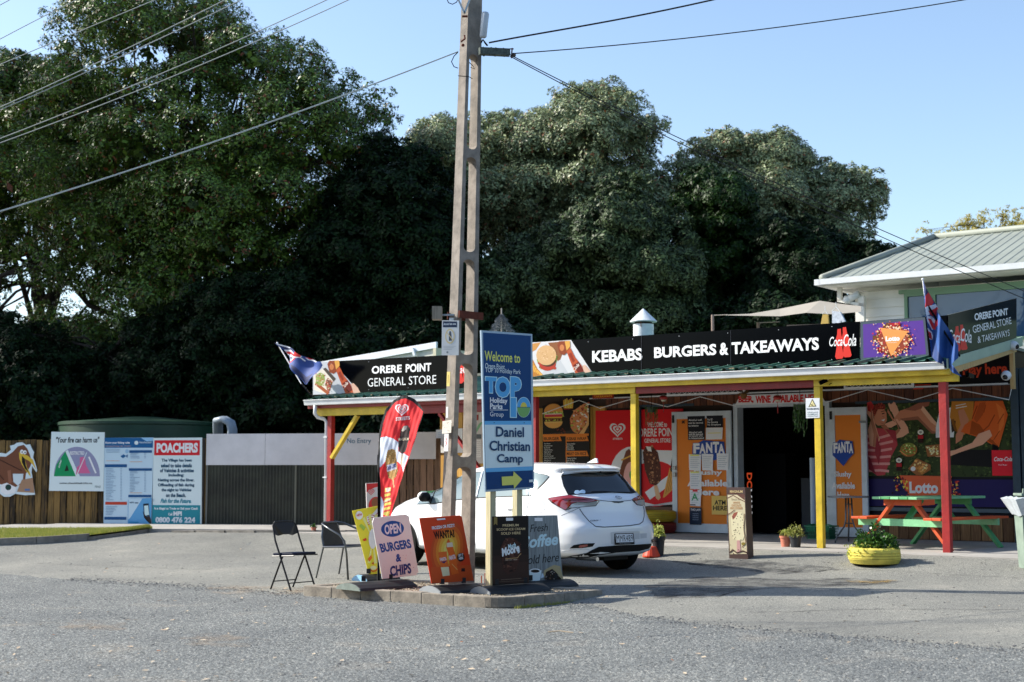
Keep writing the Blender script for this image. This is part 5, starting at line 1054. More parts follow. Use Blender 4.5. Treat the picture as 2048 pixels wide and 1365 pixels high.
# crossarm at top right, with insulators
ca=aty(958,103,YP-.05); cb=aty(1018,106,YP+.1)
th=T('cross_arm','short lichen covered timber arm with insulators near the top of the pole','cross arm',ca); m=MB(); m.bar(ca,cb,.09,.085,lw)
for k in range(60): m.ball(ca.lerp(cb,rr.random())+V((0,rr.uniform(-.05,.05),rr.choice([-1,1])*rr.uniform(.035,.05))),rr.uniform(.006,.016),lw,4)
m.build('arm',th); m=MB(); m.tube([cb+V((.03,0,-.07)),cb+V((.04,0,.06))],.01,rust,6); m.ball(cb+V((.06,0,-.03)),.03,M('insulator','5a4c44',.3),8); m.tube([cb+V((0,0,.05)),cb+V((.06,0,.05))],.008,rust,5); m.build('insulator',th,smooth=True)
a,b=aty(966,76,YP),aty(971,24,YP); m=MB(); dd=(b-a); m.tube([a,a+dd*.05,a+dd*.9,a+dd*.97,b],[.03,.045,.05,.04,.012],M('cylinder_grey','b3bcc4',.4),14); tag(m.build('grey_cylinder',loc=a,smooth=True),'pale grey capped cylinder strapped to the right side of the pole top','pole equipment')
m=MB(); s_=[aty(u,v,YP-.25) for u,v in ((914,-6),(929,27),(943,-10))]; m.bar(s_[0],s_[1],.04,.02,stl); m.bar(s_[1]+V((.0,.0,0)),s_[2],.04,.02,stl); m.tube([s_[1]+V((-.03,0,-.04)),s_[1]+V((.04,0,-.04))],.014,rust,6); m.build('stay_brace',pole)
m=MB(); m.tube([aty(u,v,YP-.2) for u,v in ((893,-4),(897,6),(905,9),(913,5),(917,-3))],.006,black,5,cap=False); m.tube([aty(u,v,YP-.15) for u,v in ((916,105),(908,113),(903,124),(908,134),(916,137))],.006,black,5); m.tube([aty(u,v,YP-.2) for u,v in ((916,152),(938,154),(945,158))],.005,black,5); m.tube([aty(u,v,YP-.2) for u,v in ((938,125),(946,132),(950,139),(941,135))],.005,black,5); m.build('cable_loop',pole)
m=MB(); m.tube([aty(u,v,YP-.22) for u,v in ((922,84),(930,78),(929,71))],.012,rust,6); m.ball(aty(926,91,YP-.22),.022,rust,7); m.tube([aty(u,v,YP+.1) for u,v in ((962,86),(966,80),(970,86),(975,92))],.012,black,6); m.build('hook',pole)
# notice, tags
def onpole(nm,lab,px,col,thk=.006):
    p=PL(PF(0,0,0)-pn*.0+(-pw)*.012-pn*.19,pn); pts=p.P(px); t_=T(nm,lab,'notice',pts[-1]); m=MB(); m.prism(pts,pw*thk,C(col)); m.build('plate',t_); return p,t_
pb=PL(PF(0,.5,zv(676))+V((-.06,-.16,0)),V((.95,-.31,0))); px=[(884,641),(918,641.5),(917,711),(883,711)]; pts=pb.P(px); th=T('alcohol_ban_notice','white alcohol ban notice with bottle pictogram bolted high on the pole','notice',pts[-1]); m=MB(); m.prism(pts,-pb.n*.008,C('c6cacb')); m.build('plate',th)
pb.poly([(886,643),(914,643.5),(914,655),(886,655)],'26344c'); pb.text('Alcohol ban area',(887,651),(912,645.5),'b8c2cc',.03); pb.ell(900,673,9.5,15,'c9b98a'); pb.ell(900,673,7.4,12,'c6cacb'); pb.poly([(899,663),(902,663),(903,670),(904,682),(898,682),(898,670)],'4a525c'); pb.line([(893,664),(907,682)],1.6,'c9b98a')
for i in range(3): pb.line([(887,693+i*3),(912-i*4,693+i*3)],.8,'9aa4a8')
pb.ell(895,705,2,2,'7a858a'); pb.done(th)
m=MB(); m.prism([PF(-.0,0,0) for _ in ()] or pb.P([(898,636),(906,636),(906,645),(898,645)],-.01),-pb.n*.03,stl); m.build('bracket',th)
p,th=onpole('hazard_sticker','small white sticker with red lightning bolt on the pole',[(889,868),(897,868),(896,903),(888,903)],'dfdcda'); p.line([(894,876),(891.5,884),(894,885),(891,893)],1.3,'c8434a'); p.line([(890,897),(895,897)],.9,'d08a8a'); p.done(th)
p,th=onpole('yellow_tag','small yellow tag fixed upright on the pole',[(894,744),(900,744),(899,773),(893,773)],'c9b56a'); p.line([(896.5,750),(896,767)],1.2,'8f7c3a'); p.done(th)
p,th=onpole('white_tag','thin white strip tag on the pole above the paint patch',[(892.5,814),(896,814),(895.5,836),(892,836)],'cfd2d2'); p.done(th)
p,th=onpole('paint_patch','patch of whitish paint on the lit face of the pole',[(885,843),(903,840),(902,866),(884,868)],'c9c4b8',.003); p.dots([(885,843),(903,840),(902,866),(884,868)],26,['8f867a','a8a094','d8d4cc'],.5,1.6,5); p.done(th)
PG=1.25
# ---- blue town sign on two timber posts
sx=V((.743,.669,0)); ts=PL(V((-.335,16.75,0)),sx); px=[(962.6,661),(1064.6,668.5),(1068.6,978),(970.8,984.5)]
pts=ts.P(px); th=T('welcome_sign','tall blue holiday park and christian camp direction sign on timber posts','sign',V((-.2,17,IZ))); m=MB(); m.prism(pts,-ts.n*.025,M('sign_alloy','8fa3b4',.4,.3)); m.build('frame',th)
nb='0e3a68'; lb='5fa2cc'; ts.poly([(966,665.5),(1061.5,672),(1062.5,842),(969,842.5)],nb); ts.poly([(969,842.5),(1062.5,842),(1063,850),(969,850)],lb); ts.poly([(969,850),(1063,850),(1065,935),(971,937)],'c6d4e2'); ts.poly([(971,937),(1065,933),(1065.3,941),(971.5,945)],lb); ts.poly([(971.5,945),(1065.3,941),(1066,974),(973,980)],nb)
ts.text('Welcome to',(969,722),(1040,707),'cfcf62',.015); ts.text('Orere Point',(970,737),(1009,729),'c9d6e4',.005); ts.text('TOP 10 Holiday Park',(970,747.5),(1041,740),'c9d6e4',.005)
for nme,a,b,c,d in (('T',970,786,993,755),('O',990,795,1020,755),('P',1020,799,1042,755),('1',1020,835,1032,796)): ts.text(nme,(a-1,b+1),(c+1,d-1),'a9cbe0',.07); ts.text(nme,(a+.6,b-.6),(c-.6,d+.6),'4f97c6',.055)
ts.ell(1046.5,815,14,20.5,'a9cbe0'); ts.ell(1046.5,815,13,19.3,'4f97c6',0,180); ts.ell(1046.5,815,6.5,10,'c9b84a',0,180); ts.ell(1046.5,815.6,13,19.3,'6f9c5a',180,360); ts.line([(1033,815),(1060,815)],1,nb)
ts.text('Holiday',(979,809),(1014,797),'dfe6ee',.03); ts.text('Parks',(979,818.5),(1004,808),'dfe6ee',.03); ts.line([(979,820.7),(1015,820.5)],1,'dfe6ee'); ts.text('Group',(979,836),(1006,824.5),'dfe6ee',.0)
ts.text('Daniel',(991,874),(1047,855),'16395c',.02); ts.text('Christian',(978,902),(1059,883),'16395c',.02); ts.text('Camp',(993,930.5),(1045,909),'16395c',.02)
ts.poly([(1002,954),(1025,952.5),(1026,943),(1043,959),(1027,978),(1026,970),(1003,971.5)],'c9c763'); ts.poly([(1057,960),(1064.5,959.4),(1064.5,964.5),(1057,965)],'c9d6e4')
for u,v in ((987,846),(1047,846),(982,697),(1050,700),(990,971),(1056,970)): ts.ell(u,v,.9,.9,'2a3c50')
ts.done(th)
pw_=woodM('treated_post','8f8a68','bdb592',.85)
a0=ts.q(990,985)[0]; a1=ts.q(1043,985)[0]; ztop=ts.q(970,700)[1]
for a in (a0,a1):
    m=MB(); c=ts.at(a,0,-.075); hx=sx*.044; hy=V((-sx.y,sx.x,0))*.044; m.prism([c-hx-hy+V((0,0,IZ-.05)),c+hx-hy+V((0,0,IZ-.05)),c+hx+hy+V((0,0,IZ-.05)),c-hx+hy+V((0,0,IZ-.05))],(0,0,ztop),pw_); m.build('post',th,bevel=.004)
# ---- swing boards in rubber bases
rub=M('rubber_base','16181b',.6,0,.1,8); capm=M('base_cap','6f7a72',.6,0,.2,10)
def swing(name,lab,corner,al,px,col,base_l,base_w,capc=capm,back=None,bz=IZ-.01):
    x=V((math.cos(R(al)),math.sin(R(al)),0)); p=PL(corner,x); pts=p.P(px); root=T(name,lab,'sandwich board',V((corner[0],corner[1],bz)))
    m=MB(); m.prism(pts,-p.n*.012,C(col) if isinstance(col,str) else col); m.build('panel',root,bevel=.003)
    # base: arched section run along the board
    mid=(pts[-1]+pts[-2])/2; c=V((mid.x,mid.y,bz)); h=base_w/2; prof=[(-h,0),(-h*.92,.03),(-h*.6,.062),(-h*.2,.08),(h*.2,.08),(h*.6,.062),(h*.92,.03),(h,0)]
    s=[c-x*base_l/2+p.n*a+V((0,0,b)) for a,b in prof]; m=MB(); m.prism(s,x*base_l,rub); m.build('base',root,bevel=.004)
    s2=[c-x*(base_l/2+.012)+p.n*a*.97+V((0,0,b*.97)) for a,b in prof]; m=MB(); m.prism(s2,x*.011,capc); m.build('end_cap',root)
    m=MB(); 
    for f in (-.3,.3): m.bar(c+x*f*base_l*.8+V((0,0,.09)),c+x*f*base_l*.8+V((0,0,.15)),.03,.05,rub)
    m.build('spring',root); return p,root
p,th=swing('swing_sign','white swing board reading open burgers and chips in blue',(-1.55,16.95,0),42,[(748,1036),(811,1029),(818,1033),(837,1144),(833,1151),(765,1158.5),(745,1046)],'dedccb',.82,.5)
bl='1f4f8f'; p.ell(785,1058,23,16,bl,rot=4); p.text4('OPEN',(770,1070),(803,1066),(768,1050),'dadada',.035); p.text4('BURGERS',(763,1106),(824,1096),(758,1088),bl,.04); p.text4('&',(792,1125),(803,1123),(791,1109),'2a4a8a',.04); p.text4('CHIPS',(781,1154),(823,1147),(779,1133),'273a72',.04)
p.poly([(775,1042),(780,1037),(786,1037),(788,1042)],'e3e3e6'); p.dots([(760,1105),(835,1095),(835,1145),(768,1155)],14,['c9a0a0','a8888a'],.5,1.1,6); p.done(th)
p,th=swing('swing_sign','orange swing board asking wanta with slushy cup and bottle',(-.93,16.25,0),37,[(839,1036.5),(920,1031),(924,1034),(947.7,1161.6),(863.5,1167.8)],'c8401e',.62,.46,capc=M('cap_alloy','8f9498',.4,.3))
# printed glow of the poster: nested tints
for i,(s_,h) in enumerate(((1.0,'bd4a22'),(.86,'c75c26'),(.7,'d27a2c'),(.55,'dc9638'),(.4,'e4b04a'),(.24,'eec465'))): p.ell(896,1098,34*s_,56*s_,h,rot=-10)
p.poly([(861,1135),(941,1130),(947,1161),(864,1167)],'c24d22'); p.text4('FROZEN OR FIZZY!',(864,1060),(909,1054),(863,1053.5),'e8dcd8',.03); p.text4('WANTA?',(869,1079),(910,1075),(866,1063),'2a1410',.04)
p.poly([(876,1105),(893,1103),(894,1118),(899,1152),(884,1153),(879,1122)],'d9652a'); p.poly([(881,1135),(897,1134),(899,1151),(885,1153)],'efc9a0'); p.text4('FANTA',(880,1123),(893,1121),(879,1116),'efe6ee',.03); p.poly([(881,1124),(893,1122),(888,1127)],'2f2a5c')
p.poly([(893,1085),(896,1077),(900,1085),(905,1094),(911,1112),(913,1130),(917,1147),(903,1150),(898,1125),(896,1108),(892,1095)],'db5f22'); p.poly([(893,1086),(904,1085),(906,1094),(893,1095)],'efc0a6'); p.text4('FANTA',(898,1121),(911,1118),(897,1112),'efe6ee',.03); p.line([(903,1128),(914,1140)],1.2,'efa060')
p.ell(921,1115,7.5,8.5,'2c1a18'); p.text4('GET IT',(916,1114),(926,1112),(915.5,1109),'e6dcd6',.03); p.text4('HERE',(917,1120),(926,1118.5),(916.5,1115),'e6dcd6',.03); p.rect(922,1137,929,1143,'3c2420'); p.poly([(872,1038),(889,1036.5),(890,1039.5),(874,1041)],'e0dcd8'); p.done(th)
p,th=swing('swing_sign','black swing board selling premium scoop ice cream',(-.225,16.25,0),37,[(984.9,1033.3),(1056.6,1032),(1057.9,1166.6),(985.6,1171.6)],'15100f',.85,.4,capc=M('cap_alloy','8f9498',.4,.3))
for a,b,h in ((1100,1128,'1f1512'),(1112,1150,'2a1b16'),(1126,1168,'33211a')): p.poly([(985.5,a),(1057.4,a-2),(1057.7,b-2),(985.7,b)],h)
p.poly([(1012,1036),(1026,1036),(1026,1041.5),(1012,1042)],'e0e2e6'); gd='b7a27a'
for t_,a,b,c,d in (('PREMIUM',1005,1054,1037,1048),('SCOOP ICE CREAM',993,1062,1050,1055.5),('SOLD HERE',1002,1070,1041,1063.5)): p.text(t_,(a,b),(c,d),gd,.02)
CN=[(1001,1108),(1001,1095),(1007,1082),(1018,1075),(1030,1078),(1040,1088),(1042,1105),(1038,1120),(1032,1142),(1015,1150),(1006,1140),(1004,1122)]
p.poly(CN,'3a2018'); p.dots(CN,90,['4d2f24','2a1610','5e3c2e','1d0f0b'],1.5,4,71); p.text4('Moore',(1004,1114),(1040,1103),(1000,1098),'cfe0ea',.045,.3); p.text4('Much',(1016,1099),(1032,1094),(1014,1090),'b9d0de',.03,.3); p.line([(1010,1118),(1034,1116),(1041,1108)],1.2,'a8885a'); p.poly([(1034,1106),(1040,1102),(1037,1107)],'cfe0ea')
p.poly([(987,1035),(994,1035),(994,1051),(990.5,1047.5),(987,1051)],'7a683a'); p.line([(1001,1160),(1042,1157)],1,'6d5a4a'); p.line([(998,1164),(1048,1161)],.8,'5d4c40'); p.text('SERVED HERE',(1010,1121.5),(1034,1118.5),'a89a88',.01); p.done(th)
wp=woodM('printed_boards','4b5054','8b9291',.6,18,1,.05)
p,th=swing('swing_sign','swing board with weathered plank print selling fresh coffee',(.24,16.95,0),37,[(1030,1032),(1115,1031),(1126,1160),(1045,1168)],wp,.78,.4)
p.poly([(1069,1036),(1085,1036),(1085,1042.5),(1069,1042.5)],'e0e2e6'); p.text4('Fresh',(1060,1065),(1096,1062),(1059,1050),'14171a',.0,.3); p.text4('Coffee',(1040,1099),(1118,1090),(1036,1074),'b6cfe6',.03,.35); p.text4('Sold here',(1047,1130),(1118,1123),(1046,1112),'14171a',.0,.3)
p.poly([(1058,1141),(1083,1141),(1080,1160),(1074,1166),(1064,1166),(1059,1158)],'c3d2dc'); p.ell(1070,1142,11,4.6,'dbe4ea'); p.ell(1070,1142.6,8.8,3.2,'1d120d'); p.poly([(1083,1147),(1088,1148),(1087,1155),(1081,1157)],'b4c4d0'); p.ell(1072,1165,15,3.4,'b9c9d6')
p.poly([(1088,1141),(1100,1134),(1108,1130),(1120,1133),(1126,1158),(1118,1161),(1092,1157),(1086,1150)],'a3926c'); B_=[(1092,1144),(1104,1138),(1113,1146),(1122,1158),(1118,1162),(1094,1165),(1088,1158)]; p.poly(B_,'1a120e'); p.dots(B_,70,['3a271d','5a4030','120b08','8a8078'],.7,1.7,81); p.done(th)
m=MB(); c=p.P([(1080,1014)])[0]; m.tube([c+V((.062*math.cos(a),.02*math.cos(a),.07*math.sin(a))) for a in [6.283*i/20 for i in range(20)]],.0025,M('wire_grey','7d7f80',.5),4,closed=True); m.build('wire_loop',th)
p,th=swing('swing_sign','yellow ice cream swing board half hidden behind the open board',(-1.95,17.9,0),40,[(705,1022),(757,1012),(772,1140),(765,1150),(741,1160)],'d6c63a',.5,.35,capc=C('7fa9c4'))
p.poly([(733,1034),(745,1028),(757,1014),(757,1050),(738,1050),(734,1042)],'e9d9d4'); 
for i in range(4): p.line([(735,1036+i*5),(744,1030+i*5),(750,1033+i*4),(757,1024+i*6)],1.3,'b8343a')
for i in range(16):
    a=R(i*22.5+8); p.poly([(745,1078),(745+34*math.cos(a),1078+50*math.sin(a)),(745+34*math.cos(a+.16),1078+50*math.sin(a+.16))],'e8e08a') if 712<745+34*math.cos(a)<770 and 745+34*math.cos(a)>708+(1078+50*math.sin(a)-1022)*.26 else None
p.ell(745,1078,8,20,'e9e9dc'); p.ell(718,1031,7.3,8.6,'e6e6e6'); p.text4('NEW',(713,1034),(724,1031.5),(713,1029),'b52c2a',.04)
p.poly([(718,1052),(722,1048),(731,1055),(727,1062)],'93b04a'); p.poly([(725,1079),(732,1076),(733,1081),(727,1083)],'c8452a'); p.poly([(735,1118),(742,1110),(744,1116),(738,1124)],'d9662a'); p.text('4',(743,1130),(747,1124),'b8342a',.03); p.line([(739,1138),(744,1143),(751,1142),(756,1135)],1.6,'c8342a'); p.ell(746,1136,6,4,'ead8a0'); p.poly([(741,1160),(758,1146),(764,1150),(764,1156)],'2f7ab0'); p.done(th)
p_=PL((-2.0,19.3,0),V((.93,.36,0))); pts=p_.P([(732,967),(762,965),(766,1090),(738,1092)]); th=T('upright_board','white and red ice cream board standing behind the yellow board','sandwich board',(pts[-1].x,pts[-1].y,G(pts[-1].x,pts[-1].y)))
m=MB(); m.prism([pts[0],pts[1],pts[2]-SZ*.3,pts[3]-SZ*.3],-p_.n*.02,C('c9c2bf')); m.build('panel',th); p_.poly([(733,968),(762,966),(762,972),(748,976),(733,985)],'c83a3a'); heart(p_,742,984,7,'c83a3a','c9c2bf'); p_.ell(752,1012,15,18,'c83a3a'); p_.ell(752,1006,9,10,'8a5a40'); p_.done(th)
PG=1.0
# ---- cloth rastered from shapes
def cloth(name,parent,P,outline,shapes,step,warp,th_=0):
    us=[a for a,b in outline]; vs=[b for a,b in outline]; u0,u1,v0,v1=min(us),max(us),min(vs),max(vs); nu=int((u1-u0)/step)+1; nv=int((v1-v0)/step)+1
    mats=[]; vid={}; m=MB()
    def vert(i,j):
        if (i,j) in vid: return vid[(i,j)]
        u,v=u0+i*step,v0+j*step; a,b=P.q(u,v); m.v.append(tuple(P.at(a,b,warp(u,v)))); vid[(i,j)]=len(m.v)-1; return vid[(i,j)]
    bb=[(s,min(x for x,y in s),max(x for x,y in s),min(y for x,y in s),max(y for x,y in s),c) for s,c in shapes]
    for j in range(nv):
        for i in range(nu):
            u,v=u0+(i+.5)*step,v0+(j+.5)*step
            if not inpoly(u,v,outline): continue
            col=None
            for s,x0,x1,y0,y1,c in bb:
                if x0<=u<=x1 and y0<=v<=y1 and inpoly(u,v,s): col=c
            m.f.append([vert(i,j+1),vert(i+1,j+1),vert(i+1,j),vert(i,j)]); m.m.append(m.mi(M('cloth_'+col,col,.7,0)))
    o=m.build(name,parent,smooth=True); return o
def cz(pts,s,ox,oy): return [(ox+x/s,oy+y/s) for x,y in pts]
# feather banner
FB=PL(aty(757,1060,17.9),V((.88,-.47,0))); Z_=lambda *p: cz(p,4.877,740,780)
out=Z_((75,1480),(75,1250),(75,700),(85,450),(100,320),(150,190),(220,110),(300,60),(360,55),(430,90),(480,140),(530,205),(420,560),(330,810),(205,1230),(165,1420),(150,1480))
inner=Z_((98,1480),(100,1250),(100,700),(108,450),(122,330),(165,215),(235,130),(305,92),(355,85),(415,115),(465,165),(520,212),(420,560),(330,810),(205,1230),(165,1420),(150,1480))
def ell2(x,y,a,b,n=18): return [(x+a*math.cos(6.283*i/n),y+b*math.sin(6.283*i/n)) for i in range(n)]
def hrt(x,y,r): return [(x+r*math.sin(a)**3,y-r*(13*math.cos(a)-5*math.cos(2*a)-2*math.cos(3*a)-math.cos(4*a))/16) for a in [6.283*i/30 for i in range(30)]]
rd='ea262c'; wb_='dde5f2'
sh=[(out,'101114'),(inner,rd)]+[(hrt(804.5,819,r),c) for r,c in ((13.5,'f2ecee'),(10.4,rd),(8.2,'dfd6d8'),(5.6,rd),(3.4,'dfd6d8'))]
sh+=[(Z_((102,468),(160,455),(230,475),(275,510),(275,600),(310,625),(330,620),(378,650),(360,705),(327,805),(310,740),(270,705),(240,690),(150,700),(102,760)),wb_),(Z_((102,1040),(130,1100),(130,1240),(140,1480),(102,1480)),wb_),
 (Z_((298,390),(328,352),(366,348),(386,380),(380,490),(345,600),(315,628),(280,600),(275,520)),'332422'),(Z_((304,400),(330,352),(362,350),(350,385),(320,408)),'d8cfc0'),(Z_((306,628),(322,628),(316,735),(294,735)),'b8a488')]
ck=Z_((150,700),(178,590),(215,575),(245,590),(252,680),(270,790),(255,850),(215,880),(175,860),(155,760)); sh+=[(ck,'b58a4a')]
rr=random.Random(15)
for k in range(130):
    u,v=rr.uniform(770,796),rr.uniform(897,961)
    if inpoly(u,v,ck): sh.append((ell2(u,v,.9,.9,6),rr.choice(['d8b56c','7d5526','e3c88e'])))
sh+=[(Z_((160,735),(245,715),(258,770),(165,800)),'d6d8e4'),(Z_((215,880),(232,875),(238,950),(225,955)),'cfae7c')]
sh+=[(Z_((140,960),(205,948),(200,1060),(215,1100),(185,1235),(135,1220)),'d6c35a')]+[(Z_((138,1000+i*44),(205,985+i*44),(208,1004+i*44),(138,1020+i*44)),'c9452e') for i in range(5)]+[(Z_((150,960),(198,955),(190,990),(160,1000)),'e3dccb')]
ban=T('feather_banner','tall red feather banner with ice creams and heart emblem on a black pole','banner',gp(757,1166,IZ))
wv=lambda u,v: .010*math.sin((u*.9+v*.35)*.12)+.005*math.sin((u*1.4-v*.5)*.17+1)+.0015*math.sin(u*.7+v*.2)
cloth('cloth',ban,FB,out,sh,1.05,wv)
FB.k=.0; 
def at2(a,b,off=0,P=FB): return P.o+P.x*a+P.y*b+P.n*off
def wtext(P,s,bl,br,tl,col,bold,shear,warp,off=.004):
    vs,fs,_=textmesh(s,bold,shear,1); A,B,Cc=V((*bl,0)),V((*br,0)),V((*tl,0)); o=[]
    for x,y in vs: q=A+(B-A)*x+(Cc-A)*y; a,b=P.q(q.x,q.y); o.append(P.at(a,b,warp(q.x,q.y)+off))
    P.mb.raw(o,fs,C(col))
wtext(FB,'STREETS',(792.7,842.5),(819,839.5),(792.5,835.5),'e6dcdc',.04,0,wv); wtext(FB,'MAGNUM',(797,882),(818.5,881),(796.5,876.5),'d8c9b0',.01,0,wv,.008); wtext(FB,'Golden Crunch',(774,942),(792,934),(773,932),'3f4a8a',.03,.3,wv); wtext(FB,'twister',(768,1006),(784,1000),(767,1001),'e6dcc0',.03,.3,wv)
FB.done(ban)
m=MB(); m.tube([V((ban.location.x,ban.location.y,IZ-.02)),FB.P([(757.5,1060)])[0],FB.P([(757,930)],.0)[0]],[.016,.014,.012],black,8); m.build('pole',ban)
# flags
def flag(lab,P,out,sh,staff,warp):
    c=P.P([staff[-1]])[0]; th=T('flag',lab,'flag',c); cloth('cloth',th,P,out,sh,.7,warp); m=MB(); m.tube(P.P([staff[0],staff[1]],.01),.012,wht,8); m.build('staff',th); 
    if len(staff)>2: m=MB(); m.tube(P.P([staff[1],staff[2]],.01),.014,black,8); m.build('staff_foot',th)
    m=MB(); m.ball(P.P([staff[0]],.01)[0],.02,wht,8); m.build('finial',th)
A1=lambda *p: cz(p,8.53,540,670); fbv='1b3f86'; nv='172352'; cr_='c1262f'; wt='d3d9e6'
P=PL(sp(-11.95,-.15,0),V((.75,-.66,0)).normalized())
flag('blue ensign flag tilting left off the left corner of the veranda',P,A1((130,140),(330,215),(450,270),(560,355),(700,420),(800,460),(925,460),(940,520),(800,680),(700,800),(600,845),(545,840),(350,490)),
 [(A1((100,100),(1000,100),(1000,900),(100,900)),fbv),(A1((130,140),(450,270),(440,300),(230,250),(180,190)),nv),(A1((150,145),(330,215),(320,232),(160,175)),wt),(A1((215,252),(330,255),(440,315),(500,290),(570,380),(520,400),(430,390),(300,350),(250,340)),wt),
  (A1((225,280),(320,285),(430,330),(480,282),(560,360),(540,385),(430,370),(330,335),(250,325)),cr_),(A1((265,340),(300,352),(420,385),(470,392),(360,480),(335,450)),wt),(A1((300,370),(380,385),(340,430)),nv),(A1((335,455),(440,390),(470,395),(355,485)),cr_),
  (A1((530,390),(560,400),(590,445),(570,452)),wt),(A1((600,395),(680,400),(740,430),(800,465),(760,472),(700,450),(620,430)),wt),(A1((600,385),(700,405),(790,450),(720,425),(640,420)),cr_),(A1((560,470),(760,560),(900,480),(930,500),(800,680),(580,690)),fbv),(A1((380,500),(470,560),(540,660),(600,720),(760,660),(700,800),(560,840)),nv)],
 A1((130,140),(545,840),(730,1060)),lambda u,v: .06*math.sin((u-540)*.11+(v-680)*.05)+.03*math.sin((u-540)*.05-(v-690)*.13))
A2=lambda *p: cz(p,4.549,1700,550)
P=PL(sp(-.22,-.3,0),V((.92,-.39,0)).normalized())
flag('blue ensign flag hanging limp at the right front corner of the veranda',P,A2((668,60),(700,130),(770,255),(802,300),(790,330),(900,500),(985,640),(985,760),(930,815),(1012,925),(940,895),(880,830),(790,795),(735,740),(722,600),(700,400),(682,250)),
 [(A2((600,0),(1100,0),(1100,1000),(600,1000)),'1c4a8c'),(A2((670,60),(700,130),(770,255),(720,250),(685,200)),nv),(A2((690,200),(720,160),(755,245),(700,350),(688,300)),cr_),(A2((690,300),(770,258),(802,300),(715,370),(700,380)),wt),(A2((715,330),(790,285),(800,310),(730,370)),cr_),(A2((702,380),(740,375),(790,430),(775,445),(745,425),(760,490),(742,500),(706,420)),wt),
  (A2((712,400),(735,400),(780,500),(745,490)),cr_),(A2((745,340),(790,330),(780,375),(735,372)),'a3262e'),(A2((770,400),(802,410),(802,460),(765,490)),cr_),(A2((705,480),(740,520),(760,600),(715,580)),wt),(A2((712,510),(735,530),(740,590),(715,570)),cr_),(A2((735,600),(760,520),(800,690),(870,800),(930,830),(1010,925),(880,830),(790,795),(735,740)),'16356c')],
 A2((662,42),(690,250),(1000,745)),lambda u,v: .07*math.sin((u-1845)*.2+(v-600)*.01)+.02*math.sin(v*.08))
# ---- chairs
bk=M('chair_black','101218',.4,0,spec=.3); bs_=M('chair_pad','141c30',.6,0,.05,8,spec=.12); tub=M('chair_tube','5a5d60',.3,.8); msh=M('mesh_weave','26231f',.7,0,.4,60)
root=T('folding_chair','black folding chair standing on the road left of the island','chair',gp(585,1180),rz=0)
fdir=R(-28)
def L_(x,y,z): return V((x,y,z))
# local: x forward, y left
for y in (-.21,.21):
    m=MB(); m.tube([L_(-.16,y*.93,.80),L_(-.1,y,.62),L_(.2,y,.0)],.0115,bk,8); m.build('front_leg',root,loc=None)
    m=MB(); m.tube([L_(.02,y*.9,.43),L_(-.02,y*.9,.36),L_(-.2,y*.9,0)],.0115,bk,8); m.build('rear_leg',root)
for o in root.children: pass
m=MB(); m.tube([L_(-.16,-.195,.80),L_(-.18,-.15,.845),L_(-.185,0,.85),L_(-.18,.15,.845),L_(-.16,.195,.80)],.0115,bk,8); m.prism([L_(-.165,-.19,.83),L_(-.17,0,.84),L_(-.165,.19,.83),L_(-.125,.2,.7),L_(-.13,.12,.675),L_(-.12,.05,.69),L_(-.12,-.05,.69),L_(-.13,-.12,.675),L_(-.125,-.2,.7)],V((-.018,0,-.004)),bk); m.build('backrest',root)
m=MB(); m.prism([L_(-.17,-.18,.43),L_(-.13,-.2,.43),L_(.2,-.2,.445),L_(.24,-.16,.445),L_(.24,.16,.445),L_(.2,.2,.445),L_(-.13,.2,.43),L_(-.17,.18,.43)],V((0,0,.03)),bs_); m.build('seat',root,bevel=.008)
m=MB(); m.tube([L_(.15,-.21,.1),L_(.15,.21,.1)],.007,bk,6); m.tube([L_(-.15,-.19,.11),L_(-.15,.19,.11)],.007,bk,6); m.tube([L_(-.16,-.2,.42),L_(.23,-.2,.44)],.009,bk,6); m.tube([L_(-.16,.2,.42),L_(.23,.2,.44)],.009,bk,6); m.build('stretcher',root)
def fixlocal(root,rz):
    # parts were written in the thing's own coordinates
    for o in root.children:
        if not o.get('_f'): o.data.transform(Matrix.Translation(root.location)); o['_f']=1
    root.rotation_euler=(0,0,rz)
    for o in root.children: del o['_f']
fixlocal(root,R(-38))
root=T('mesh_armchair','dark mesh back armchair with steel tube arms behind the folding chair','chair',gp(690,1156),rz=0)
for y in (-.25,.25):
    m=MB(); m.tube([L_(-.27,y*.55,.73),L_(-.22,y*.9,.715),L_(-.05,y*1.08,.65),L_(.12,y*1.1,.58),L_(.2,y*1.08,.5),L_(.23,y*1.05,.35),L_(.26,y*1.04,0)],.0135,tub,8); m.build('arm_leg',root,smooth=True)
    m=MB(); m.tube([L_(-.2,y*.85,.41),L_(-.3,y*.95,0)],.012,tub,8); m.build('rear_leg',root)
m=MB(); m.tube([L_(-.27,y_*.55,.73) for y_ in (-.25,.25)],.0135,tub,8); m.tube([L_(-.27,-.1375,.73),L_(-.24,-.2,.55),L_(-.2,-.21,.41)],.012,tub,8); m.tube([L_(-.27,.1375,.73),L_(-.24,.2,.55),L_(-.2,.21,.41)],.012,tub,8); m.build('back_frame',root)
m=MB(); m.prism([L_(-.2,-.2,.42),L_(-.26,-.18,.7),L_(-.275,-.12,.725),L_(-.275,.12,.725),L_(-.26,.18,.7),L_(-.2,.2,.42)],V((-.008,0,0)),msh); m.build('backrest',root)
m=MB(); m.prism([L_(-.2,-.22,.415),L_(.22,-.24,.43),L_(.22,.24,.43),L_(-.2,.22,.415)],V((0,0,.012)),bs_); m.build('seat',root)
m=MB(); m.tube([L_(-.2,-.22,.41),L_(.22,-.25,.425),L_(.22,.25,.425),L_(-.2,.22,.41)],.012,tub,8,closed=True); m.build('seat_frame',root)
fixlocal(root,R(-32))
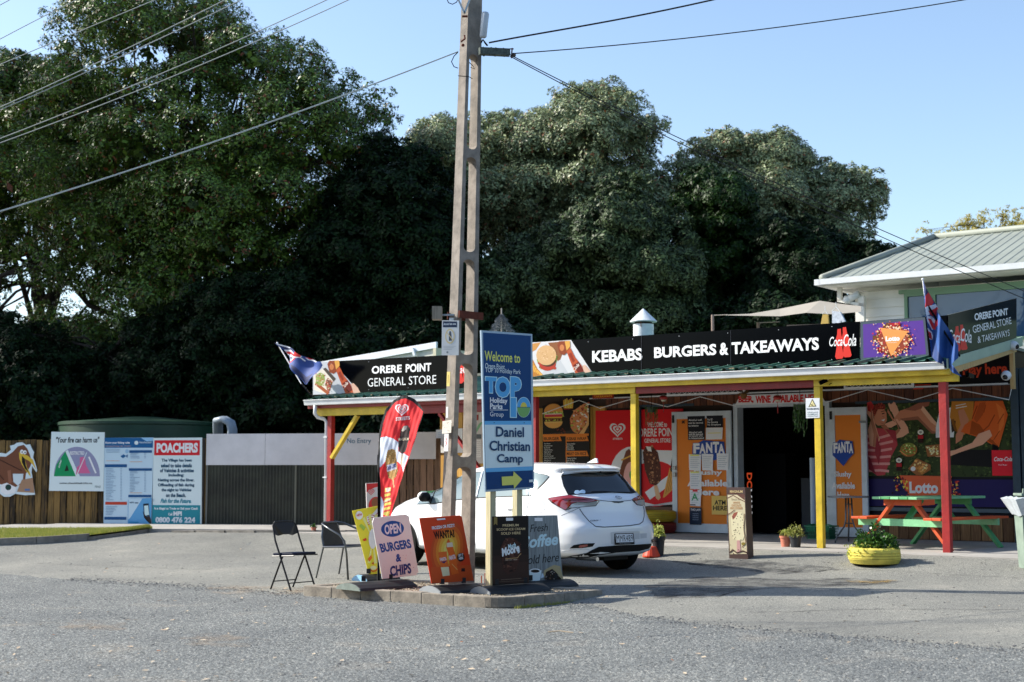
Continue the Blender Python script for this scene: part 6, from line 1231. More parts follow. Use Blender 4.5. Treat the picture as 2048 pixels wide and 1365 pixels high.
# small rusty stubs by the base
m=MB(); a=gp(963,1167,IZ); m.tube([a,a+V((0,0,.09))],.008,M('rust_orange','a8542a',.8),6); m.tube([a+V((.04,0,0)),a+V((.04,0,.12))],.006,M('rust_orange','a8542a',.8),6); tag(m.build('metal_stubs',loc=a),'short rusty metal stubs poking from the gravel beside the timber post','stubs')
# ================================================================ WHITE HATCHBACK
from mathutils.geometry import delaunay_2d_cdt
ZK=[.235,.26,.30,.42,.55,.64,.72,.82,.92,.99,1.04,1.12,1.24,1.34,1.395,1.425,1.445,1.46,1.472,1.478]
XR=[.22,.10,.04,.015,.0,.0,.045,.085,.10,.105,.20,.285,.40,.50,.43,.49,.62,.85,1.2,1.55]
XF=[4.2,4.26,4.30,4.33,4.33,4.31,4.27,4.18,3.92,3.62,3.36,3.12,2.86,2.62,2.46,2.34,2.24,2.1,1.9,1.75]
WW=[.78,.83,.87,.885,.885,.884,.882,.878,.864,.84,.815,.775,.712,.655,.62,.585,.54,.46,.33,.0]
NN=[4.4,4.8,5.4,6,6,5.6,5,4.8,4.7,4.8,5,5,5,5,5,4.5,4,3.4,2.8,2.4]
def cprof(z): return [float(np.interp(z,ZK,q)) for q in (XR,XF,WW,NN)]
CX,CY,CPH=1.45,18.75,R(48.5); cz0=G(CX-.3,CY+.2)+.0; CZ0=.125
cfw=V((-math.cos(CPH),math.sin(CPH),0)); clf=V((-math.sin(CPH),-math.cos(CPH),0)); cO=V((CX,CY,CZ0))
def c2w(x,y,z): return cO+cfw*x+clf*y+V((0,0,z))
def w2c(p): d=p-cO; return d.dot(cfw),d.dot(clf),d.z
def Fc(x,y,z):
    if z>1.4775 or z<.235: return 9
    xr,xf,w,n=cprof(z); return abs((x-(xr+xf)/2)/((xf-xr)/2))**n+abs(y/max(w,1e-3))**n-1
def hit(u,v):
    for k in range(60):
        r=ray(u,v); p0=w2c(CAM); r2=(r.dot(cfw),r.dot(clf),r.z); t=15.5
        while t<24:
            if Fc(p0[0]+r2[0]*t,p0[1]+r2[1]*t,p0[2]+r2[2]*t)<0: break
            t+=.03
        if t<24:
            a,b=t-.03,t
            for _ in range(14):
                m_=(a+b)/2
                if Fc(p0[0]+r2[0]*m_,p0[1]+r2[1]*m_,p0[2]+r2[2]*m_)<0: b=m_
                else: a=m_
            q=(p0[0]+r2[0]*a,p0[1]+r2[1]*a,p0[2]+r2[2]*a); e=.004; f0=Fc(*q)
            if f0>5: q=(q[0],q[1],min(q[2],1.474)); f0=Fc(*q)
            g_=V((Fc(q[0]+e,q[1],q[2])-f0,Fc(q[0],q[1]+e,q[2])-f0,0)); zb=(Fc(q[0],q[1],min(1.476,q[2]+e))-Fc(q[0],q[1],q[2]-e))/2; g_.z=zb
            if g_.length<1e-9: g_=V((-1,0,0))
            return V(q),g_.normalized()
        u+=(1130-u)*.02; v+=(1010-v)*.02
    return V((0,0,.8)),V((-1,0,0))
car=T('white_hatchback','white hatchback car parked facing away between the pole and the shop','car',cO,rz=0)
cp=M('car_paint_white','e9ecee',.22,0,0,spec=.5,coat=.6); cbk=M('car_black_plastic','08090a',.55,spec=.25); cgl=M('car_rear_glass','060a0c',.03,spec=.8); csg=M('car_side_glass','5f7074',.04,0,spec=1.0,metal=.0) if False else M('car_side_glass','6d7f84',.05,.35)  # side glass is paler, with the glare put into its colour
tyre=M('tyre_rubber','0c0c0d',.85,0,.1,20,spec=.2); alloy=M('alloy_rim','9a9ea2',.3,.8); crm=M('chrome','c9ccd0',.12,1); rl_=M('tail_lamp_red','8a0d10',.08,0,spec=1,coat=1); rcl=M('lamp_clear','b7b9b6',.12,.3,spec=1); dk=M('lamp_dark','2a0a0c',.1,spec=1)
body=MB(); body.mi(cp); NS=160; zl=[]
for a,b in zip(ZK[:-1],ZK[1:]):
    k=max(1,int((b-a)/.02)); zl+=[a+(b-a)*i/k for i in range(k)]
zl.append(1.478)
# smooth the profiles slightly through averaging
def sm(z,j): return sum(float(np.interp(z+d,ZK,(XR,XF,WW,NN)[j])) for d in (-.012,0,.012))/3 if .3<z<1.3 else cprof(z)[j]
for z in zl:
    xr,xf,w,n=[sm(z,j) for j in range(4)]
    for q in range(NS):
        t=2*math.pi*(q+.5)/NS; ct,st=math.cos(t),math.sin(t); x=(xr+xf)/2+(xf-xr)/2*math.copysign(abs(ct)**(2/n),ct); y=w*math.copysign(abs(st)**(2/n),st); body.v.append(tuple(c2w(x,y,z)))
for j in range(len(zl)-1):
    for q in range(NS): body.f.append([j*NS+(q+1)%NS,j*NS+q,(j+1)*NS+q,(j+1)*NS+(q+1)%NS][::-1]); body.m.append(0)
body.f.append([q for q in range(NS)][::-1]); body.m.append(0); body.f.append([(len(zl)-1)*NS+q for q in range(NS)]); body.m.append(0)
bo=body.build('body',car,smooth=True); bo.data.set_sharp_from_angle(angle=R(50))
def patch(name,px,mat,off=.003,step=4.0,parent=None):
    b=[]; 
    for (a,c),(d,e) in zip(px,px[1:]+px[:1]):
        k=max(1,int(math.hypot(d-a,e-c)/step)); b+=[(a+(d-a)*i/k,c+(e-c)*i/k) for i in range(k)]
    pts=list(b); us=[p[0] for p in b]; vs=[p[1] for p in b]; u=min(us)+step/2
    while u<max(us):
        v=min(vs)+step/2
        while v<max(vs):
            if inpoly(u,v,b) and min(math.hypot(u-x,v-y) for x,y in b)>step*.4: pts.append((u,v))
            v+=step
        u+=step
    n=len(b); r=delaunay_2d_cdt([V(p) for p in pts],[],[list(range(n))],1,1e-4); m=MB(); m.mi(mat)
    for p in r[0]:
        q,nn=hit(p.x,p.y); q=q+nn*off; m.v.append(tuple(c2w(*q)))
    for f in r[2]: m.f.append(list(f)[::-1]); m.m.append(0)
    return m.build(name,parent or car,smooth=True)
def strip(name,px,w,mat,off=.004,parent=None):
    m=MB(); P=[]
    for (a,c),(d,e) in zip(px[:-1],px[1:]):
        k=max(1,int(math.hypot(d-a,e-c)/4)); P+=[(a+(d-a)*i/k,c+(e-c)*i/k) for i in range(k)]
    P.append(px[-1]); H=[hit(*p) for p in P]; pts=[c2w(*(q+n_*off*.3)) for q,n_ in H]; m.tube(pts,w,mat,5); return m.build(name,parent or car,smooth=True)
K=lambda *p: cz(p,5.252,1060,900)
# rear glass and pillars
patch('rear_screen_surround',K((325,275),(345,262),(600,238),(930,228),(975,285),(1060,400),(1118,452),(1060,462),(860,452),(500,470),(400,478),(350,380)),cbk,.004)
rw=patch('rear_window',K((335,290),(420,266),(700,248),(915,245),(960,300),(1010,380),(1050,447),(860,446),(600,456),(410,466),(360,390)),cgl,.008)
patch('sticker',K((462,452),(475,432),(500,430),(520,438),(545,424),(572,430),(580,452),(570,466),(530,462),(495,470),(470,468)),C('a9c8e0'),.011,3,rw); strip('wiper',K((905,452),(760,441),(640,446)),.006,cbk,.03,rw); strip('grab_reflection',K((470,300),(462,340),(480,372),(512,380)),.004,C('7f8c88'),.012,rw)
strip('high_brake_lamp',K((680,258),(780,262)),.006,M('brake_lamp','3a4a48',.2),.02); 
# spoiler: a lip over the glass
strip('spoiler_edge',K((330,262),(360,243),(520,222),(720,214),(880,216),(935,226)),.012,cp,.02); m=MB(); q,n_=hit(1199.5,942.5); m.ball(c2w(*(q+n_*.02)),.013,cbk,8); m.build('washer_jet',car)
# hatch seams, emblem recess
sd_=M('seam_dark','2c3338',.6)
strip('hatch_seam',K((520,620),(560,680),(620,750),(690,806),(780,812),(900,806),(1050,796),(1150,780),(1185,755),(1198,700),(1198,640),(1188,590)),.006,sd_,.0)
strip('hatch_seam',K((735,530),(820,541),(940,543),(1060,530)),.004,sd_,.0)
strip('roof_seam',K((335,262),(325,230),(340,200)),.004,sd_,.0); strip('hatch_crease',K((600,762),(900,742),(1120,735)),.0,sd_,.0) if False else None
patch('handle_recess',K((845,541),(890,545),(985,541),(975,552),(930,560),(880,556)),sd_,.003,3)
eq,en=hit(1236.5,996.7); m=MB()
c=c2w(*(eq+en*.012)); nx=(cfw*en.x+clf*en.y+SZ*en.z).normalized(); ax_=nx.cross(SZ).normalized(); ay_=ax_.cross(nx)
def ering(rx,ry,cx=0,cy=0,w=.0045): m.tube([c-ax_*(cx+rx*math.cos(a))+ay_*(cy+ry*math.sin(a)) for a in [6.283*i/20 for i in range(20)]],w,crm,5,closed=True)
ering(.052,.036); ering(.018,.034,0,0,.0035); ering(.034,.012,0,.018,.0035); m.build('emblem',car,smooth=True)
# model badge
class CP(PL): pass
bq,bn=hit(1192,1041); pp=PL(c2w(*(bq+bn*.008)),-clf); pp.text('COROLLA',(1180.5,1043.2),(1203,1039.6),M('badge_dark','3a4650',.3,.6),.03); pp.done(car,'badge')
# tail lamps
tl=patch('tail_lamp',K((187,518),(200,505),(300,490),(420,475),(480,490),(600,505),(735,530),(690,592),(560,602),(440,615),(372,640),(300,600),(230,560)),dk,.005)
patch('lens',K((195,515),(300,495),(420,482),(500,500),(620,515),(722,533),(600,553),(500,548),(440,566),(372,632),(300,590)),rl_,.010,4,tl); patch('clear_lens',K((440,570),(500,552),(600,556),(715,538),(684,586),(560,597),(440,610),(400,622)),rcl,.010,4,tl); strip('lamp_divider',K((490,552),(520,602)),.004,dk,.012,tl)
patch('lamp_core',K((330,520),(480,512),(600,522),(480,530),(380,540)),M('tail_lamp_deep','4a0608',.1,spec=1),.013,4,tl)
tr_=patch('tail_lamp',K((1062,524),(1130,488),(1180,468),(1205,482),(1210,512),(1205,585),(1170,588),(1120,580)),dk,.005); patch('lens',K((1070,523),(1135,490),(1180,474),(1200,488),(1203,515),(1150,522),(1090,538)),rl_,.010,4,tr_); patch('clear_lens',K((1092,542),(1150,527),(1202,520),(1198,580),(1168,583),(1122,575)),rcl,.010,4,tr_)
# plate recess and plate
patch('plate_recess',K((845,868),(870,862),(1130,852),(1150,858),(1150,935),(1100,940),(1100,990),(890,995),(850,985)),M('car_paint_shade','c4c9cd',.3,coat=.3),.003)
pq,pn_=hit(1248,1078); x=-clf; pp=PL(c2w(pq.x-.012,pq.y,pq.z),x); pt=pp.P(K((886,880),(1086,874),(1098,990),(897,998))); m=MB(); m.prism(pt,cfw*.01,cbk); m.build('number_plate',car); pp.poly(K((897,888),(1077,882),(1088,968),(905,974)),'dfe3e6'); pp.text4('MMR489',K((912,968))[0],K((1082,962))[0],K((903,897))[0],'101418',.0,0,1.1); pp.text4('NEW ZEALAND',K((940,990))[0],K((1060,986))[0],K((939,980))[0],'8d9499',.01)
pp.done(car,'plate_lettering')
# bumper: black valance, fog recesses, reflectors
patch('valance',K((590,1085),(650,1050),(720,1018),(900,1005),(1100,996),(1270,985),(1292,1000),(1280,1028),(1150,1062),(900,1078),(700,1108),(600,1130),(380,1138),(340,1140),(430,1110)),cbk,.006,6)
fl_=patch('fog_recess',K((415,1035),(460,1000),(560,985),(680,980),(655,1015),(560,1030)),cbk,.006); patch('reflector',K((510,1012),(525,998),(600,992),(605,1010),(560,1022),(520,1025)),rl_,.01,4,fl_)
fr2=patch('fog_recess',K((1268,945),(1290,938),(1325,942),(1318,975),(1300,985),(1280,970)),cbk,.006,3); patch('reflector',K((1285,955),(1318,950),(1312,968),(1292,970)),M('reflector_amber','8a3a22',.15,spec=1),.01,3,fr2)
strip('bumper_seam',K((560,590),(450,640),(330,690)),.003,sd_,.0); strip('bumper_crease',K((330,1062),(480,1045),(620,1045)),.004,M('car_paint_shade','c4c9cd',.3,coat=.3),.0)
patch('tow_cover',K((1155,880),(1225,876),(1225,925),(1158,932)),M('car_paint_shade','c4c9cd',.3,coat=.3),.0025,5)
# side glass, mirror, handle, doors
sg=cz([(1840,290),(2000,330),(2035,345),(1960,430),(1800,585),(1370,600),(1070,615),(830,640),(560,685),(345,695),(430,620),(520,545),(600,490),(840,365),(1090,298),(1215,283),(1500,280)],6.4,780,900)
sgo=cz([(1840,280),(2010,322),(2048,345),(1970,440),(1805,597),(1370,612),(1070,627),(830,652),(560,697),(335,703),(420,612),(520,533),(600,478),(840,353),(1090,286),(1215,272),(1500,268)],6.4,780,900)
patch('window_surround',sgo,cbk,.003); g2=patch('side_window',sg,csg,.007)
for a in (((600,490),(520,685)),((1190,290),(1110,615)),((1760,285),(1770,590))): strip('window_pillar',cz(a,6.4,780,900),.02 if a[0][0]==1190 else .014,cp if a[0][0]!=600 else cbk,.012,g2)
m=MB(); mc=c2w(3.02,.93,.99); 
mv=[]; m.ball((0,0,0),1,cbk,12); m.v=[tuple(mc+clf*(p[1]*.10)+cfw*(p[0]*.07)+SZ*(p[2]*.075)) for p in m.v]; m.bar(c2w(3.05,.84,.95),mc-SZ*.03,.04,.03,cbk); mi_=m.build('wing_mirror',car,smooth=True)
m=MB(); m.ball((0,0,0),1,cp,12); m.v=[tuple(mc+cfw*.02+SZ*.01+clf*(p[1]*.103)+cfw*(p[0]*.07)+SZ*(p[2]*.07)) for p in m.v]; m.build('mirror_cap',car,smooth=True)
hq,hn=hit(1024,1017); m=MB(); hc=c2w(*(hq+hn*.02)); m.bar(hc-cfw*.1,hc+cfw*.1,.025,.035,cp); o=m.build('door_handle',car,bevel=.01)
for a in (((1100,630),(1068,760),(1070,1050),(1110,1340)),((1800,590),(1790,640),(1760,720),(1745,900))): strip('door_seam',cz(a,6.4,780,900),.0035,sd_,.0)
strip('wing_seam',[(838,1023),(835,1040),(838,1090)],.003,sd_,.0); strip('hood_seam',[(802,1009),(828,1004),(850,1001)],.003,sd_,.0)
# antenna fin
q,n_=hit(1165,931); c=c2w(q.x,0,1.468); m=MB(); m.prism([c-cfw*.1-clf*.012,c+cfw*.1-clf*.012,c-cfw*.06+SZ*.06-clf*.004,c-cfw*.09+SZ*.06-clf*.004],clf*.02,cp); m.build('aerial_fin',car)
# wheels
def wheel(x,s):
    c=c2w(x,s*.895,.315); root=MB(); prof=[(.2,-.2),(.3,-.195),(.315,-.17),(.315,-.03),(.305,-.008),(.2,0)]
    o=root.lathe(c,prof,tyre,40,ax=clf*s).build('wheel',car,smooth='auto'); m=MB(); m.lathe(c,[(.2,-.02),(.205,-.001),(.19,-.012)],alloy,32,ax=clf*s,cap=False); m.lathe(c,[(.19,-.06),(.19,-.055)],cbk,32,ax=clf*s)
    for k in range(5):
        a=6.283*k/5; d=cfw*math.cos(a)+SZ*math.sin(a); m.bar(c-clf*s*.03+d*.03,c-clf*s*.02+d*.2,.05,.02,alloy,up=clf)
    m.lathe(c,[(.05,-.04),(.045,-.012)],alloy,16,ax=clf*s); m.build('rim',o,smooth=False); return o
for x in (.85,3.58):
    for s in (1,-1): wheel(x,s)
def arch(x,s):
    m=MB(); N=24; vs=[]; pts=[(x+.35*math.cos(math.pi*i/N),.30+.345*math.sin(math.pi*i/N)) for i in range(N+1)]+[(x-.345,.24),(x,.24),(x+.345,.24)]
    def sy(x_,z): xr,xf,w,n=cprof(z); t=min(.999,abs((x_-(xr+xf)/2)/((xf-xr)/2))); return w*(1-t**n)**(1/n)+.004
    c=(x,.3); i0=0; m.mi(cbk); m.v.append(tuple(c2w(c[0],s*sy(*c),c[1])))
    for r in (.5,1):
        for a,b in pts: aa,bb=c[0]+(a-c[0])*r,c[1]+(b-c[1])*r; m.v.append(tuple(c2w(aa,s*sy(aa,bb),bb)))
    n=len(pts)
    for j in range(n): f=[0,1+j,1+(j+1)%n]; g_=[1+j,1+n+j,1+n+(j+1)%n,1+(j+1)%n]; m.f+= [f,g_]; m.m+=[0,0]
    m.build('wheel_arch',car)
for x in (.85,3.58):
    for s in (1,-1): arch(x,s)
m=MB(); m.prism([c2w(1.1,-.6,.17),c2w(1.1,.6,.17),c2w(4.0,.6,.17),c2w(4.0,-.6,.17)],(0,0,.06),cbk); m.tube([c2w(.5,.35,.22),c2w(.12,.35,.22)],.028,crm,10); m.prism([c2w(.2,-.3,.19),c2w(.2,.15,.19),c2w(.5,.15,.19),c2w(.5,-.3,.19)],(0,0,.06),cbk); m.build('underbody',car)
# ================================================================ THINGS IN FRONT OF THE SHOP
# picnic table: boards one by one
pg=M('picnic_green','4f9f62',.55,0,.15,6,.15,40); pgl=M('picnic_green_pale','7fc08c',.55,0,.15,6,.15,40); po=M('picnic_orange','c9511f',.55,0,.12,6,.15,40)
def picnic(org,rz,lab,front=True):
    root=T('picnic_table',lab,'picnic table',(0,0,0))
    # local: x across the table, y along it
    for i,x in enumerate((-.3,-.15,0,.15,.3)): m=MB(); m.abox(x-.07,x+.07,-.93,.93,.715,.75,pg if i%2 else pgl); m.build('table_board',root,bevel=.004)
    for s in (-1,1):
        for x in (.53,.67): m=MB(); m.abox(s*x-.068,s*x+.068,-.93,.93,.425,.46,po); m.build('bench_board',root,bevel=.004)
    for e,(y,cl_,cb_) in enumerate(((-.68,po,pgl),(.68,pg,pgl))):
        for s in (-1,1): m=MB(); m.bar((s*.73,y+.02*s,0),(s*.13,y+.02*s,.715),.045,.1,cl_,up=(0,1,0)); m.build('leg',root,bevel=.003)
        m=MB(); m.bar((-.74,y-.045,.38),(.74,y-.045,.38),.1,.04,cb_,up=(0,1,0)); m.build('bench_beam',root); m=MB(); m.bar((-.3,y-.04,.67),(.3,y-.04,.67),.09,.04,cl_ if e==0 else pg,up=(0,1,0)); m.build('top_beam',root)
        m=MB(); m.bar((0,y+.05*(1 if y<0 else -1),.4),(0,y*.35,.7),.045,.09,pg,up=(1,0,0)); m.build('brace',root)
    root.location=org; root.rotation_euler=(0,0,rz); return root
ang=math.atan2(SA.y,SA.x); c=sp(-.62,1.12,0); picnic(V((c.x,c.y,.362)),ang-R(12),'green and orange picnic table beside the red corner post')
c=sp(-9.7,1.5,0); picnic(V((c.x,c.y,.362)),ang+R(12),'green and orange picnic table half hidden behind the feather banner and white car')
# bistro table
bt=gp(1702,1100,.012); bt=sp(-2.15,1.75,.012); tb=M('bistro_grey','5c6063',.35,.6); root=T('bistro_table','small round grey metal table before the narrow orange door leaf','table',bt)
m=MB(); m.lathe(bt,[(.3,.70),(.32,.705),(.325,.72),(.32,.728),(.0,.73)],M('bistro_top','7c8286',.25,.2),36); m.build('tabletop',root,smooth='auto')
for k in range(3):
    a=R(200+k*120); d=V((math.cos(a),math.sin(a),0)); m=MB(); m.tube([bt+d*.05+SZ*.7,bt+d*.06+SZ*.35,bt+d*.09+SZ*.25,bt+d*.2+SZ*.12,bt+d*.25+SZ*.05,bt+d*.26],.013,tb,8); m.build('leg',root,smooth=True)
m=MB(); m.tube([bt+V((math.cos(a),math.sin(a),0))*.055+SZ*.3 for a in [6.283*i/12 for i in range(12)]],.009,tb,6,closed=True); m.tube([bt+V((math.cos(a),math.sin(a),0))*.055+SZ*.6 for a in [6.283*i/12 for i in range(12)]],.009,tb,6,closed=True); m.build('ring',root)
# baskets
def basket(c,lab):
    root=T('shopping_basket',lab,'basket',c); gb=M('basket_green','0c6b46',.4); w,d,h=.2,.14,.22
    def P_(a,b,z): k=1+.18*z/h; return c+SA*(a*w*k)+SB*(b*d*k)+SZ*z
    m=MB(); m.prism([P_(-1,-1,0),P_(1,-1,0),P_(1,1,0),P_(-1,1,0)],(0,0,.008),gb)
    for k in range(11):
        a=-1+2*k/10
        for b in (-1,1): m.bar(P_(a,b,0),P_(a,b,h),.006,.006,gb)
    for k in range(7):
        b=-1+2*k/6
        for a in (-1,1): m.bar(P_(a,b,0),P_(a,b,h),.006,.006,gb)
    for z,t_ in ((.01,.01),(.07,.006),(.12,.006),(.165,.006),(.21,.02)):
        q=[P_(-1,-1,z),P_(1,-1,z),P_(1,1,z),P_(-1,1,z)]
        for a,b in zip(q,q[1:]+q[:1]): m.bar(a,b,.008,t_,gb)
    for a in (-1,1): m.face([P_(a*.9,-1,.13),P_(a*.2,-1,.13),P_(a*.2,-1,.21),P_(a*.9,-1,.21)],gb)
    m.build('cage',root); m=MB(); m.tube([P_(-1,-.3,h),P_(-.6,-.2,h+.02),P_(.6,-.2,h+.02),P_(1,-.3,h)],.008,gb,6); m.build('handle',root)
    liner=MB(); liner.prism([P_(-.93,-.9,.01),P_(.93,-.9,.01),P_(.93,.9,.01),P_(-.93,.9,.01)],(0,0,.17),M('basket_inner','0a4a34',.6)); liner.build('liner',root); return root
bk_=sp(-3.0,2.62,.012); basket(bk_,'green plastic shopping basket on the ground behind the yellow post')
m=MB(); m.tube([sp(-3.2,2.75,.24),sp(-3.2,2.75,1.35)],.045,M('pale_tube','a3b4c4',.4),12); m.tube([sp(-3.2,2.75,1.0),sp(-3.2,2.75,1.03)],.03,grey,8); tag(m.build('pale_roll',loc=sp(-3.2,2.75,.24)),'pale blue upright tube standing in the green basket by the door','tube')
# tyre planters
def tyreshape(m,c,r,h,mat,band=0): 
    m.lathe(c,[(r*.78,0),(r*.92,.01),(r,.06),(r*1.01,h*.3),(r*1.01,h*.34),(r*.965,h*.36),(r*1.01,h*.38),(r*1.012,h*.5),(r*.965,h*.52),(r*1.012,h*.54),(r*1.01,h*.66),(r*.965,h*.68),(r,h*.7),(r*.985,h*.9),(r*.9,h*.99),(r*.72,h),(r*.66,h*.96),(r*.7,h*.6)],mat,72,cap=False,mod=lambda a,z:1+(.008*math.copysign(1,math.sin(a*36)) if z>h*.7 else 0))
ty=M('tyre_yellow','d3c355',.6,0,.22,5,.4,40); tyd=M('tyre_yellow_deep','c0a62a',.6,0,.12,7,.2,60); tyr=M('tyre_red','7a1c17',.6,0,.15,7,.2,60); soil=M('soil','2b2018',.95)
def plantleaf(c,n,R_,H,mat,seed,L=.035,w=.42,trail=0,name='foliage',root=None):
    rs=np.random.RandomState(seed); d=rs.normal(size=(n,3)); d/=np.linalg.norm(d,axis=1)[:,None]; d[:,2]=abs(d[:,2]); r=rs.rand(n)**.4; r*=1+.28*np.sin(d[:,0]*5+seed)*np.cos(d[:,1]*6+seed*2)+.12*np.sin(d[:,2]*9+d[:,0]*8); p=d*np.array([R_,R_,H])*r[:,None]
    if trail: k=rs.rand(n)<.3; an=rs.rand(n)*6.283; p[k]=np.stack([np.cos(an)*R_*1.08,np.sin(an)*R_*1.08,-rs.rand(n)*trail],1)[k]
    p+=np.array(c); a=rs.normal(size=(n,3))*.7+d; a/=np.linalg.norm(a,axis=1)[:,None]; q=rs.normal(size=(n,3)); w_=np.cross(a,q); w_/=np.linalg.norm(w_,axis=1)[:,None]; l=(L*(.7+.6*rs.rand(n)))[:,None]
    v=np.stack([p,p+a*l*.5+w_*l*w,p+a*l,p+a*l*.5-w_*l*w],1).reshape(-1,3); return quadmesh(name,v,mat,root,root.location)
pl1=leafM('planter_leaf','1f3d14','4c7a2c',None,.35,.2); pl2=leafM('lime_leaf','8d9f3a','c9cc72',None,.5,.3)
tc_=gp(1749,1128); root=T('tyre_planter','yellow painted tyre planter with dark green bushy plant in front of the picnic table','planter',tc_)
m=MB(); tyreshape(m,tc_,.335,.215,ty); m.build('tyre',root,smooth='auto'); m=MB(); m.lathe(tc_,[(.26,.16),(.01,.19)],soil,24); m.build('soil',root)
plantleaf(tc_+V((.03,0,.18)),3000,.25,.27,pl1,5,.035,root=root); plantleaf(tc_+V((-.02,0,.2)),700,.3,.08,pl2,6,.03,.45,.12,'trailing_foliage',root)
m=MB(); rr=random.Random(6)
for k in range(26): a=rr.uniform(0,6.3); r=rr.uniform(.05,.2); m.tube([tc_+SZ*.18,tc_+V((math.cos(a)*r*.6,math.sin(a)*r*.6,.32)),tc_+V((math.cos(a)*r,math.sin(a)*r,rr.uniform(.38,.46)))],.004,barkM,4)
m.build('stems',root)
tk_=sp(-6.45,2.85,.012); 
m=MB(); root=T('tyre_stack','yellow tyre planter resting on a red tyre by the shop wall','planter',tk_); tyreshape(m,tk_,.5,.2,tyr); m.build('red_tyre',root,smooth='auto'); m=MB(); tyreshape(m,tk_+SZ*.205,.5,.2,tyd); m.build('yellow_tyre',root,smooth='auto'); m=MB(); m.lathe(tk_,[(.36,.36),(.01,.37)],M('moss_green','2f5a2c',.9,0,.3,20),24); m.build('soil',root)
# pots
def pot(c,r,h,mat,lab,lf_,n,R_,H,seed,L=.03,w=.35,spiky=False):
    root=T('plant_pot',lab,'pot plant',c); m=MB(); m.lathe(c,[(r*.72,0),(r*.9,h*.78),(r*1.0,h*.8),(r*1.04,h),(r*.94,h),(r*.9,h*.85),(.01,h*.84)],mat,28); m.build('pot',root,smooth='auto')
    if spiky:
        m=MB(); rr=random.Random(seed); m.mi(lf_)
        for k in range(n):
            a=rr.uniform(0,6.3); d=V((math.cos(a),math.sin(a),0)); q=V((-d.y,d.x,0))*.006; R1=rr.uniform(.4,1)*R_; b=c+SZ*h*.9; p1=b+d*R1*.5+SZ*H*rr.uniform(.6,1); p2=b+d*R1+SZ*H*rr.uniform(-.5,.6); m.face([b-q,b+q,p1+q,p1-q],lf_); m.face([p1-q,p1+q,p2],lf_)
        m.build('foliage',root)
    else: plantleaf(c+SZ*h*.95,n,R_,H,lf_,seed,L,w,root=root)
    m=MB(); 
    for k in range(6): a=k; m.tube([c+SZ*h*.8,c+V((math.cos(a)*R_*.4,math.sin(a)*R_*.4,h+H*.6))],.004,barkM,4)
    m.build('stems',root); return root
pot(sp(-2.24,-.03,.012),.095,.17,M('pot_black','22262b',.5),'black plastic pot with round leafed succulent at the foot of the yellow post',leafM('succulent','6d7a35','a8a860',None,.4,.2),420,.12,.17,3)
pot(sp(-2.43,.03,.012),.085,.16,M('pot_terracotta','c0745c',.7,0,.15,9),'terracotta pink pot with pale strappy plant beside the black pot',pl2,46,.14,.12,4,spiky=True)
pot(gp(1317,1112),.10,.28,M('pot_black','22262b',.5),'tall black pot with lime leaves just behind the car rear corner',pl2,420,.09,.2,5)
cc=gp(1303,1114); m=MB(); m.lathe(cc,[(.13,0),(.13,.02),(.085,.14),(.075,.15)],M('orange_plastic','d2401c',.5),20); tag(m.build('orange_tub',loc=cc),'orange plastic tub low beside the car rear corner','tub')
pot(sp(-11.75,-.3,.0),.05,.09,M('pot_terracotta','c0745c',.7,0,.15,9),'tiny terracotta pot at the foot of the white downpipe',pl1,80,.05,.06,7)
# ice cream box sign
bx=gp(1479,1119); root=T('box_sign','narrow free standing ice cream box sign on the footpath before the doorway','sign',bx)
X_=V((.80,-.6,0)).normalized(); q_=PL(bx-X_*.0,X_); pts=q_.P([(1452.5,975),(1490,975.5),(1496,1118.5),(1458.5,1119.5)]); D_=-q_.n*.17
m=MB(); m.prism(pts,D_,M('box_brown','4a3530',.5)); m.build('box',root); bcr='cfc3a0'
q_.poly([(1455,990),(1489,990),(1494,1108),(1460,1109)],bcr); q_.poly([(1454,990),(1462,985),(1474,990),(1489,1001),(1489,989),(1454,988)],'6a4a40'); q_.text('MAGNUM',(1460,986),(1485,981),'d9c08a',.01); q_.line([(1455,997),(1466,991),(1478,998),(1490,1004)],1.6,'6d4636')
for i,t_ in enumerate(('WHITE','CHOCOLATE','AND COOKIES')): q_.text(t_,(1466-3*i,1008+i*5.4),(1480+2.5*i,1003.8+i*5.4),'b98a5c',.02)
q_.text('Snack on',(1463,1001),(1480,997),'8a7a62',0); BR=[(1462,1035),(1466,1028),(1474,1024),(1484,1026),(1488,1036),(1490,1070),(1486,1080),(1474,1082),(1466,1078),(1463,1060)]
q_.poly(BR,'e0d7b0'); q_.poly([(1464,1033),(1468,1026),(1476,1024),(1474,1030),(1470,1036),(1466,1040)],'9a5a4a'); q_.dots(BR,34,['4a3a34','6a564a'],.7,1.5,5); q_.poly([(1474,1081),(1480,1081),(1482,1105),(1478,1107),(1474,1104)],'c79a94'); q_.dots([(1458,1085),(1492,1085),(1494,1108),(1460,1108)],14,['5a463e'],.7,1.6,6)
q_.line([(1455,1030),(1462,1026),(1470,1020)],1.4,'6d4636'); q_.line([(1489,1028),(1488,1060),(1492,1085),(1484,1095)],1.4,'6d4636'); q_.line([(1459,1106),(1466,1100),(1474,1106),(1486,1102),(1495,1106)],2.4,'4a3530'); q_.ell(1487,1088,4,3,'8a7a3c'); q_.done(root)
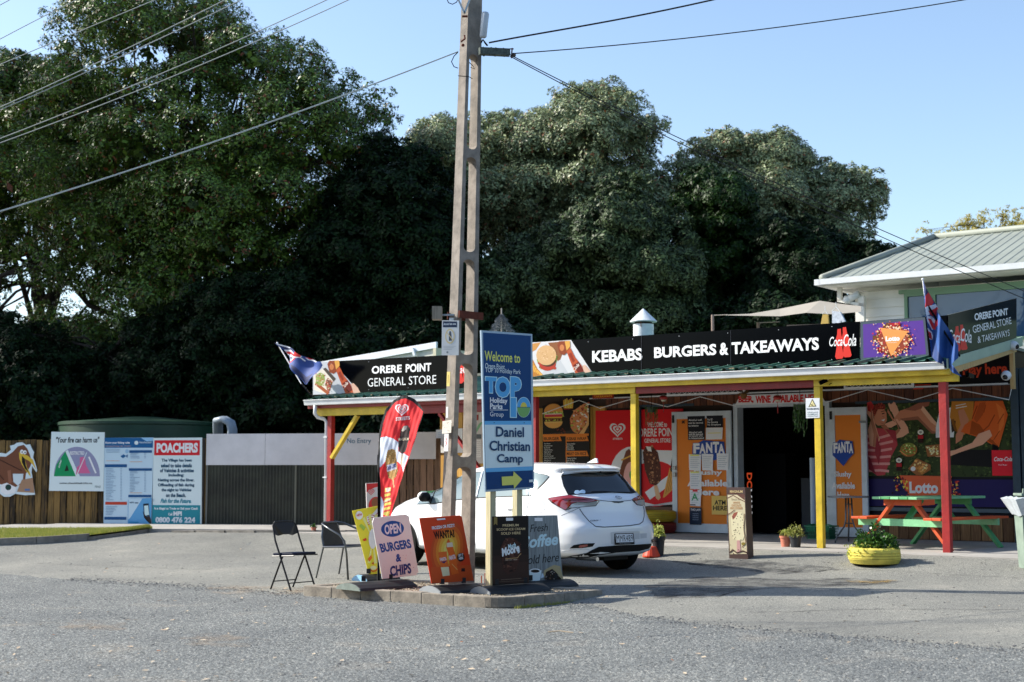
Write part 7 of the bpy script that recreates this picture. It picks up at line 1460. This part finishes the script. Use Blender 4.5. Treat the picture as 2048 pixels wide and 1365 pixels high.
# wheelie bin with a plastic liner at the right edge
bn=gp(2063,1137); root=T('rubbish_bin','tall tapered green grey bin with clear plastic liner at the right edge','bin',bn); bm=M('bin_green','7f9083',.6,0,.15,6); hb=.88
def fr(z,k=1.0): w=(.115+.04*z/hb)*k; return [bn+V((a*w,b*w,z)) for a,b in ((-1,-1),(1,-1),(1,1),(-1,1))]
m=MB(); a,b=fr(0),fr(hb)
for i in range(4): m.face([a[i],a[(i+1)%4],b[(i+1)%4],b[i]],bm)
m.face(a[::-1],bm); m.face(b,bm); m.build('bin_body',root)
lm=M('liner_plastic','c3ccd2',.25,0,.12,9,.3,15); m=MB(); a,b,c_=fr(hb*.74,1.12),fr(hb*.98,1.75),fr(hb*1.0,1.35)
N=8
def ringp(q,n=6): 
    o=[]
    for i in range(4):
        for k in range(n): o.append(q[i].lerp(q[(i+1)%4],k/n)+V((rr.uniform(-.006,.006),rr.uniform(-.006,.006),rr.uniform(-.012,.012))))
    return o
ra,rb,rc_=ringp(a),ringp(b),ringp(c_)
for A_,B_ in ((ra,rb),(rb,rc_)):
    for i in range(24): m.face([A_[i],A_[(i+1)%24],B_[(i+1)%24],B_[i]],lm)
m.build('liner',root,smooth=True); m=MB(); p0=fr(hb*.88,1.46); m.prism([p0[0].lerp(p0[1],.2),p0[0].lerp(p0[1],.9),p0[0].lerp(p0[1],.9)+SZ*.035,p0[0].lerp(p0[1],.2)+SZ*.035],V((0,-.008,0)),C('c2a878')); m.build('tape',root)
m=MB(); t0=fr(hb*1.02,.95); m.prism(t0,(0,0,.03),bm); m.tube([t0[0]+V((.02,0,.03)),t0[0]+V((.02,0,.08)),t0[0]+V((.09,0,.08)),t0[0]+V((.09,0,.03))],.012,bm,6); m.build('lid',root)
# cameras and lights under the eave
def dome(p,lab,d):
    root=T('security_camera',lab,'security camera',p); m=MB(); m.lathe(p,[(.0,-.07),(.05,-.06),(.072,-.02),(.075,.03),(.06,.05)],M('camera_white','d9dcdf',.35),20,ax=-V(d)); m.build('housing',root,smooth='auto'); m=MB(); m.ball(p+V(d).normalized()*.045,.045,M('camera_lens','0a0a0c',.1),12); m.build('lens',root,smooth=True); m=MB(); m.tube([p-V(d).normalized()*.03,p-V(d).normalized()*.05+V((0,.08,-.06)),p+V((.02,.12,.0))],.018,M('camera_white','d9dcdf',.35),8); m.build('bracket',root)
qq=PL(sp(.2,0,0),SB); dome(qq.P([(2028,692)])[0],'white dome camera at the top of the blue corner post',(.5,-.8,-.3)); dome(qq.P([(2012,752)])[0],'white dome camera hanging lower beside the words play here',(-.5,-.7,-.4))
p0=PL(sp(0,-.1,0),SA).P([(1651,763)])[0]; root=T('spot_lamp','black clamp spot lamp on the yellow beam beside the second yellow post','lamp',p0); m=MB(); m.bar(p0+V((-.09,0,-.03)),p0+V((.02,0,.02)),.05,.06,black); m.build('lamp_head',root); m=MB(); m.tube([p0,p0+V((.05,0,.05)),p0+V((.09,0,.04)),p0+V((.1,0,-.02)),p0+V((.05,0,-.05))],.005,black,5); m.lathe(p0+V((.03,0,.02)),[(.02,0),(.02,.05)],C('c9c9c4'),8); m.build('lead',root)
p0=qq.P([(1935,750)])[0]; m=MB(); m.bar(p0,p0+V((.09,.05,-.02)),.05,.06,black); m.tube([p0,p0+V((-.08,0,.1))],.006,black,5); tag(m.build('spot_lamp',loc=p0),'black spot lamp under the right barge below the hanging flag','lamp')
# warning sign on the yellow post
q_=PL(sp(-1.93,-.06,0),SA); pts=q_.P([(1611,797),(1639,796.5),(1639,836),(1612,837)]); root=T('warning_sign','small white surveillance camera warning sign on the yellow post','sign',pts[3]); m=MB(); m.prism(pts,SB*.006,C('d6dade')); m.build('plate',root)
q_.poly([(1617,814.5),(1624.5,798),(1633,813.5)],'2a2a22'); q_.poly([(1619,813.5),(1624.5,801),(1631,812.7)],'d9cf9a'); q_.dots([(1621,808),(1629,808),(1629,812),(1621,812)],8,['22221c'],.8,1.4,3); q_.text('WARNING',(1613,820.5),(1637.5,816.2),'2a3a52',.03)
for i,t_ in enumerate(('SURVEILLANCE','CAMERA','OPERATING')): q_.text(t_,(1615,826.5+i*3.8),(1636,823.6+i*3.8),'4a6a72',.01)
q_.done(root)
# lanterns, flower baskets
def lantern(u,v,t,lab,s=1):
    c=PL(sp(0,t,0),SA).P([(u,v)])[0]; root=T('lantern',lab,'lantern',c); rm=M('lantern_red','9a1512',.4); m=MB(); m.lathe(c,[(.03,-.035),(.06,-.025),(.072,0),(.06,.025),(.03,.035)],rm,18); m.build('shade',root,smooth='auto')
    m=MB(); m.lathe(c,[(.03,-.06),(.045,-.036)],C('b9b9a8'),14); m.lathe(c,[(.03,.036),(.02,.05)],C('b9b9a8'),14); m.build('collar',root); m=MB(); m.tube([c-SZ*.06,c-SZ*.12],.004,rm,5); m.tube([c-SZ*.12,c-SZ*.24],.008,rm,6); m.build('tassel',root); m=MB(); m.tube([c+SZ*.05,c+SZ*.2],.002,black,4); m.build('cord',root)
lantern(1327,796,.9,'small red paper lantern hanging over the ice cream mural'); lantern(1555,796,.9,'small red paper lantern hanging over the beer sign')
rr=random.Random(44)
for u,v,w,h,lab,t in ((1303,818,14,50,'hanging dark trailing plant before the ice cream mural',1.2),(1600,812,13,62,'hanging trailing plant at the right side of the doorway',.9)):
    q=PL(sp(0,t,0),SA); c=q.P([(u,v)])[0]; root=T('hanging_plant',lab,'hanging plant',c); m=MB(); m.mi(LV['olive']); m.lathe(c-SZ*.06,[(.06,0),(.09,.08)],M('hang_pot','2a3a30',.7),14); m.build('pot',root)
    m=MB(); m.mi(pl1)
    for k in range(56):
        a=rr.uniform(0,6.3); r=.1; x0=c+V((math.cos(a)*r,math.sin(a)*r,.03)); Lh=h/2844*24*rr.uniform(.3,1.0); pr=x0
        for j in range(int(Lh/.03)):
            nx=pr+V((rr.uniform(-.006,.006),rr.uniform(-.006,.006),-.03)); d=V((rr.uniform(-1,1),rr.uniform(-1,1),-.5))*.014; m.face([pr,nx+d*.5,nx,pr-d*.5],pl1); pr=nx
    m.build('trailing_stems',root); m=MB(); m.tube([c+SZ*.03,c+SZ*.3],.004,black,4); m.build('hanger',root)
for u,v,lab in ((1335,779,'red flower ornament hanging under the red beam'),):
    c=PL(sp(0,.3,0),SA).P([(u,v)])[0]; m=MB(); m.prism([c+V((-.05,0,.02)),c+V((0,0,.04)),c+V((.05,0,-.02)),c+V((0,0,-.04))],V((.0,.02,0)),M('ornament_red','c9201c',.4)); tag(m.build('ornament',loc=c),lab,'ornament')
c=PL(sp(0,1.0,0),SA).P([(1487,788)])[0]; root=T('hanging_basket','wire hanging basket with dry brown stems at the left end of the beer sign','hanging basket',c); m=MB()
for k in range(60): a=rr.uniform(0,6.3); r=rr.uniform(.02,.1); m.tube([c,c+V((math.cos(a)*r,math.sin(a)*r,rr.uniform(-.02,.07)))],.003,M('dry_stem','6a4a22',.9),4)
m.build('stems',root); m=MB(); m.lathe(c-SZ*.08,[(.03,0),(.06,.06),(.065,.08)],M('dry_stem','6a4a22',.9),12); m.build('pot',root)
# ================================================================ OVERHEAD WIRES
wg=M('wire_aluminium','a5aaa5',.7,0,spec=.2); wk=M('wire_black','17181a',.6)
def wire(pts,r,mat,lab,n=14):
    P=[aty(u,v,Y) for u,v,Y in pts]; out=[]
    if len(P)==2:
        for i in range(n+1): t=i/n; p=P[0].lerp(P[1],t); out.append(p)
    else:
        for i in range(n+1):
            t=i/n; q=[p for p in P]
            while len(q)>1: q=[a.lerp(b,t) for a,b in zip(q[:-1],q[1:])]
            out.append(q[0])
    m=MB(); m.tube(out,r,mat,6); return tag(m.build('overhead_wire',loc=P[0]),lab,'wire','overhead wires')
wire([(-200,120,15),(60,-22,15)],.0045,wg,'short pale wire crossing the top left corner'); wire([(-200,190,15),(0,75,15),(160,-3,15)],.0045,wg,'pale wire crossing the top left corner under the shortest one')
wire([(-200,214,16),(0,129,16),(330,-8,16)],.005,wg,'pale wire third from the top left corner'); wire([(-200,300,16),(130,165,16),(460,-5,16)],.0055,wg,'upper of the two pale wires that meet at the left edge'); wire([(-200,302,16),(130,172,16),(500,-8,16)],.0055,wg,'lower of the two pale wires that meet at the left edge')
wire([(-200,352,16),(250,190,16),(665,-5,16)],.0055,wg,'upper of the close parallel wires across the tall tree'); wire([(-200,356,16),(280,195,16),(715,-8,16)],.0055,wg,'lower of the close parallel wires across the tall tree')
wire([(-300,510,13),(300,345,15.5),(916,104,17.4)],.009,M('wire_white','b9bdb6',.7,spec=.2),'thick pale cable running from the pole down to the left edge',20)
wire([(978,86,17.3),(1100,62,17.5),(1240,44,17.8),(1470,-10,18)],.011,wk,'black drooping cable from the pole to the top edge'); wire([(1022,108,17.5),(1500,75,17.5),(2000,-12,17.5)],.007,wk,'long thin wire from the cross arm to the upper right')
wire([(1020,110,17.5),(1300,255,18.5),(1700,440,20),(2150,625,22)],.006,wk,'upper of the twin service wires running down to the house',20); wire([(1020,113,17.5),(1300,265,18.5),(1700,455,20),(2150,640,22)],.006,wk,'lower of the twin service wires running down to the house',20)
